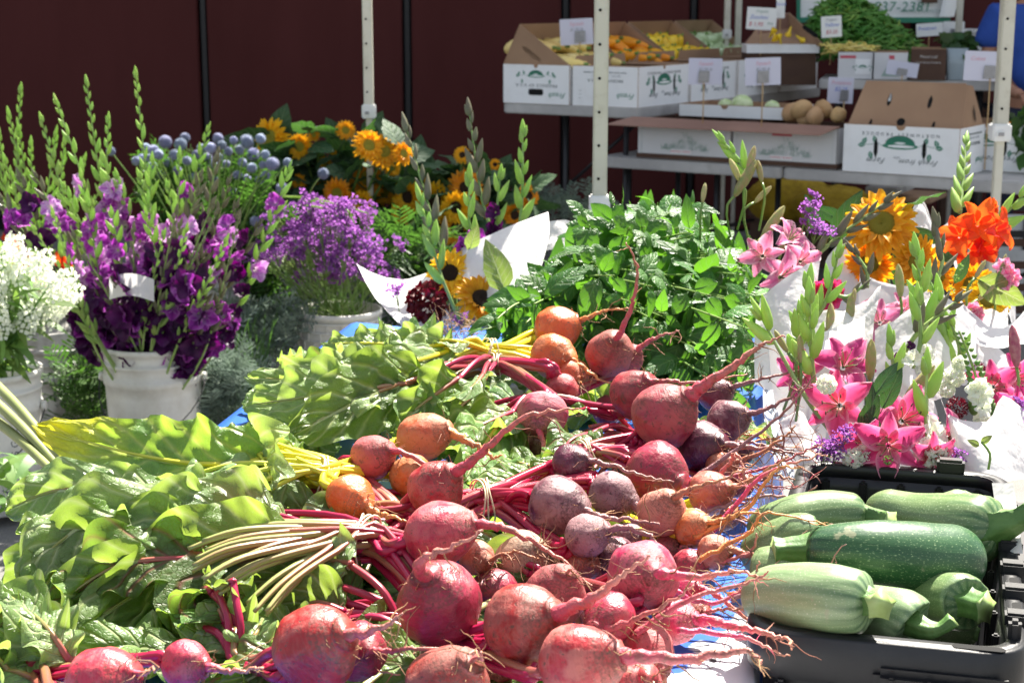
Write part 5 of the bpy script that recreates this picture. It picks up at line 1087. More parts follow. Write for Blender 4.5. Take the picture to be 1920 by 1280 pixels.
for i in range(900):  # the unseen, dense middle of the heap
    q=R.choice([(1150,480,.95),(1250,500,.95),(1300,560,.9),(1200,600,.86),(1320,650,.82),(1100,520,.92),(1230,440,.99),(1350,520,.93)]); p=atz(q[0]+R.uniform(-55,55),q[1]+R.uniform(-40,40),q[2]-.03); p=p+V((0,R.uniform(0,.12),-.03))
    l=bas[i%5]; M=Matrix.Translation(p)@rrot()@Matrix.Scale(R.uniform(.9,1.3),4); b.add([M@V(v) for v in l.v],l.f,list(l.uv))
put('basil_heap',b.mesh('basil_heap',m_basil),None,None,kind='stuff',label='dense inner leaves of the basil heap',category='basil')
# withered roots tuft at the left of the basil
rt=MB()
for i in range(60):
    p=atz(R.uniform(820,900),R.uniform(605,628),.80+R.uniform(0,.04)); di=rv().normalized(); q=[p]
    for s in range(7): di=(di+rv(.6)+V((0,0,.03))).normalized(); q.append(q[-1]+di*.008)
    rt.tube(q,[.0012,.0004],3,cap=False)
put('dry_roots',rt.mesh('dry_roots',m_rootb),None,None,kind='stuff',label='tuft of dry tangled brown roots at the back of the table',category='roots')

# ---------------- black bin with zucchini ----------------
BU=V((.966,-.259,0)); BV=V((.259,.966,0)); BO=V((.262,1.67,0))
BNM=Matrix((BU,BV,V((0,0,1)))).transposed().to_4x4(); BO=BO+V((.0,.012,.014)); BNM.translation=BO
BW,BL,BZ=.30,.70,.80
bn=thing('tote_bin','black plastic bin of zucchini with a chunky notched rim','bin',BO+BU*.15+BV*.3+V((0,0,.5)))
def ring(prof,ins,m,name,th,sub=6):
    """loft of rounded rectangles: prof = (inset, z)"""
    b=MB(); rows=[]
    for (i_,z) in prof: rows.append([BNM@V((x,y,z)) for x,y in roundrect(i_,BW-i_,i_,BL-i_,max(.012,.05-i_),sub)])
    return b.grid(rows,None,0,True)
put('bin_wall',ring([(.030,.50),(.012,.765),(.012,.782),(.020,.782),(.024,.765),(.042,.515),(.05,.51)],0,m_black,'w',0).mesh('bin_wall',m_black,True,.002),bn)
put('bin_floor',MB().box((BW/2,BL/2,.507),(BW-.06,BL-.06,.006),BNM).mesh('bin_floor',m_black,False),bn)
put('rim',ring([(-.002,.745),(-.004,.752),(-.004,.795),(0,.80),(.018,.80),(.020,.797),(.020,.776),(-.0,.774)],0,m_black,'r',0).mesh('rim',m_black,True,.002),bn)
for k in range(9):
    y=.06+k*(BL-.12)/8
    for x,nm in((.0155,1),(BW-.0155,-1)):
        put('inner_rib',MB().box((x+nm*.012,y,.66),(.008,.008,.22),BNM@Matrix.Translation((0,0,0))).mesh('inner_rib',m_black,False,.002),bn)
for k in range(5):
    x=.04+k*(BW-.08)/4
    for y,s in((.0,1),(BL,-1)):
        put('outer_rib' if s>0 else 'inner_rib',MB().box((x,y-.002 if s>0 else y-.03,.70),(.012,.012,.09 if s>0 else .16),BNM).mesh('rib',m_black,False,.003),bn)
put('front_skirt',MB().box((.215,-.008,.742),(.15,.02,.062),BNM).mesh('front_skirt',m_black,False,.008),bn)
for x in(.16,.2,.24,.28): put('skirt_rib',MB().box((x,-.019,.742),(.008,.006,.05),BNM).mesh('skirt_rib',m_black,False,.002),bn)
for k in range(6):
    y=.10+k*.085
    put('rim_lug',MB().box((BW-.006,y,.803),(.03,.022,.018),BNM).mesh('rim_lug',m_black,False,.003),bn)
    put('rim_slot',MB().poly(roundrect(-.005,.005,-.016,.016,.004,3),BNM@Matrix.Translation((BW-.006,y+.042,.8008)),th=.0006).mesh('rim_slot',m_hole,False),bn)
put('rim_slot',MB().poly(roundrect(-.028,.028,-.006,.006,.005,3),BNM@Matrix.Translation((.25,.008,.8008)),th=.0006).mesh('rim_slot',m_hole,False),bn)
put('rim_peg',MB().box((BW-.012,.05,.808),(.014,.016,.026),BNM).mesh('rim_peg',m_black,False,.004),bn)
put('rim_peg',MB().box((.22,BL-.01,.808),(.04,.022,.022),BNM).mesh('rim_peg',m_black,False,.004),bn)
t=thing('side_table','small dark table under the zucchini bin','table',BO+BU*.2+BV*.3)
put('tabletop',MB().box((.2,.35,.485),(.55,.85,.03),BNM).mesh('tabletop',m_dark,False,.005),t)
for a,b in((.0,0),(.4,0),(0,.7),(.4,.7)): put('leg',MB().tube([BNM@V((a,b,0)),BNM@V((a,b,.475))],.015,8).mesh('leg',m_metal),t)
def zucm(name,c1,c2,sp,st):
    n=NT(name); sx=n.n('SeparateXYZ'); n.set(sx,0,n.co('UV')); u,v=sx.outputs[0],sx.outputs[1]
    cb=n.n('CombineXYZ'); n.set(cb,0,n.math('MULTIPLY',u,26)); n.set(cb,1,n.math('MULTIPLY',v,2.2)); 
    lon=n.noise(1,3,cb.outputs[0]); base=n.mix(n.ramp(lon,[(.35,0),(.65,1)]),c1,c2)
    cb2=n.n('CombineXYZ'); n.set(cb2,0,n.math('MULTIPLY',u,150)); n.set(cb2,1,n.math('MULTIPLY',v,75))
    s=n.ramp(n.noise(1,2,cb2.outputs[0]),[(.60,0),(.68,1)]); base=n.mix(n.math('MULTIPLY',s,.7),base,sp)
    rid=n.math('MULTIPLY',n.math('POWER',n.math('ABSOLUTE',n.math('SINE',n.math('MULTIPLY',u,47))),4),n.ramp(v,[(.68,0),(.95,1)])); base=n.mix(n.math('MULTIPLY',rid,.8),base,st)
    base=n.mix(n.math('MULTIPLY',n.ramp(n.noise(30,5),[(.66,0),(.7,1)]),.5),base,(.3,.28,.18))
    n.set(n.b,'Base Color',base); n.b.inputs['Roughness'].default_value=.36; n.bump(n.math('ADD',lon,n.noise(50,3)),.2,.003); return n.m
zl=zucm('pale_zucchini_skin',(.16,.25,.115),(.25,.34,.17),(.45,.5,.36),(.04,.10,.04)); zm=zucm('green_zucchini_skin',(.10,.165,.065),(.17,.24,.10),(.5,.58,.35),(.03,.10,.03)); zd=zucm('dark_zucchini_skin',(.018,.07,.025),(.035,.10,.035),(.32,.42,.22),(.01,.04,.015))
m_zst=mat('zucchini_stalk',(.06,.14,.03),(.12,.22,.06),ns=30,rough=.5,bump=.5,bs=120); m_cut=mat('cut_stalk',(.26,.38,.10),(.36,.47,.18),ns=40,rough=.5)
def zuc(label,path,rads,m,stalk,sr=(.018,.014),seg=28):
    P=cr(path,40); rr=lin(rads,40)
    for i in range(7): k=(i+.15)/7; rr[i]*=math.sqrt(max(0,1-(1-k)**2))
    for i in range(5): k=(i+.45)/5; rr[39-i]*=max(.3,math.sqrt(max(0,1-(1-k)**2)))
    b=MB(); b.tube(P,rr,seg)
    # ridges toward the stalk
    for idx in range(len(b.v)):
        i=idx//seg; k=idx%seg
        if i>26: c=P[min(i,39)]; f=(i-26)/13; p=V(b.v[idx]); b.v[idx]=tuple(c+(p-c)*(1-.10*f*(.5+.5*math.cos(k/seg*math.tau*10))))
    z0=P[0]; t=put('zucchini',None,None,Matrix.Translation(sum(P,V())/40),label=label,category='zucchini'); t.empty_display_size=.03
    put('skin',b.mesh('skin',m),t)
    S=cr([P[-1]-(P[-1]-P[-3]).normalized()*.012]+stalk,10); q=MB(); rs=lin([sr[0]*1.25,sr[0]*.85,sr[1]*.8,sr[1]],10); q.tube(S,rs,15)
    for idx in range(len(q.v)):
        i=idx//15; k=idx%15; c=S[min(i,9)]; p=V(q.v[idx]); q.v[idx]=tuple(c+(p-c)*(1+.22*math.cos(k/15*math.tau*5)))
    q.mi[-1]=1
    put('stalk',q.mesh('stalk',[m_zst,m_cut]),t)
def Z(px,py,d): return atd(px,py,d)
zuc('pale green zucchini at the back left of the bin, stalk pointing right',[Z(1415,995,2.15),Z(1460,985,2.12),Z(1540,968,2.12),Z(1622,964,2.12)],[.02,.031,.036,.034,.026],zm,[Z(1645,970,2.1),Z(1670,975,2.08)],(.014,.012))
zuc('long curved zucchini at the back right, its thick stalk leaving the frame',[Z(1625,945,2.2),Z(1690,965,2.17),Z(1770,985,2.12),Z(1872,990,2.05)],[.016,.03,.034,.042,.046,.042],zm,[Z(1895,978,2.04),Z(1935,962,2.03)],(.022,.017))
zuc('big dark green speckled zucchini lying across the middle of the bin',[Z(1830,1048,1.98),Z(1740,1048,1.95),Z(1620,1035,1.93),Z(1512,1030,1.95)],[.036,.044,.045,.041,.034,.026],zd,[Z(1480,1030,1.95),Z(1450,1032,1.95)],(.017,.015))
zuc('large pale zucchini at the front left with its cut stalk end facing out',[Z(1412,1122,1.88),Z(1470,1118,1.84),Z(1550,1122,1.80),Z(1632,1130,1.77)],[.03,.037,.040,.040,.034],zl,[Z(1642,1132,1.755),Z(1650,1133,1.745)],(.017,.016))
zuc('short pale zucchini with a curled torn stalk at the front of the bin',[Z(1560,1140,1.92),Z(1630,1150,1.86),Z(1695,1160,1.81),Z(1712,1168,1.80)],[.028,.034,.034,.029],zl,[Z(1735,1180,1.78),Z(1765,1178,1.77),Z(1788,1162,1.765)],(.013,.008))
zuc('shaded green zucchini at the right with a broad stalk end',[Z(1690,1120,1.98),Z(1760,1125,1.92),Z(1806,1128,1.88),Z(1816,1130,1.87)],[.028,.034,.034,.028],zm,[Z(1832,1136,1.855),Z(1848,1140,1.845)],(.018,.018))
zuc('blossom end of a pale zucchini peeping over the back right',[Z(1850,965,2.27),Z(1800,952,2.25),Z(1790,950,2.25),Z(1760,955,2.26)],[.02,.026,.024,.02],zl,[Z(1740,960,2.27),Z(1730,962,2.27)],(.012,.01))
zuc('light green zucchini low at the left, partly under the dark one',[Z(1415,1048,2.08),Z(1450,1030,2.05),Z(1500,1010,2.03),Z(1530,1005,2.03)],[.03,.036,.034,.028],zm,[Z(1545,1003,2.03),Z(1560,1000,2.03)],(.014,.012))
zuc('zucchini at the bottom left of the bin below the dark stalk',[Z(1415,1075,1.98),Z(1450,1075,1.97),Z(1500,1080,1.97),Z(1540,1082,1.97)],[.03,.035,.034,.03],zm,[Z(1560,1082,1.97),Z(1570,1082,1.97)],(.014,.012))
zuc('dark zucchini deep in the right of the bin',[Z(1600,1200,2.02),Z(1700,1170,2.02),Z(1780,1175,2.0),Z(1800,1180,2.0)],[.03,.035,.034,.03],zm,[Z(1815,1185,2.0),Z(1830,1190,2.0)],(.014,.012))
# loose tag on the rim
tg=MB().grid([[atd(1860+j*8+i*3,905+i*22,2.17-.02*i-.006*j+.008*math.sin(i)) for j in range(6)] for i in range(7)])
put('paper_tag',tg.mesh('paper_tag',m_paper),None,None,label='crumpled white paper scrap hanging over the right rim of the bin',category='paper')
# ---------------- buckets ----------------
def bucket(cx,Y,zr,rt_,label,h=.38,m=None,style=0,tag=None):
    m=m or m_bucket; x=cx
    t=thing('bucket',label,'bucket',(x,Y,zr-h),'flower buckets')
    M=Matrix.Translation((x,Y,zr-h)); b=MB(); rb=rt_*.86
    def rz(z): return rb+(rt_*.97-rb)*z/h
    prof=[(.001,0),(rb-.006,0),(rb,.006),(rz(h*.5),h*.5)]
    if style==0:
        prof+=[(rz(h*.62),h*.62),(rz(h*.7),h*.70),(rz(h*.7)+.005,h*.708),(rz(h*.75)+.005,h*.76),(rz(h*.78)+.001,h*.77),(rz(h*.85)+.001,h*.85),(rz(h*.85)+.005,h*.855),(rz(h*.87)+.005,h*.875),(rz(h*.9),h*.88),(rz(h*.95),h*.955),(rt_+.003,h*.96),(rt_+.003,h*.995),(rt_,h),(rt_-.004,h),(rt_-.006,h*.98),(rb-.008,.012),(.001,.012)]
        b.lathe(prof,40,M)
    else:
        prof+=[(rz(h*.8),h*.8),(rz(h*.95),h*.95),(rt_+.004,h*.955),(rt_+.004,h*.99),(rt_,h),(rt_-.006,h),(rt_-.008,h*.97),(rb-.008,.012),(.001,.012)]
        b.lathe(prof,40,M)
    put('bucket_shell',b.mesh('bucket_shell',m),t)
    if style==1:   # ladder ribs below the rim
        for row in range(3):
            z=h*.95-.012-row*.032; r=rz(z)+.001
            put('rib',MB().lathe([(r,z-.003),(r+.006,z-.002),(r+.006,z+.002),(r,z+.003)],36,M).mesh('rib',m),t)
            for k in range(18):
                a=math.tau*(k+.5*(row%2))/18
                put('rib',MB().box((0,0,0),(.005,.004,.03),M@Matrix.Rotation(a,4,'Z')@Matrix.Translation((r+.002,0,z-.016))).mesh('rib',m,False),t)
    else:
        zz=h*.735
        for s in(-1,1):
            put('handle_lug',MB().lathe([(.001,0),(.016,0),(.014,.012),(.001,.012)],12,M@Matrix.Translation((s*(rz(zz)+.008),0,zz))@Matrix.Rotation(s*math.pi/2,4,'Y')).mesh('handle_lug',m),t)
        hp_=[M@V(((rz(zz)+.018)*math.cos(a),-(rz(zz)+.03)*math.sin(a),zz-.15*math.sin(a))) for a in [math.pi*k/20 for k in range(21)]]
        put('wire_handle',MB().tube(hp_,.002,6).mesh('wire_handle',m_metal),t)
    wt=mat('bucket_water',(.02,.03,.02),rough=.05) if 'bucket_water' not in bpy.data.materials else bpy.data.materials['bucket_water']
    put('water',MB().lathe([(.001,h*.45),(rz(h*.45)-.01,h*.45)],24,M).mesh('water',wt),t)
    return t
def bx_(px,py,Y): p=atY(px,py,Y); return p.x,p.z
GX,GZ=bx_(284,640,4.9); bucket(GX,4.9,GZ,.158,'white bucket holding the tall purple gladioli',.42)
SX,SZ=bx_(635,578,5.6); bucket(SX,5.6,SZ,.152,'white ladder-ribbed bucket of purple statice',.40,style=1)
KX,KZ=bx_(-18,690,4.55); kb=bucket(KX,4.55,KZ,.145,'white bucket of white stock flowers, cut by the left edge of the photo',.42)
text('(A)',.07,m_ink,kb,face_frame(V((KX+.085,4.55-.138,KZ-.30)),V((1,.35,0)))@Matrix.Rotation(math.pi/2,4,'Z'))
text('LOT 5 GAL',.03,m_ink,kb,face_frame(V((KX+.10,4.55-.132,KZ-.22)),V((1,.4,0)))@Matrix.Rotation(math.pi/2,4,'Z'))
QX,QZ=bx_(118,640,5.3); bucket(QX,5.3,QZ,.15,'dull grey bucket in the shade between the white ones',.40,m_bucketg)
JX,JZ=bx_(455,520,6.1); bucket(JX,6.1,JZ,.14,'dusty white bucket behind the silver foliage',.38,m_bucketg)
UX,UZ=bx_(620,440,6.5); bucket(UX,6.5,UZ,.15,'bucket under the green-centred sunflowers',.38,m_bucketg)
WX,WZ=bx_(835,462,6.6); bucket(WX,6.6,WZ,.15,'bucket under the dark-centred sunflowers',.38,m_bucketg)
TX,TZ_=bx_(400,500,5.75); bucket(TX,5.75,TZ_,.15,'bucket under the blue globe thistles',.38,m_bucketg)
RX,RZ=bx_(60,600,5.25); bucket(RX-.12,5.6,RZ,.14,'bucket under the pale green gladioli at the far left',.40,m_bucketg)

# ---------------- flower meshes ----------------
def petal(L,W,curl=.3,cup=.2,ruf=.05,seed=0,nu=3,nv=6,tip=.8,lift=.6,r0=.004):
    """rows of one petal growing along +X, opening upward (+Z)"""
    rows=[]
    for i in range(nv+1):
        v=i/nv; w=W*.5*math.sin(math.pi*min(.97,v**tip*.93+.06))**.7; a=lift*(1-v*curl*2)
        x=r0+L*v*math.cos(lift*(1-v*curl)); z=L*(math.sin(lift)*v-curl*v*v*.9)
        rows.append([V((x,(j/nu)*w,z+cup*w*(j/nu)**2*1.5+ruf*L*math.sin(v*9+seed+j*2.1)*abs(j/nu)*v)) for j in range(-nu,nu+1)])
    return rows
def floret(L,W,n=6,**k):
    b=MB()
    for i in range(n):
        kk=dict(k); kk['seed']=k.get('seed',0)+i*1.7; sc2=1 if i%2 else .86
        rw=petal(L*sc2,W*(1.1 if i%2 else .85),**kk); M=Matrix.Rotation(math.tau*i/n,4,'Z')
        b.grid([[M@p for p in r] for r in rw])
    return b
GF=[floret(.042,.036,6,curl=.25+.1*s,cup=.3,ruf=.14,seed=s,lift=.9-.15*s,nv=5) for s in range(3)]
GFM={}
def gf(m,s):
    k=(m.name,s)
    if k not in GFM: GFM[k]=GF[s].mesh('blossom',m)
    return GFM[k]
def budmesh(L,W,m,m2=None):
    b=MB(); b.lathe([(.0008,0),(W*.35,L*.08),(W*.5,L*.3),(W*.42,L*.6),(W*.2,L*.87),(.0006,L)],8,fn=lambda th,i,r,z:(r*(1+.2*math.cos(2*th)),z)); return b
BUDS={}
def gbud(m):
    if m.name not in BUDS: BUDS[m.name]=[budmesh(.045,.013,m).mesh('bud',m),budmesh(.032,.011,m).mesh('bud',m)]
    return BUDS[m.name]
m_gst=mat('gladiolus_stem',(.22,.36,.09),(.32,.44,.16),ns=20,rough=.45,tr=.1,rand=.2)
def glad(base,tip,label,group=None,bm=None,cols=None,f0=.35,f1=.6,bend=.03,sp=.026,b0=None,fs=1,cat='gladiolus',face=None,parent=None,bs=1):
    bm=bm or m_bud; base,tip=V(base),V(tip); L=(tip-base).length
    side=(tip-base).cross(V((0,1,0))).normalized()*R.uniform(-bend,bend)
    P=cr([base,base.lerp(tip,.35)+side,base.lerp(tip,.7)+side*.6,tip+V((R.uniform(-.025,.025),0,0)) if parent is None else tip],26)
    t=thing('gladiolus',label,cat,base,group) if parent is None else put('gladiolus',None,parent,Matrix.Translation(base))
    put('stem',MB().tube(P,[.0045,.004,.003,.0016],6).mesh('stem',m_gst),t)
    def at(f):
        x=f*25; i=min(int(x),24); return P[i].lerp(P[i+1],x-i),(P[i+1]-P[i]).normalized()
    f=f0; k=0; fd=V(face) if face else V((R.uniform(-.5,.5),-1,.1))
    step=sp/L
    while f<.985:
        p,T_=at(f); s=1 if k%2 else -1; sd=T_.cross(fd).normalized()*s
        if f<f1 and cols and (R.random()<.42 or f<f0+.12):
            d=(sd*.55+fd.normalized()*.8+T_*.35+rv(.3)).normalized(); m=R.choice(cols)
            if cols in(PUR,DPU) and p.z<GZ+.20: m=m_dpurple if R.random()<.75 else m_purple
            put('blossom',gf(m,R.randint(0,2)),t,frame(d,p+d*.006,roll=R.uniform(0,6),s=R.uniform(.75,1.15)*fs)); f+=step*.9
        else:
            g=max(0,(f-f1)/(1-f1)) if f1<1 else 0; d=(T_+sd*(.38-.2*g)+fd.normalized()*.12+rv(.06)).normalized(); q=gbud(bm)
            put('bud',q[0 if g<.5 else 1],t,frame(d,p+sd*.0025,roll=R.uniform(0,6),s=(1.15-.45*g)*bs*R.uniform(.85,1.15))); f+=step*(1-.3*g)*R.uniform(.8,1.2)
        k+=1
    d=(P[-1]-P[-2]).normalized(); put('bud',gbud(bm)[0],t,frame(d,P[-1]-d*.01,s=.8*bs))
    return t
GB0=V((GX,4.9,GZ-.28))
# purple gladioli in the white bucket: (tip px, tip Y, colours, bud material)
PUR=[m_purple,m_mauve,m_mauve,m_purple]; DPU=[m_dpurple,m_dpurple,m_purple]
tips=[(245,140,4.95,PUR,m_bud,.5),(150,155,5.1,PUR,m_bud,.42),(120,190,5.0,PUR,m_bud,.45),(80,225,4.95,DPU,m_bud,.5),(190,225,5.05,PUR,m_bud,.5),(205,300,4.8,PUR,m_bud,.6),(380,243,5.0,PUR,m_bud,.5),(340,290,4.85,PUR,m_bud,.6),(300,300,4.8,PUR,m_bud,.62),(265,330,4.75,PUR,m_bud,.65),(235,330,4.8,DPU,m_bud,.6),
(400,300,4.95,DPU,m_budd,.5),(418,290,5.0,DPU,m_budd,.5),(385,330,4.8,DPU,m_budd,.6),(430,340,4.9,DPU,m_budd,.55),(548,315,4.9,PUR,m_bud,.55),(455,385,4.8,PUR,m_budd,.7),(365,360,4.75,PUR,m_budd,.68),(325,350,4.7,PUR,m_bud,.7),(30,330,4.85,DPU,m_budd,.55),(5,370,4.8,DPU,m_budd,.55),(-20,330,4.85,DPU,m_budd,.5),(60,330,4.8,PUR,m_budd,.6),(140,330,4.75,PUR,m_bud,.7),(105,350,4.8,PUR,m_bud,.66),(175,380,4.7,PUR,m_bud,.75),(215,400,4.7,PUR,m_bud,.8),(470,420,4.85,DPU,m_budd,.6),(290,400,4.65,DPU,m_bud,.75),(350,420,4.65,DPU,m_budd,.75)]
gn=['upright','slightly bent','thin','tall','short','leaning']
for i,(px,py,Y,cl,bm,f1) in enumerate(tips):
    side='left' if px<200 else 'right' if px>330 else 'middle'; hue='bright purple' if cl is PUR else 'dark purple'
    glad(GB0+V((R.uniform(-.08,.08),R.uniform(-.06,.06),0)),atY(px,py,Y),f'{hue} gladiolus at the {side} of the white bucket','gladioli in the white bucket',bm,cl,.34,min(.9,max(.45,(850-R.uniform(335,450))/(850-py))),.06,sp=.031,bs=1.05)
for i in range(24):   # low blossoms spilling over the rim
    px=R.uniform(150,440); py=R.uniform(480,625)-abs(px-290)*.15; 
    glad(GB0+V((R.uniform(-.05,.05),0,.1)),atY(px,py,R.uniform(4.62,4.85)),'short dark gladiolus hanging over the white bucket rim','gladioli low over the bucket rim',m_budd,[m_dpurple,m_dpurple,m_dpurple,m_dpurple,m_purple],.30,.97,.03,sp=.021,fs=1.15)
for i,(px,py,c) in enumerate([(35,170,None),(20,300,m_redor),(100,250,None),(60,270,m_redor),(-10,250,None),(130,265,None),(45,245,None),(160,300,m_redor),(5,290,m_redor),(75,330,m_redor),(25,215,None),(115,300,m_redor),(185,330,None)]):
    glad(V((RX-.12+R.uniform(-.06,.06),5.6,RZ-.2)),atY(px,py,R.uniform(5.35,5.6)),'pale green gladiolus spike with '+('scarlet blossoms' if c else 'closed buds')+' at the far left','pale green gladioli at the far left',m_bud,[c] if c else None,.35,.6 if c else .3,.04,sp=.03,bs=1.15)
for i,(px,py) in enumerate([(105,400),(140,440),(80,430),(330,395),(360,430),(400,400),(430,450),(240,430),(300,440),(385,380),(60,460),(445,410)]):
    glad(GB0+V((R.uniform(-.04,.04),-.06,.05)),atY(px,py,R.uniform(4.55,4.65)),'grey-green gladiolus spike still in bud at the front of the white bucket','budding gladioli at the front',m_budd if i%2 else m_bud,None,.42,.42,.05,sp=.03,bs=1.0)
# paper sleeve inside the gladioli
q=MB().grid([[atY(205+j*14,520+i*14-8*math.sin(j*.6),4.62+.012*math.cos(j)) for j in range(7)] for i in range(4)]); put('paper_sleeve',q.mesh('paper_sleeve',m_paper),None,None,label='scrap of white paper sleeve showing among the purple gladioli',category='paper')

# ---------------- statice ----------------
def statsprig(seed,m):
    rr=random.Random(seed); b=MB(); b.tube([V((0,0,-.12)),V((0,0,-.03)),V((0,0,.02))],[.0016,.0013,.0008],4,1)
    for k in range(9):
        a=rr.uniform(0,6.28); r=rr.uniform(.012,.034); tip=V((r*math.cos(a),r*math.sin(a),rr.uniform(0,.035))); o=V((0,0,-.04)); b.tube([o,o.lerp(tip,.6)+V((0,0,.004)),tip],[.0009,.0006],3,1)
        for q in range(7):
            c=tip+V((rr.uniform(-.012,.012),rr.uniform(-.012,.012),rr.uniform(-.004,.006)+q*.001)); s=rr.uniform(.0035,.0055); M=Matrix.Translation(c)@Matrix.Rotation(rr.uniform(-.7,.7),4,'X')@Matrix.Rotation(rr.uniform(-.7,.7),4,'Y')
            vs=[M@V((0,0,-s))]+[M@V((s*math.cos(math.tau*w/5),s*math.sin(math.tau*w/5),s*.6+.001*(w%2))) for w in range(5)]; b.add(vs,[(0,1+w,1+(w+1)%5) for w in range(5)])
        if rr.random()<.6:
            M=Matrix.Translation(tip+V((0,0,.006))); s=.0018; b.add([M@V(p) for p in((s,0,0),(-s,0,0),(0,s,0),(0,-s,0),(0,0,s),(0,0,-s))],[(0,2,4),(2,1,4),(1,3,4),(3,0,4),(2,0,5),(1,2,5),(3,1,5),(0,3,5)],None,2)
    return b.mesh('sprig',[m,m_stemg,m_whitep])
SP=[statsprig(s,m_stat) for s in range(5)]
st=thing('statice_bunch','dense bunch of purple statice in the ladder-ribbed bucket','statice',(SX,5.6,SZ))
so_=V((SX,5.6,SZ-.1))
for k in range(100):
    px=R.gauss(605,62); py=R.uniform(390,535); 
    if abs(px-608)>142-.32*abs(py-450): continue
    d_=R.uniform(-.16,.2); p=atY(px,py,5.55+d_); 
    put('sprig',SP[k%5],st,frame((p-so_)+rv(.12),p,roll=R.uniform(0,6),s=R.uniform(.9,1.4)))
    if k%2==0: put('stalk',MB().tube(cr([so_+V((R.uniform(-.1,.1),R.uniform(-.05,.05),0)),so_.lerp(p,.6)+rv(.02),p],8),[.0022,.0016],4).mesh('stalk',m_stemg),st)
for k in range(70):
    px=R.uniform(500,720); py=R.uniform(490,560); p=atY(px,py,5.45+R.uniform(0,.25)); o=so_+V((R.uniform(-.12,.12),R.uniform(-.08,.08),.02))
    put('stalk',MB().tube(cr([o,o.lerp(p,.5)+rv(.015),p],7),[.002,.0014],4).mesh('stalk',m_stemg),st)
for (x0,y0,x1,y1) in((520,368,650,388),(560,375,690,400),(600,380,665,405),(520,388,630,395),(640,385,665,420)):
    a,b_=atY(x0,y0,5.5),atY(x1,y1,5.45); put('stalk',MB().tube(cr([a,a.lerp(b_,.5)+V((0,0,.012)),b_],8),[.004,.004,.002],5).mesh('stalk',m_bud),st)
# ---------------- globe thistles ----------------
gb=MB()
for i in range(170):
    f=(i+.5)/170; z=1-2*f; r=math.sqrt(1-z*z); a=i*2.39996; d=V((r*math.cos(a),r*math.sin(a),z)); x=d.orthogonal().normalized()*.10; y=d.cross(x.normalized())*.10; gb.add([d*.72+x,d*.72-x*.5+y,d*.72-x*.5-y,d*1.22],[(0,1,3),(1,2,3),(2,0,3)])
gb.lathe([(.001 if k in(0,8) else .78*math.sin(math.pi*k/8),-.78*math.cos(math.pi*k/8)) for k in range(9)],12)
GMS=gb.mesh('flower_globe',m_globe)
gl1=[(920,597,9),(970,615,11),(1043,562,13),(1140,575,12),(1168,535,10),(1270,600,9),(1330,600,11),(1375,540,11),(1440,620,9),(1475,550,8),(1515,610,10),(1555,560,14),(1645,540,10),(1600,640,13),(1675,640,9),(1590,725,10),(1720,700,13),(1815,690,9),(1500,770,9),(1470,885,12),(1780,855,12),(1225,780,10),(860,680,9),(895,665,9),(945,660,8),(1000,640,10),(1060,690,10),(1100,640,10),(1020,770,10),(700,620,9),(960,710,9),(1640,800,9),(1680,770,9),(1560,790,8),(1310,655,9),(1240,640,9),(1400,580,9),(1345,700,9),(1180,680,9),(1430,700,8),(1250,720,8),(1530,690,9),(1610,1060,10),(1380,660,9),(1120,740,9),(1660,705,8)]
for i,(x,y,r) in enumerate(gl1+[(2041,761,11),(1350,800,9),(1480,1010,8)]):
    px,py=x/3.368,100+y/3.368; Y=R.uniform(5.45,5.85); p=atY(px,py,Y); rr=r/F*Y*.92
    t=thing('globe_thistle','round blue-grey globe thistle head above the statice' if px<600 else 'single blue globe thistle apart in front of the sunflowers','thistle',p,'blue globe thistles')
    put('flower_globe',GMS,t,Matrix.Translation(p)@rrot()@Matrix.Scale(rr,4))
    o=V((TX+R.uniform(-.06,.06),5.75,TZ_-.1)) if px<600 else atY(555,420,5.8); put('stem',MB().tube(cr([o,o.lerp(p,.6)+V((0,0,.02)),p],9),[.003,.0025],5).mesh('stem',m_stemg),t)
# ---------------- sunflowers ----------------
def sunhead(seed,double=True):
    rr=random.Random(seed); b=MB()
    for L_,n,z0,lf in((1,20,0,.15),(.95,19,.04,.4),(.8,15,.07,.75)):
        for i in range(n):
            rw=petal(.62*rr.uniform(.9,1.15),.27,curl=rr.uniform(.1,.45),cup=.5,ruf=.05,seed=i,nu=1,nv=4,tip=.75,lift=lf+rr.uniform(-.25,.25),r0=.38); M=Matrix.Rotation(math.tau*(i+rr.uniform(-.3,.3))/n,4,'Z')@Matrix.Translation((0,0,z0)); b.grid([[M@(p*L_) for p in r] for r in rw])
    return b
SHM=[sunhead(s) for s in range(3)]; DSC=MB().lathe([(.02,.10),(.12,.13),(.25,.16),(.36,.12),(.44,.0),(.3,-.08),(.05,-.12)],20)
DM1=DSC.mesh('disc',m_disc); DM2=DSC.mesh('disc',m_ddisc); CAL=MB()
for i in range(14):
    M=Matrix.Rotation(math.tau*i/14,4,'Z')@Matrix.Translation((0,0,-.08)); CAL.grid([[M@p for p in r] for r in petal(.5,.2,curl=.1,cup=.3,nu=1,nv=3,lift=.1,r0=.15)])
CALM=CAL.mesh('bracts',m_sunleaf)
PH={}
SLF=[leafblade(.13,.10,3,7,fold=.3,curl=.5,ruf=.05,seed=s,tip=.62,pet=.05).mesh('leaf',m_sunleaf) for s in range(4)]
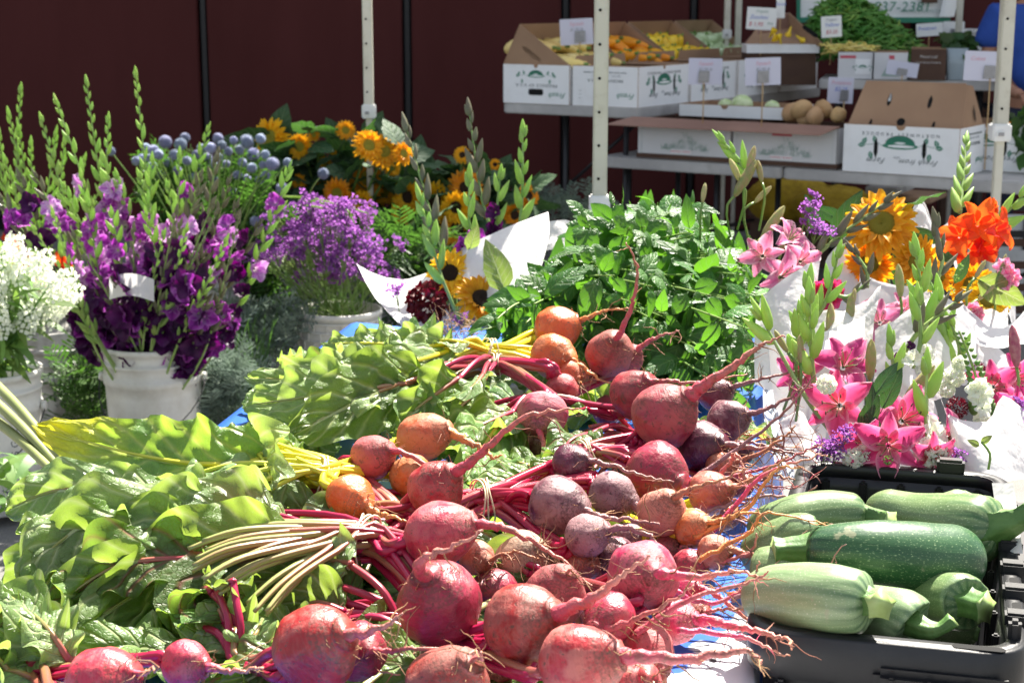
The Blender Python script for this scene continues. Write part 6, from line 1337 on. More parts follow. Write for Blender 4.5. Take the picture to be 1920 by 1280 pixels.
def sunflower(p,r,dark,facing,base,label,group,pm=None,parent=None,nl=2,name='sunflower'):
    pm=pm or m_orange
    k=(pm.name,R.randint(0,2)); 
    if k not in PH: PH[k]=SHM[k[1]].mesh('petals',pm)
    t=thing(name,label,'sunflower',p,group) if parent is None else put(name,None,parent,Matrix.Translation(p))
    r=r*1.22; M=frame(facing,p,roll=R.uniform(0,6),s=r)
    put('petals',PH[k],t,M); put('disc',DM2 if dark else DM1,t,M); put('bracts',CALM,t,M)
    bk=p-V(facing).normalized()*.02; P=cr([base,base.lerp(bk,.6)+V((0,.02,0)),bk],9); put('stem',MB().tube(P,[.006,.005],6).mesh('stem',m_stemg),t)
    for i in range(nl):
        q=P[R.randint(5,8)]; d=V((R.uniform(-1,1),R.uniform(-.9,.3),R.uniform(-.2,.6))).normalized(); x=d.cross(V((0,0,1))).normalized(); M=Matrix((x,d,x.cross(d))).transposed().to_4x4()@Matrix.Rotation(R.uniform(-1,1),4,'Y'); M.translation=q+d*.04
        put('leaf',SLF[R.randint(0,3)],t,M@Matrix.Scale(R.uniform(.8,1.2),4))
    return t
for (px,py,r,dk) in [(508,259,30,0),(563,275,20,0),(648,245,15,0),(691,273,24,0),(720,284,25,0),(650,324,27,0),(691,334,31,0),(625,281,10,0),(598,362,22,0),(633,362,22,0),(756,288,17,0),(677,378,17,0),(610,306,10,0),(589,254,9,0),(720,360,20,0),(575,385,18,0),(560,340,12,0),(735,315,14,0),
 (766,369,26,1),(817,378,30,1),(874,352,27,1),(855,388,24,1),(858,428,28,1),(752,399,18,1),(867,291,13,1),(885,309,14,1),(928,309,9,1),(828,431,17,1),(964,403,19,1),(990,367,18,1),(806,338,9,1),(905,400,18,1),(940,430,16,1)]:
    Y=R.uniform(6.1,6.4); p=atY(px,py,Y); ctr=(635,330) if not dk else (865,370)
    f=V(((px-ctr[0])/220+R.uniform(-.25,.25),-1,(ctr[1]-py)/300+R.uniform(-.1,.25)))
    base=V((UX if not dk else WX,6.5,UZ-.1))+V((R.uniform(-.08,.08),0,0))
    sunflower(p,r/F*Y*1.1,dk,f,base,('dark-centred sunflower in the right-hand bunch' if dk else 'green-centred sunflower in the left-hand bunch'),'dark-centred sunflowers' if dk else 'green-centred sunflowers',None,None,3)
lf_=thing('sunflower_foliage','broad dark green sunflower leaves filling the two sunflower bunches','leaves',(UX,6.4,UZ))
for k in range(240):
    g_=R.random(); px=R.uniform(440,760) if g_<.55 else R.uniform(740,1000); c_=625 if g_<.55 else 865; hh=270 if g_<.55 else 305
    py=R.uniform(hh+abs(px-c_)*.25,450); p=atY(px,py,R.uniform(6.3,6.6)); d=V((R.uniform(-1,1),R.uniform(-1,0),R.uniform(-.7,.8))).normalized(); x=d.cross(V((0,0,1))).normalized(); M=Matrix((x,d,x.cross(d))).transposed().to_4x4()@Matrix.Rotation(R.uniform(-1,1),4,'Y'); M.translation=p
    put('leaf',SLF[k%4],lf_,M@Matrix.Scale(R.uniform(.8,1.5),4))
for (px,py,an) in ((520,240,70),(470,262,170),(540,248,20),(780,300,80),(800,320,100),(640,262,120),(690,250,60),(930,330,60),(960,340,100)):
    p=atY(px,py+8,6.4); d=V((math.cos(math.radians(an)),-.2,math.sin(math.radians(an)))).normalized(); x=d.cross(V((0,-1,0))).normalized(); M=Matrix((x,d,x.cross(d))).transposed().to_4x4(); M.translation=p; put('leaf',SLF[0],lf_,M@Matrix.Scale(.9,4))
# ---------------- white stock ----------------
sk_=[MB() for _ in range(3)]
for s,b in enumerate(sk_):
    rr=random.Random(s)
    for k in range(26):
        a=k*2.4; z=k*.0036; r=.026-.0004*k; c=V((r*math.cos(a),r*math.sin(a),z)); M=frame(V((math.cos(a),math.sin(a),.4)),c,roll=rr.uniform(0,6)); f=floret(.014,.014,4,curl=.3,cup=.3,ruf=.15,seed=k,lift=.5,nv=2,nu=1); b.add([M@V(v) for v in f.v],f.f)
SKM=[b.mesh('flower_spike',m_whitep) for b in sk_]; LNC=[leafblade(.085,.022,2,6,fold=.3,curl=.5+.3*s,ruf=.02,seed=s,tip=.8).mesh('leaf',m_folp) for s in range(3)]
for k,(px,py) in enumerate([(15,470),(45,480),(75,520),(20,510),(-5,520),(55,515),(90,560),(10,540),(40,545),(70,480),(25,455),(105,500),(110,530),(5,570),(50,570),(-15,470)]):
    p=atY(px-8,py+28,R.uniform(4.35,4.6)); o=V((KX+R.uniform(-.07,.07),4.55,KZ-.1)); t=thing('stock_flower','white stock flower spike in the leftmost bucket','flower',o,'white stock flowers')
    put('flower_spike',SKM[k%3],t,frame((p-o)+rv(.08),p-V((0,0,.03)),roll=R.uniform(0,6),s=1.05)); P=cr([o,o.lerp(p,.55)+rv(.02),p],10); put('stem',MB().tube(P,[.0035,.0025],6).mesh('stem',m_folp),t)
    for i in range(12):
        q=P[R.randint(3,9)]; d=V((R.uniform(-1,1),R.uniform(-1,.2),R.uniform(-.5,.9))).normalized(); x=d.cross(V((0,0,1))).normalized(); M=Matrix((x,d,x.cross(d))).transposed().to_4x4()@Matrix.Rotation(R.uniform(-.8,.8),4,'Y'); M.translation=q; put('leaf',LNC[i%3],t,M@Matrix.Scale(R.uniform(.8,1.25),4))
# ---------------- filler foliage between the buckets ----------------
def lacy(seed,m):
    rr=random.Random(seed); b=MB()
    b.tube([V((0,0,0)),V((0,.05,.01)),V((0,.1,.0))],[.0014,.0006],3)
    for k in range(14):
        y=.02+k*.006; s=1 if k%2 else -1; L=.03*(1-abs(k-6)/11)
        o=V((0,y,.006)); e=o+V((s*L,L*.6,rr.uniform(-.006,.01))); n=V((0,0,1)); w=(e-o).cross(n).normalized()*.0035
        b.add([o-w*.4,e-w,e+(e-o)*.25,e+w,o+w*.4],[(0,1,2,3,4)])
        for q in(-1,1): f=o.lerp(e,.6); g=f+V((s*.006+q*.004,q*.011,0)); b.add([f-w*.3,g,f+w*.6],[(0,1,2)])
    return b.mesh('frond',m)
LAC={m.name:[lacy(s,m) for s in range(3)] for m in(m_grey,m_fol)}
def filler(label,cat,m,n,x0,x1,y0,y1,Y,s=1,up=.3):
    c=atY((x0+x1)/2,(y0+y1)/2,Y); t=thing('foliage_bunch',label,cat,c)
    for k in range(n):
        p=atY(R.uniform(x0,x1),R.uniform(y0,y1),Y+R.uniform(-.12,.12)); d=V((R.uniform(-1,1),R.uniform(-1,.2),R.uniform(-.4,1)+up)).normalized(); x=d.cross(V((0,0,1))).normalized(); M=Matrix((x,d,x.cross(d))).transposed().to_4x4()@Matrix.Rotation(R.uniform(-1,1),4,'Y'); M.translation=p
        put('frond',LAC[m.name][k%3],t,M@Matrix.Scale(R.uniform(.8,1.3)*s,4))
    return t
filler('silvery lace-leaved foliage low between the white buckets','foliage',m_grey,130,380,450,680,800,5.05,1.1)
filler('grey-green lacy foliage in front of the dusty bucket','foliage',m_grey,110,425,560,590,680,5.5,1.1)
filler('dark green lacy foliage under the globe thistles','foliage',m_fol,200,380,520,400,640,5.8,1.5)
filler('dark feathery foliage in the shade left of the gladiolus bucket','foliage',m_fol,90,130,230,680,810,5.1,1.2)
filler('thin grey-green foliage against the dark wall right of the sunflowers','foliage',m_grey,70,985,1110,378,420,6.8,1.0)
filler('dark green foliage behind the globe thistles','foliage',m_fol,200,280,480,330,460,5.95,1.3)
filler('dark green foliage between the statice and the sunflowers','foliage',m_fol,140,700,830,440,600,5.9,1.4,0)
gr=MB()
for k in range(160):
    o=atY(R.uniform(395,500),R.uniform(740,790),5.25+R.uniform(-.1,.1)); tt=o+V((R.uniform(-.14,.1),R.uniform(-.1,.1),R.uniform(.12,.33))); m_=o.lerp(tt,.6)+V((0,0,.05)); P=cr([o,m_,tt],7); gr.grid([[p-V((.0022*(1-i/6)+.0003,0,0)),p+V((.0022*(1-i/6)+.0003,0,0))] for i,p in enumerate(P)])
put('grass_foliage',gr.mesh('grass_foliage',m_fol),None,None,kind='stuff',label='dark grassy blades between the buckets',category='grass')
lw=thing('leafy_cuttings','dull green leafy cuttings on the ground at the far left','foliage',atY(50,880,4.0))
for k in range(60):
    p=atY(R.uniform(-20,130),R.uniform(845,935),4.0+R.uniform(-.1,.1)); d=V((R.uniform(-1,1),R.uniform(-1,.2),R.uniform(-.3,.5))).normalized(); x=d.cross(V((0,0,1))).normalized(); M=Matrix((x,d,x.cross(d))).transposed().to_4x4()@Matrix.Rotation(R.uniform(-.6,.6),4,'Y'); M.translation=p
    put('leaf',LNC[k%3],lw,M@Matrix.Scale(1.25,4))
m_lst=mat('long_stalk_skin',(.20,.24,.08),(.28,.30,.12),ns=8,rough=.45)
for i,(x0,y0,x1,y1) in enumerate([(-40,690,115,860),(-40,725,150,920),(-40,765,120,905)]):
    a,b_=atY(x0,y0,3.3),atY(x1,y1,3.0); put('long_stalk',MB().tube(cr([a,a.lerp(b_,.5)+V((0,0,.01)),b_],10),[.011,.010,.008],8).mesh('long_stalk',m_lst),None,None,label=['thick pale green stalk crossing the lower left, top one','thick pale green stalk crossing the lower left, middle one','thick pale green stalk crossing the lower left, lowest one'][i],category='stalk')

# ---------------- wrapped bouquets ----------------
def lilymesh(m,seed,s=1):
    b=floret(.088,.050,6,curl=.72,cup=.3,ruf=.09,seed=seed,lift=1.0,nv=8,nu=3,r0=.006)
    return b.mesh('lily_bloom',m)
STM=MB()
for i in range(6): a=i*1.047+.3; e=V((.025*math.cos(a),.025*math.sin(a),.06)); STM.tube([V((0,0,0)),e*.6+V((0,0,.008)),e],[.0012,.0008],4); STM.tube([e+V((-.004,0,0)),e+V((.004,0,.001))],.0017,4,1)
STM=STM.mesh('stamens',[m_folp,m_cardd]); LM={}
def lily(parent,px,py,d,face,m,s=1):
    s*=.7; m=m_lily if (m is m_dpink or py>640) else m_pink
    k=(m.name,R.randint(0,2))
    if k not in LM: LM[k]=lilymesh(m,k[1]*3)
    p=atd(px,py,d); M=frame(face,p,roll=R.uniform(0,6),s=s); l=put('lily',None,parent,Matrix.Translation(p)); put('lily_bloom',LM[k],l,M); put('stamens',STM,l,M)
LBD={}
def lbud(parent,px,py,d,ang,L,m=None,W=None):
    m=m or m_lilybud; p=atd(px,py,d); k=m.name
    if k not in LBD: LBD[k]=MB().lathe([(.0015,-.5),(.06,-.44),(.10,-.30),(.128,-.05),(.118,.2),(.075,.40),(.02,.5)],12,fn=lambda th,i,r,z:(r*(1+.12*math.cos(3*th)),z)).mesh('lily_bud',m)
    a=math.radians(ang); dr=RT*math.cos(a)+UP*math.sin(a)+V((0,R.uniform(-.2,.2),0)); put('lily_bud',LBD[k],parent,frame(dr,p,roll=R.uniform(0,6),s=L/F*d))
    o=p-dr.normalized()*L/F*d*.48; put('stem',MB().tube(cr([o,o-dr.normalized()*.03,o-V((0,0,.10))+V((0,.02,0))],6),[.0028,.0024],5).mesh('stem',m_stemg),parent)
PLF=[leafblade(.075,.03,3,6,fold=.3,curl=.5,ruf=.03,seed=s,tip=.8,pet=.01).mesh('leaf',m_sunleaf) for s in range(2)]+[leafblade(.075,.042,3,6,fold=.3,curl=.4,ruf=.04,seed=3,tip=.7,pet=.01).mesh('leaf',m_leafp)]
def bleaf(parent,px,py,d,ang,k=0,s=1):
    a=math.radians(ang); p=atd(px,py,d); dr=(RT*math.cos(a)+UP*math.sin(a)+V((0,-.2,0))).normalized(); x=dr.cross(V((0,-1,.3))).normalized(); M=Matrix((x,dr,x.cross(dr))).transposed().to_4x4()@Matrix.Rotation(R.uniform(-.4,.4),4,'Y'); M.translation=p; put('leaf',PLF[k],parent,M@Matrix.Scale(s,4))
def sheet(parent,pts,d0,d1,bulge=.05,name='paper_wrap',seed=0):
    """a paper sheet through rows of pixel points; rows: list of lists of (px,py)"""
    nr=len(pts); rows=[]
    for i,r in enumerate(pts):
        rows.append(cr([atd(x,y,d0+(d1-d0)*i/(nr-1)-bulge*math.sin(math.pi*j/(len(r)-1))) for j,(x,y) in enumerate(r)],13))
    cols=[cr([rows[i][j] for i in range(nr)],11) for j in range(13)]
    g=[[cols[j][i]+V((0,.006*noise.noise(V((i*.5,j*.5,seed))),.005*noise.noise(V((i*.6,j*.5,seed+9))))) for j in range(13)] for i in range(11)]
    put(name,MB().grid(g).mesh(name,m_paper),parent)
def bouquet(label,px,py,d): 
    p=atd(px,py,d); return thing('bouquet',label,'bouquet',(p.x,p.y,p.z))
def ball(parent,px,py,d,r,m,n=70,sp=.5,name='bloom',flat=.8):
    b=MB()
    for i in range(n):
        f=(i+.5)/n; z=1-1.6*f; q=math.sqrt(max(0,1-z*z)); a=i*2.39996; dd=V((q*math.cos(a),q*math.sin(a),z)); M=frame(dd,dd*.45,roll=R.uniform(0,6)); rw=petal(.55,sp*.6,curl=.3,cup=.5,ruf=.1,seed=i,nu=1,nv=2,lift=1.1,r0=0); b.grid([[M@p for p in r_] for r_ in rw])
    p=atd(px,py,d); put(name,b.mesh(name,m),parent,frame(V((R.uniform(-.2,.2),-1,.5)),p)@Matrix.Diagonal((r/F*d,r/F*d,r/F*d*flat,1)))
def spr(parent,px,py,d,ang=90,s=1):
    a=math.radians(ang); p=atd(px,py,d); put('statice_sprig',SP[R.randint(0,4)],parent,frame(RT*math.cos(a)+UP*math.sin(a)+V((0,-.5,0)),p,s=s))
def gladb(parent,x0,y0,x1,y1,d,bm=None,cols=None,f0=.15,f1=.15,sp=.022,fs=1,bs=1,d1=None): glad(atd(x0,y0,d),atd(x1,y1,d1 or d),'',None,bm,cols,f0,f1,.015,sp,parent=parent,fs=fs,bs=bs)
# --- middle bouquet
b=bouquet('paper-wrapped bouquet left of the basil with a dark dahlia and small sunflowers',870,600,3.95)
sheet(b,[[(668,493),(700,512),(750,524),(812,508)],[(705,560),(740,560),(780,560),(820,545)],[(760,618),(800,625),(840,630),(860,620)]],4.0,3.85,-.04,seed=1)
sheet(b,[[(806,488),(880,458),(960,422),(1028,397)],[(870,520),(930,490),(985,468),(1030,440)],[(910,560),(945,550),(980,535),(1015,500)]],4.0,3.85,.05,seed=2)
sheet(b,[[(1000,420),(1060,412),(1075,425),(1090,440)],[(1010,470),(1040,470),(1070,475),(1090,480)]],4.2,4.15,.02,seed=3)
ball(b,802,566,3.9,48,m_burg,150,.5,'dahlia',.7); ball(b,968,530,3.95,24,m_dpink,90,.5,'dahlia',.7); 
sunflower(atd(845,512,3.95),34/F*3.95*1.1,1,V((-.2,-1,.3)),atd(860,640,3.95),'',None,m_yellow,b,0); sunflower(atd(902,562,3.85),40/F*3.85*1.1,1,V((.3,-1,.9)),atd(880,660,3.95),'',None,m_yellow,b,1)
for (x,y) in((880,480),(868,500),(908,470),(890,455),(905,495),(870,465)): p=atd(x,y,3.98); put('blossom',gf(R.choice([m_purple,m_dpurple]),R.randint(0,2)),b,frame(V((R.uniform(-.6,.6),-1,.3)),p,s=.9))
for (x,y) in((742,555),(860,610),(880,600),(930,560)): spr(b,x,y,3.9,100,.8)
gladb(b,862,600,787,372,3.8,m_bud,None,.3,.3,.03,bs=1.4); gladb(b,865,560,762,240,4.0,m_budd,None,.2,.2,.034,bs=1.5,d1=4.05); gladb(b,935,470,880,210,4.1,m_budd,[m_dpurple],.1,.3,.03,fs=.7,bs=1.4,d1=4.15)
gladb(b,972,440,980,252,4.15,m_bud,[m_purple],.05,.12,.03,fs=.5,bs=1.4); gladb(b,898,480,880,335,4.0,m_bud,[m_purple],.05,.1,.03,fs=.5,bs=1.4); gladb(b,930,440,938,330,4.1,m_bud,[m_dpurple],.0,.5,.03,fs=.6,bs=1.2)
bleaf(b,945,545,3.8,105,2,1.7); bleaf(b,880,470,3.95,75,2,.9); bleaf(b,910,520,3.9,60,2,.8); bleaf(b,858,490,3.95,200,0,1.0)
# --- right-hand bouquets, back to front
b=bouquet('paper-wrapped bouquet of large sunflowers with scarlet gladioli, back right',1680,470,3.35)
sheet(b,[[(1585,470),(1594,380),(1612,420),(1625,470)],[(1590,520),(1600,470),(1615,480),(1630,520)]],3.55,3.5,.01,seed=4)
sheet(b,[[(1690,440),(1724,372),(1745,410),(1765,470)],[(1690,500),(1720,460),(1745,470),(1765,500)]],3.55,3.5,.02,seed=5)
sheet(b,[[(1755,435),(1785,418),(1790,470),(1800,520)],[(1750,480),(1780,470),(1790,500),(1800,540)]],3.55,3.5,.02,seed=6)
sheet(b,[[(1548,490),(1575,450),(1606,425),(1612,500)],[(1545,560),(1575,540),(1610,560),(1640,560)],[(1560,640),(1590,650),(1620,650),(1650,640)]],3.4,3.3,.02,seed=7)
sheet(b,[[(1612,512),(1660,530),(1715,535),(1762,500)],[(1610,570),(1660,590),(1710,590),(1765,560)],[(1620,640),(1660,660),(1700,660),(1750,640)]],3.2,3.15,.06,seed=8)
sunflower(atd(1652,422,3.3),54/F*3.3*1.1,0,V((-.25,-1,.75)),atd(1670,560,3.4),'',None,m_yellow,b,1); sunflower(atd(1632,492,3.33),42/F*3.3,0,V((-.5,-1,-.25)),atd(1670,600,3.4),'',None,m_orange,b,0); sunflower(atd(1716,488,3.28),42/F*3.3,0,V((.3,-1,-.1)),atd(1690,600,3.4),'',None,m_yellow,b,0)
bleaf(b,1560,450,3.35,60,0,1.6); bleaf(b,1540,440,3.4,110,0,1.2); bleaf(b,1700,435,3.35,-10,0,1.1); bleaf(b,1745,480,3.35,10,0,1.1); bleaf(b,1680,470,3.35,-90,0,1.0); bleaf(b,1590,420,3.5,150,0,1.1)
gladb(b,1530,480,1665,376,3.2,m_budd,None,.05,.05,.024,bs=1.2); gladb(b,1800,500,1930,355,3.3,m_bud,None,.3,.3,.03,bs=1.5); gladb(b,1800,400,1812,265,3.3,m_bud,None,.0,.0,.022,bs=1.1,d1=3.4)
for (x,y,s) in((1815,470,1.0),(1850,392,.6),(1842,468,.8),(1845,440,.8)): put('blossom',gf(m_redor,R.randint(0,2)),b,frame(V((R.uniform(-.7,.7),-1,R.uniform(-.2,.5))),atd(x,y,3.25),s=s))
for (x,y,s) in((1832,420,.8),(1866,432,.7),(1800,442,.7)): p=atd(x,y,3.22); put('blossom',LM.setdefault(('red',0),lilymesh(m_redor,4)),b,frame(V(((x-1830)/40,-1,.4)),p,s=s*.8))
b=bouquet('paper-wrapped bouquet of pink lilies against the right side of the basil',1470,520,3.2)
lily(b,1462,520,3.05,V((.6,-1,.3)),m_pink,.95); lily(b,1478,452,3.2,V((.5,-.6,.9)),m_pink,.85); lily(b,1430,480,3.1,V((-.3,-1,.3)),m_pink,.8); lily(b,1500,490,3.1,V((.5,-1,.2)),m_pink,.75)
for q in((1449,417,55,75),(1468,452,80,45),(1425,322,100,45),(1397,335,60,80),(1408,300,75,55),(1320,362,80,40),(1430,365,45,45),(1378,320,115,50)): lbud(b,q[0],q[1],3.25,q[2],q[3])
gladb(b,1400,340,1355,265,3.3,m_bud,None,0,0,.02,bs=1.2)
for (x,y) in((1512,400),(1520,420),(1530,440),(1545,450),(1518,385)): spr(b,x,y,3.2,80,.6)
sheet(b,[[(1425,560),(1460,530),(1505,500),(1538,488)],[(1415,620),(1460,620),(1500,600),(1525,580)],[(1415,720),(1450,730),(1480,700),(1510,660)]],3.0,2.9,.05,seed=9)
b=bouquet('paper-wrapped bouquet with crimson snapdragons, centre of the right-hand group',1590,580,3.0)
sheet(b,[[(1525,580),(1570,582),(1615,570),(1652,535)],[(1520,640),(1560,640),(1600,630),(1640,600)],[(1500,720),(1540,730),(1590,720),(1630,690)]],2.85,2.78,.05,seed=10)
for (x,y) in((1540,545),(1550,555),(1548,570),(1560,560),(1538,560),(1555,540),(1562,545)): put('blossom',gf(m_dpink,R.randint(0,2)),b,frame(V((R.uniform(-.7,.7),-1,.2)),atd(x,y,2.95),s=.55))
gladb(b,1560,550,1625,530,2.9,m_budd,[m_burg],0,.3,.018,fs=.3,bs=.6); gladb(b,1625,540,1600,470,3.1,m_budd,None,.0,.0,.02,bs=1.0)
for q in((1686,527,95,65),(1595,582,85,65),(1556,600,85,65),(1578,630,80,50),(1652,635,60,75),(1545,640,95,60),(1600,560,80,40)): lbud(b,q[0],q[1],2.8,q[2],q[3])
gladb(b,1525,690,1518,530,2.75,m_bud,None,0,0,.024,bs=1.25); gladb(b,1520,610,1572,475,2.8,m_bud,None,.2,.2,.022,bs=1.0)
b=bouquet('paper-wrapped bouquet of soft pink lilies in the middle of the right-hand group',1660,610,2.95)
lily(b,1650,605,2.95,V((-.4,-1,.5)),m_pink,.8); lily(b,1690,585,3.0,V((.4,-1,.5)),m_pink,.7); lily(b,1620,600,3.0,V((-.6,-1,.3)),m_pink,.7)
sheet(b,[[(1640,620),(1690,590),(1740,560),(1770,550)],[(1640,690),(1690,670),(1740,650),(1780,640)],[(1640,760),(1690,760),(1740,750),(1790,740)]],2.8,2.7,.05,seed=11)
gladb(b,1722,700,1718,470,2.7,m_bud,[m_whitep],.05,.35,.026,fs=.6,bs=1.2); gladb(b,1775,660,1725,490,2.75,m_bud,None,.1,.1,.025,bs=1.1); gladb(b,1750,540,1755,420,2.9,m_budd,None,0,0,.024,bs=1.2)
gladb(b,1690,670,1800,560,2.65,m_budd,[m_dpurple],0,.3,.024,fs=.25,bs=1.0)
b=bouquet('paper-wrapped bouquet of yellow sunflowers and pink snapdragons at the right edge',1840,560,3.05)
sheet(b,[[(1865,560),(1884,480),(1900,520),(1905,600)],[(1860,620),(1880,580),(1895,600),(1900,640)]],3.2,3.15,.02,seed=12)
sheet(b,[[(1800,600),(1850,580),(1880,585),(1890,570)],[(1800,650),(1840,640),(1870,640),(1890,630)]],3.0,2.95,.03,seed=13)
sunflower(atd(1822,535,3.05),34/F*3.05*1.1,0,V((-.3,-1,.2)),atd(1830,650,3.1),'',None,m_orange,b,0); sunflower(atd(1848,562,3.0),38/F*3*1.1,0,V((.2,-1,.6)),atd(1840,650,3.1),'',None,m_yellow,b,0); sunflower(atd(1760,520,3.1),24/F*3*1.1,0,V((-.2,-1,.3)),atd(1790,640,3.1),'',None,m_orange,b,0)
bleaf(b,1835,525,2.95,-25,2,1.3); bleaf(b,1790,530,3.0,60,0,.8); 
for q in((1850,548,45,45),(1838,505,60,40),(1882,490,70,30),(1795,590,80,40)): lbud(b,q[0],q[1],2.95,q[2],q[3])
for (x,y) in((1890,510),(1900,520),(1880,500),(1885,530),(1820,580),(1825,600),(1815,620),(1830,590)): put('blossom',gf(m_pink,R.randint(0,2)),b,frame(V((R.uniform(-.7,.7),-1,.2)),atd(x,y,2.95),s=.45))
for (x,y) in((1800,500),(1792,520),(1785,545),(1880,500)): ball(b,x,y,2.95,8,m_folp,20,.6,'seed_cluster')
b=bouquet('front bouquet of vivid pink lilies, white carnations and tall green buds above the black bin',1640,760,2.6)
sheet(b,[[(1640,700),(1680,680),(1720,690),(1745,720)],[(1620,780),(1680,780),(1730,780),(1760,790)],[(1600,880),(1670,890),(1730,890),(1780,890)]],2.75,2.7,.02,seed=14)
sheet(b,[[(1460,790),(1500,770),(1520,800),(1540,830)],[(1470,850),(1500,850),(1520,860),(1540,880)]],2.65,2.6,.02,seed=15)
sheet(b,[[(1440,640),(1490,650),(1560,640),(1620,650)],[(1450,740),(1500,760),(1560,760),(1620,750)],[(1470,860),(1500,880),(1560,880),(1620,880)]],2.85,2.8,.02,seed=24)
lily(b,1505,705,2.6,V((-.6,-1,.6)),m_pink,.8); lily(b,1580,690,2.58,V((.1,-.9,.7)),m_pink,.95); lily(b,1575,760,2.5,V((-.5,-1,.3)),m_pink,1.0); lily(b,1690,790,2.48,V((.1,-1,.5)),m_dpink,1.0); lily(b,1665,835,2.42,V((-.2,-1,.2)),m_dpink,.95); lily(b,1775,820,2.48,V((.5,-1,.2)),m_dpink,.75); lily(b,1740,850,2.42,V((.3,-1,-.1)),m_dpink,.7); lily(b,1620,830,2.44,V((-.3,-1,0)),m_dpink,.7)
for q in((1632,675,90,80),(1724,717,50,85),(1465,640,120,50),(1500,655,90,55)): lbud(b,q[0],q[1],2.55,q[2],q[3])
for q in((1630,800,80,1,.9),(1655,765,70,0,.9),(1650,830,110,0,.8),(1610,800,60,0,.7),(1640,740,60,0,.8)): bleaf(b,q[0],q[1],2.45,q[2],0,q[4])
for (x,y,r) in((1745,850,36),(1600,860,24),(1550,720,22),(1620,850,20),(1800,870,20),(1770,845,18)): ball(b,x,y,2.42,r,m_whitep,80,.8,'carnation',.8)
for (x,y) in((1545,850),(1560,840),(1575,828),(1585,820),(1550,862),(1800,860),(1820,868),(1840,878),(1535,845),(1566,855),(1810,862)): spr(b,x,y,2.42,80,.42)
gladb(b,1745,850,1738,690,2.45,m_bud,[m_whitep],.0,.55,.03,fs=.75,bs=1.2); gladb(b,1575,830,1425,590,2.5,m_bud,None,.75,.75,.022,bs=1.2); gladb(b,1530,750,1518,560,2.55,m_bud,None,.25,.25,.026,bs=1.3); gladb(b,1710,690,1722,560,2.6,m_bud,[m_whitep],.1,.4,.03,fs=.6,bs=1.1)
ball(b,1665,862,2.38,11,m_folp,24,.6,'seed_head')
b=bouquet('front right bouquet with burgundy thistles, red lilies and white carnations',1830,760,2.65)
sheet(b,[[(1775,650),(1820,625),(1870,650),(1910,690)],[(1770,720),(1820,720),(1870,730),(1910,740)]],2.95,2.9,.02,seed=16)
sheet(b,[[(1760,730),(1782,778),(1850,790),(1880,742),(1925,770)],[(1780,800),(1800,820),(1850,830),(1890,820),(1925,830)],[(1800,880),(1830,890),(1860,900),(1890,900),(1925,900)]],2.5,2.42,.05,seed=17)
sheet(b,[[(1800,560),(1850,610),(1890,610),(1925,580)],[(1800,620),(1850,650),(1890,650),(1925,640)]],2.95,2.9,.04,seed=18)
ball(b,1795,764,2.5,25,m_burg,130,.22,'thistle',.9); ball(b,1835,692,2.6,17,m_burg,110,.22,'thistle',.9)
lily(b,1862,725,2.58,V((-.2,-1,.3)),m_dpink,.8); lily(b,1900,710,2.6,V((.3,-1,.3)),m_dpink,.8); lily(b,1900,760,2.55,V((.1,-1,.1)),m_dpink,.6)
for (x,y,r) in((1790,705,24),(1775,730,18),(1840,785,18),(1800,680,16)): ball(b,x,y,2.56,r,m_whitep,80,.8,'carnation',.8)
lbud(b,1902,650,2.55,95,82,mat('crimson_lily_bud',(.35,.06,.12),(.45,.2,.2),ns=9,rough=.4,tr=.2))
P=cr([atd(1842,775,2.5),atd(1828,700,2.5),atd(1798,620,2.5)],16); put('stem',MB().tube(P,[.003,.0015],5).mesh('stem',m_stemg),b)
BUDB=budmesh(.012,.011,m_folp).mesh('snapdragon_bud',m_folp)
for i in range(15):
    for s in(-1,1): put('snapdragon_bud',BUDB,b,frame(RT*s+UP*.8,P[i]+RT*s*.006*(1.4-i/15),s=1.5-i/14))
for (x,y) in((1838,722),(1846,738),(1832,745),(1842,765),(1826,730)): put('snapdragon_bloom',gf(m_whitep,R.randint(0,2)),b,frame(V((R.uniform(-.5,.5),-1,.2)),atd(x,y,2.48),s=.4))
spr(b,1900,775,2.5,90,.5); spr(b,1912,790,2.5,90,.5)
gladb(b,1795,690,1780,600,2.7,m_bud,None,0,0,.025,bs=.9)
st_=cr([atd(1853,880,2.3),atd(1856,850,2.3),atd(1840,828,2.3)],7); put('stem',MB().tube(st_,.002,5).mesh('stem',m_stemg),b); bleaf(b,1836,835,2.3,150,2,.25); bleaf(b,1840,830,2.3,40,2,.25)
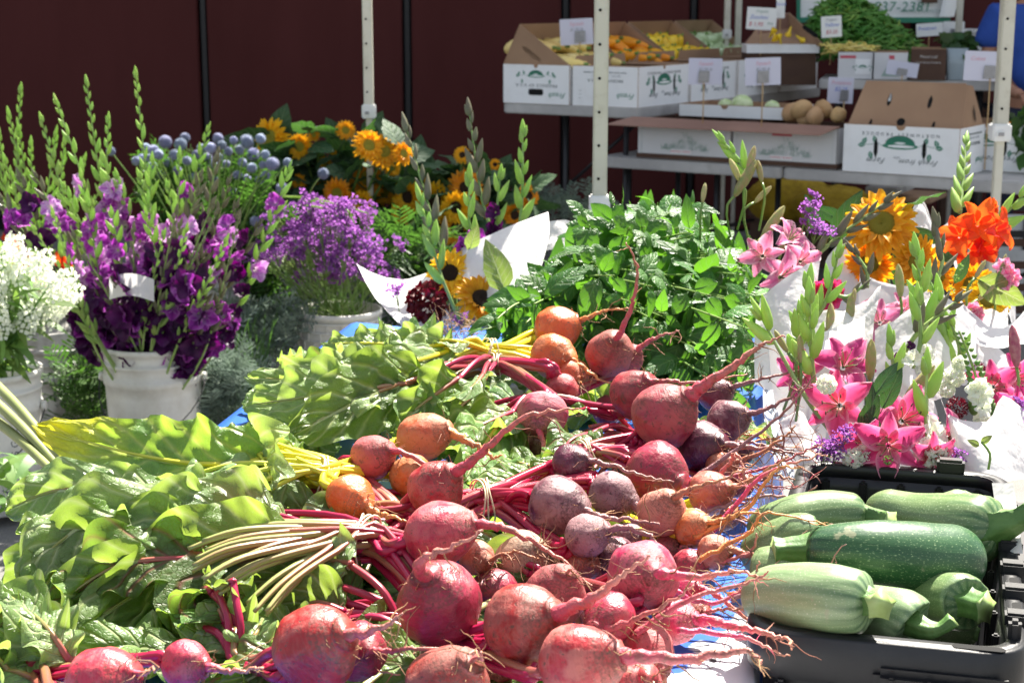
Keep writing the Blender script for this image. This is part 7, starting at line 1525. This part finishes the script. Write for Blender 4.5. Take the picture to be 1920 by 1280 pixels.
for (x,y,dd_) in((1500,650,2.6),(1670,700,2.6),(1760,640,2.75)):
    gladb(b,x+R.uniform(-15,15),y+70,x,y-60,dd_,m_bud,None,.3,.3,.024,bs=1.1)
sheet(b,[[(1640,690),(1668,655),(1700,660),(1722,700)],[(1640,740),(1680,720),(1710,730),(1740,750)]],2.7,2.66,.03,seed=31)
sheet(b,[[(1480,600),(1530,622),(1580,610),(1622,590)],[(1490,670),(1530,680),(1580,670),(1620,660)]],2.8,2.74,.04,seed=32)
sheet(b,[[(1720,610),(1765,560),(1800,575),(1830,600)],[(1720,690),(1770,660),(1800,670),(1830,680)]],2.85,2.8,.04,seed=33)
# crates carrying the bouquets
for (px,py,d,w_,lb) in((1640,900,2.85,.62,'dark crate behind the bin in which the right-hand bouquets stand'),(1850,900,3.2,.5,'dark crate at the right edge below the back bouquets')):
    p=atd(px,py,d); z=p.z-.12; t=thing('flower_crate',lb,'crate',(p.x,p.y,0))
    for dx in(-w_/2,w_/2):
        for dy in(-.15,.15): put('post',MB().box((p.x+dx,p.y+dy+.1,z/2),(.03,.03,z)).mesh('post',m_dark,False),t)
    put('crate_box',MB().box((p.x,p.y+.1,z-.10),(w_,.33,.18)).mesh('crate_box',m_dark,False,.005),t)

# ---------------- tell look-alikes apart by their place ----------------
def px_of(o):
    p=WMX[o.name].translation; d=depth(p); return 960+F*(p-CO).dot(RT)/max(d,.1)
ORD=['leftmost','second','third','fourth','fifth','sixth','seventh','eighth','ninth','tenth','eleventh','twelfth','thirteenth','fourteenth','fifteenth','sixteenth','seventeenth','eighteenth','nineteenth','twentieth']+['%d%s'%(k,{1:'st',2:'nd',3:'rd'}.get(k%10,'th')) for k in range(21,61)]
from collections import defaultdict
dd=defaultdict(list)
for o in COL.objects:
    if o.parent is None and 'label' in o: dd[o['label']].append(o)
for lb,os_ in dd.items():
    if 1<len(os_)<=56:
        for k,o in enumerate(sorted(os_,key=px_of)):
            o['label']=(lb+', '+('leftmost' if k==0 else 'rightmost' if k==len(os_)-1 else ORD[k]+' from left'))
for o in COL.objects:
    if o.parent is None and 'label' in o and len(o['label'].split())>16: print('LONG',o['label'])
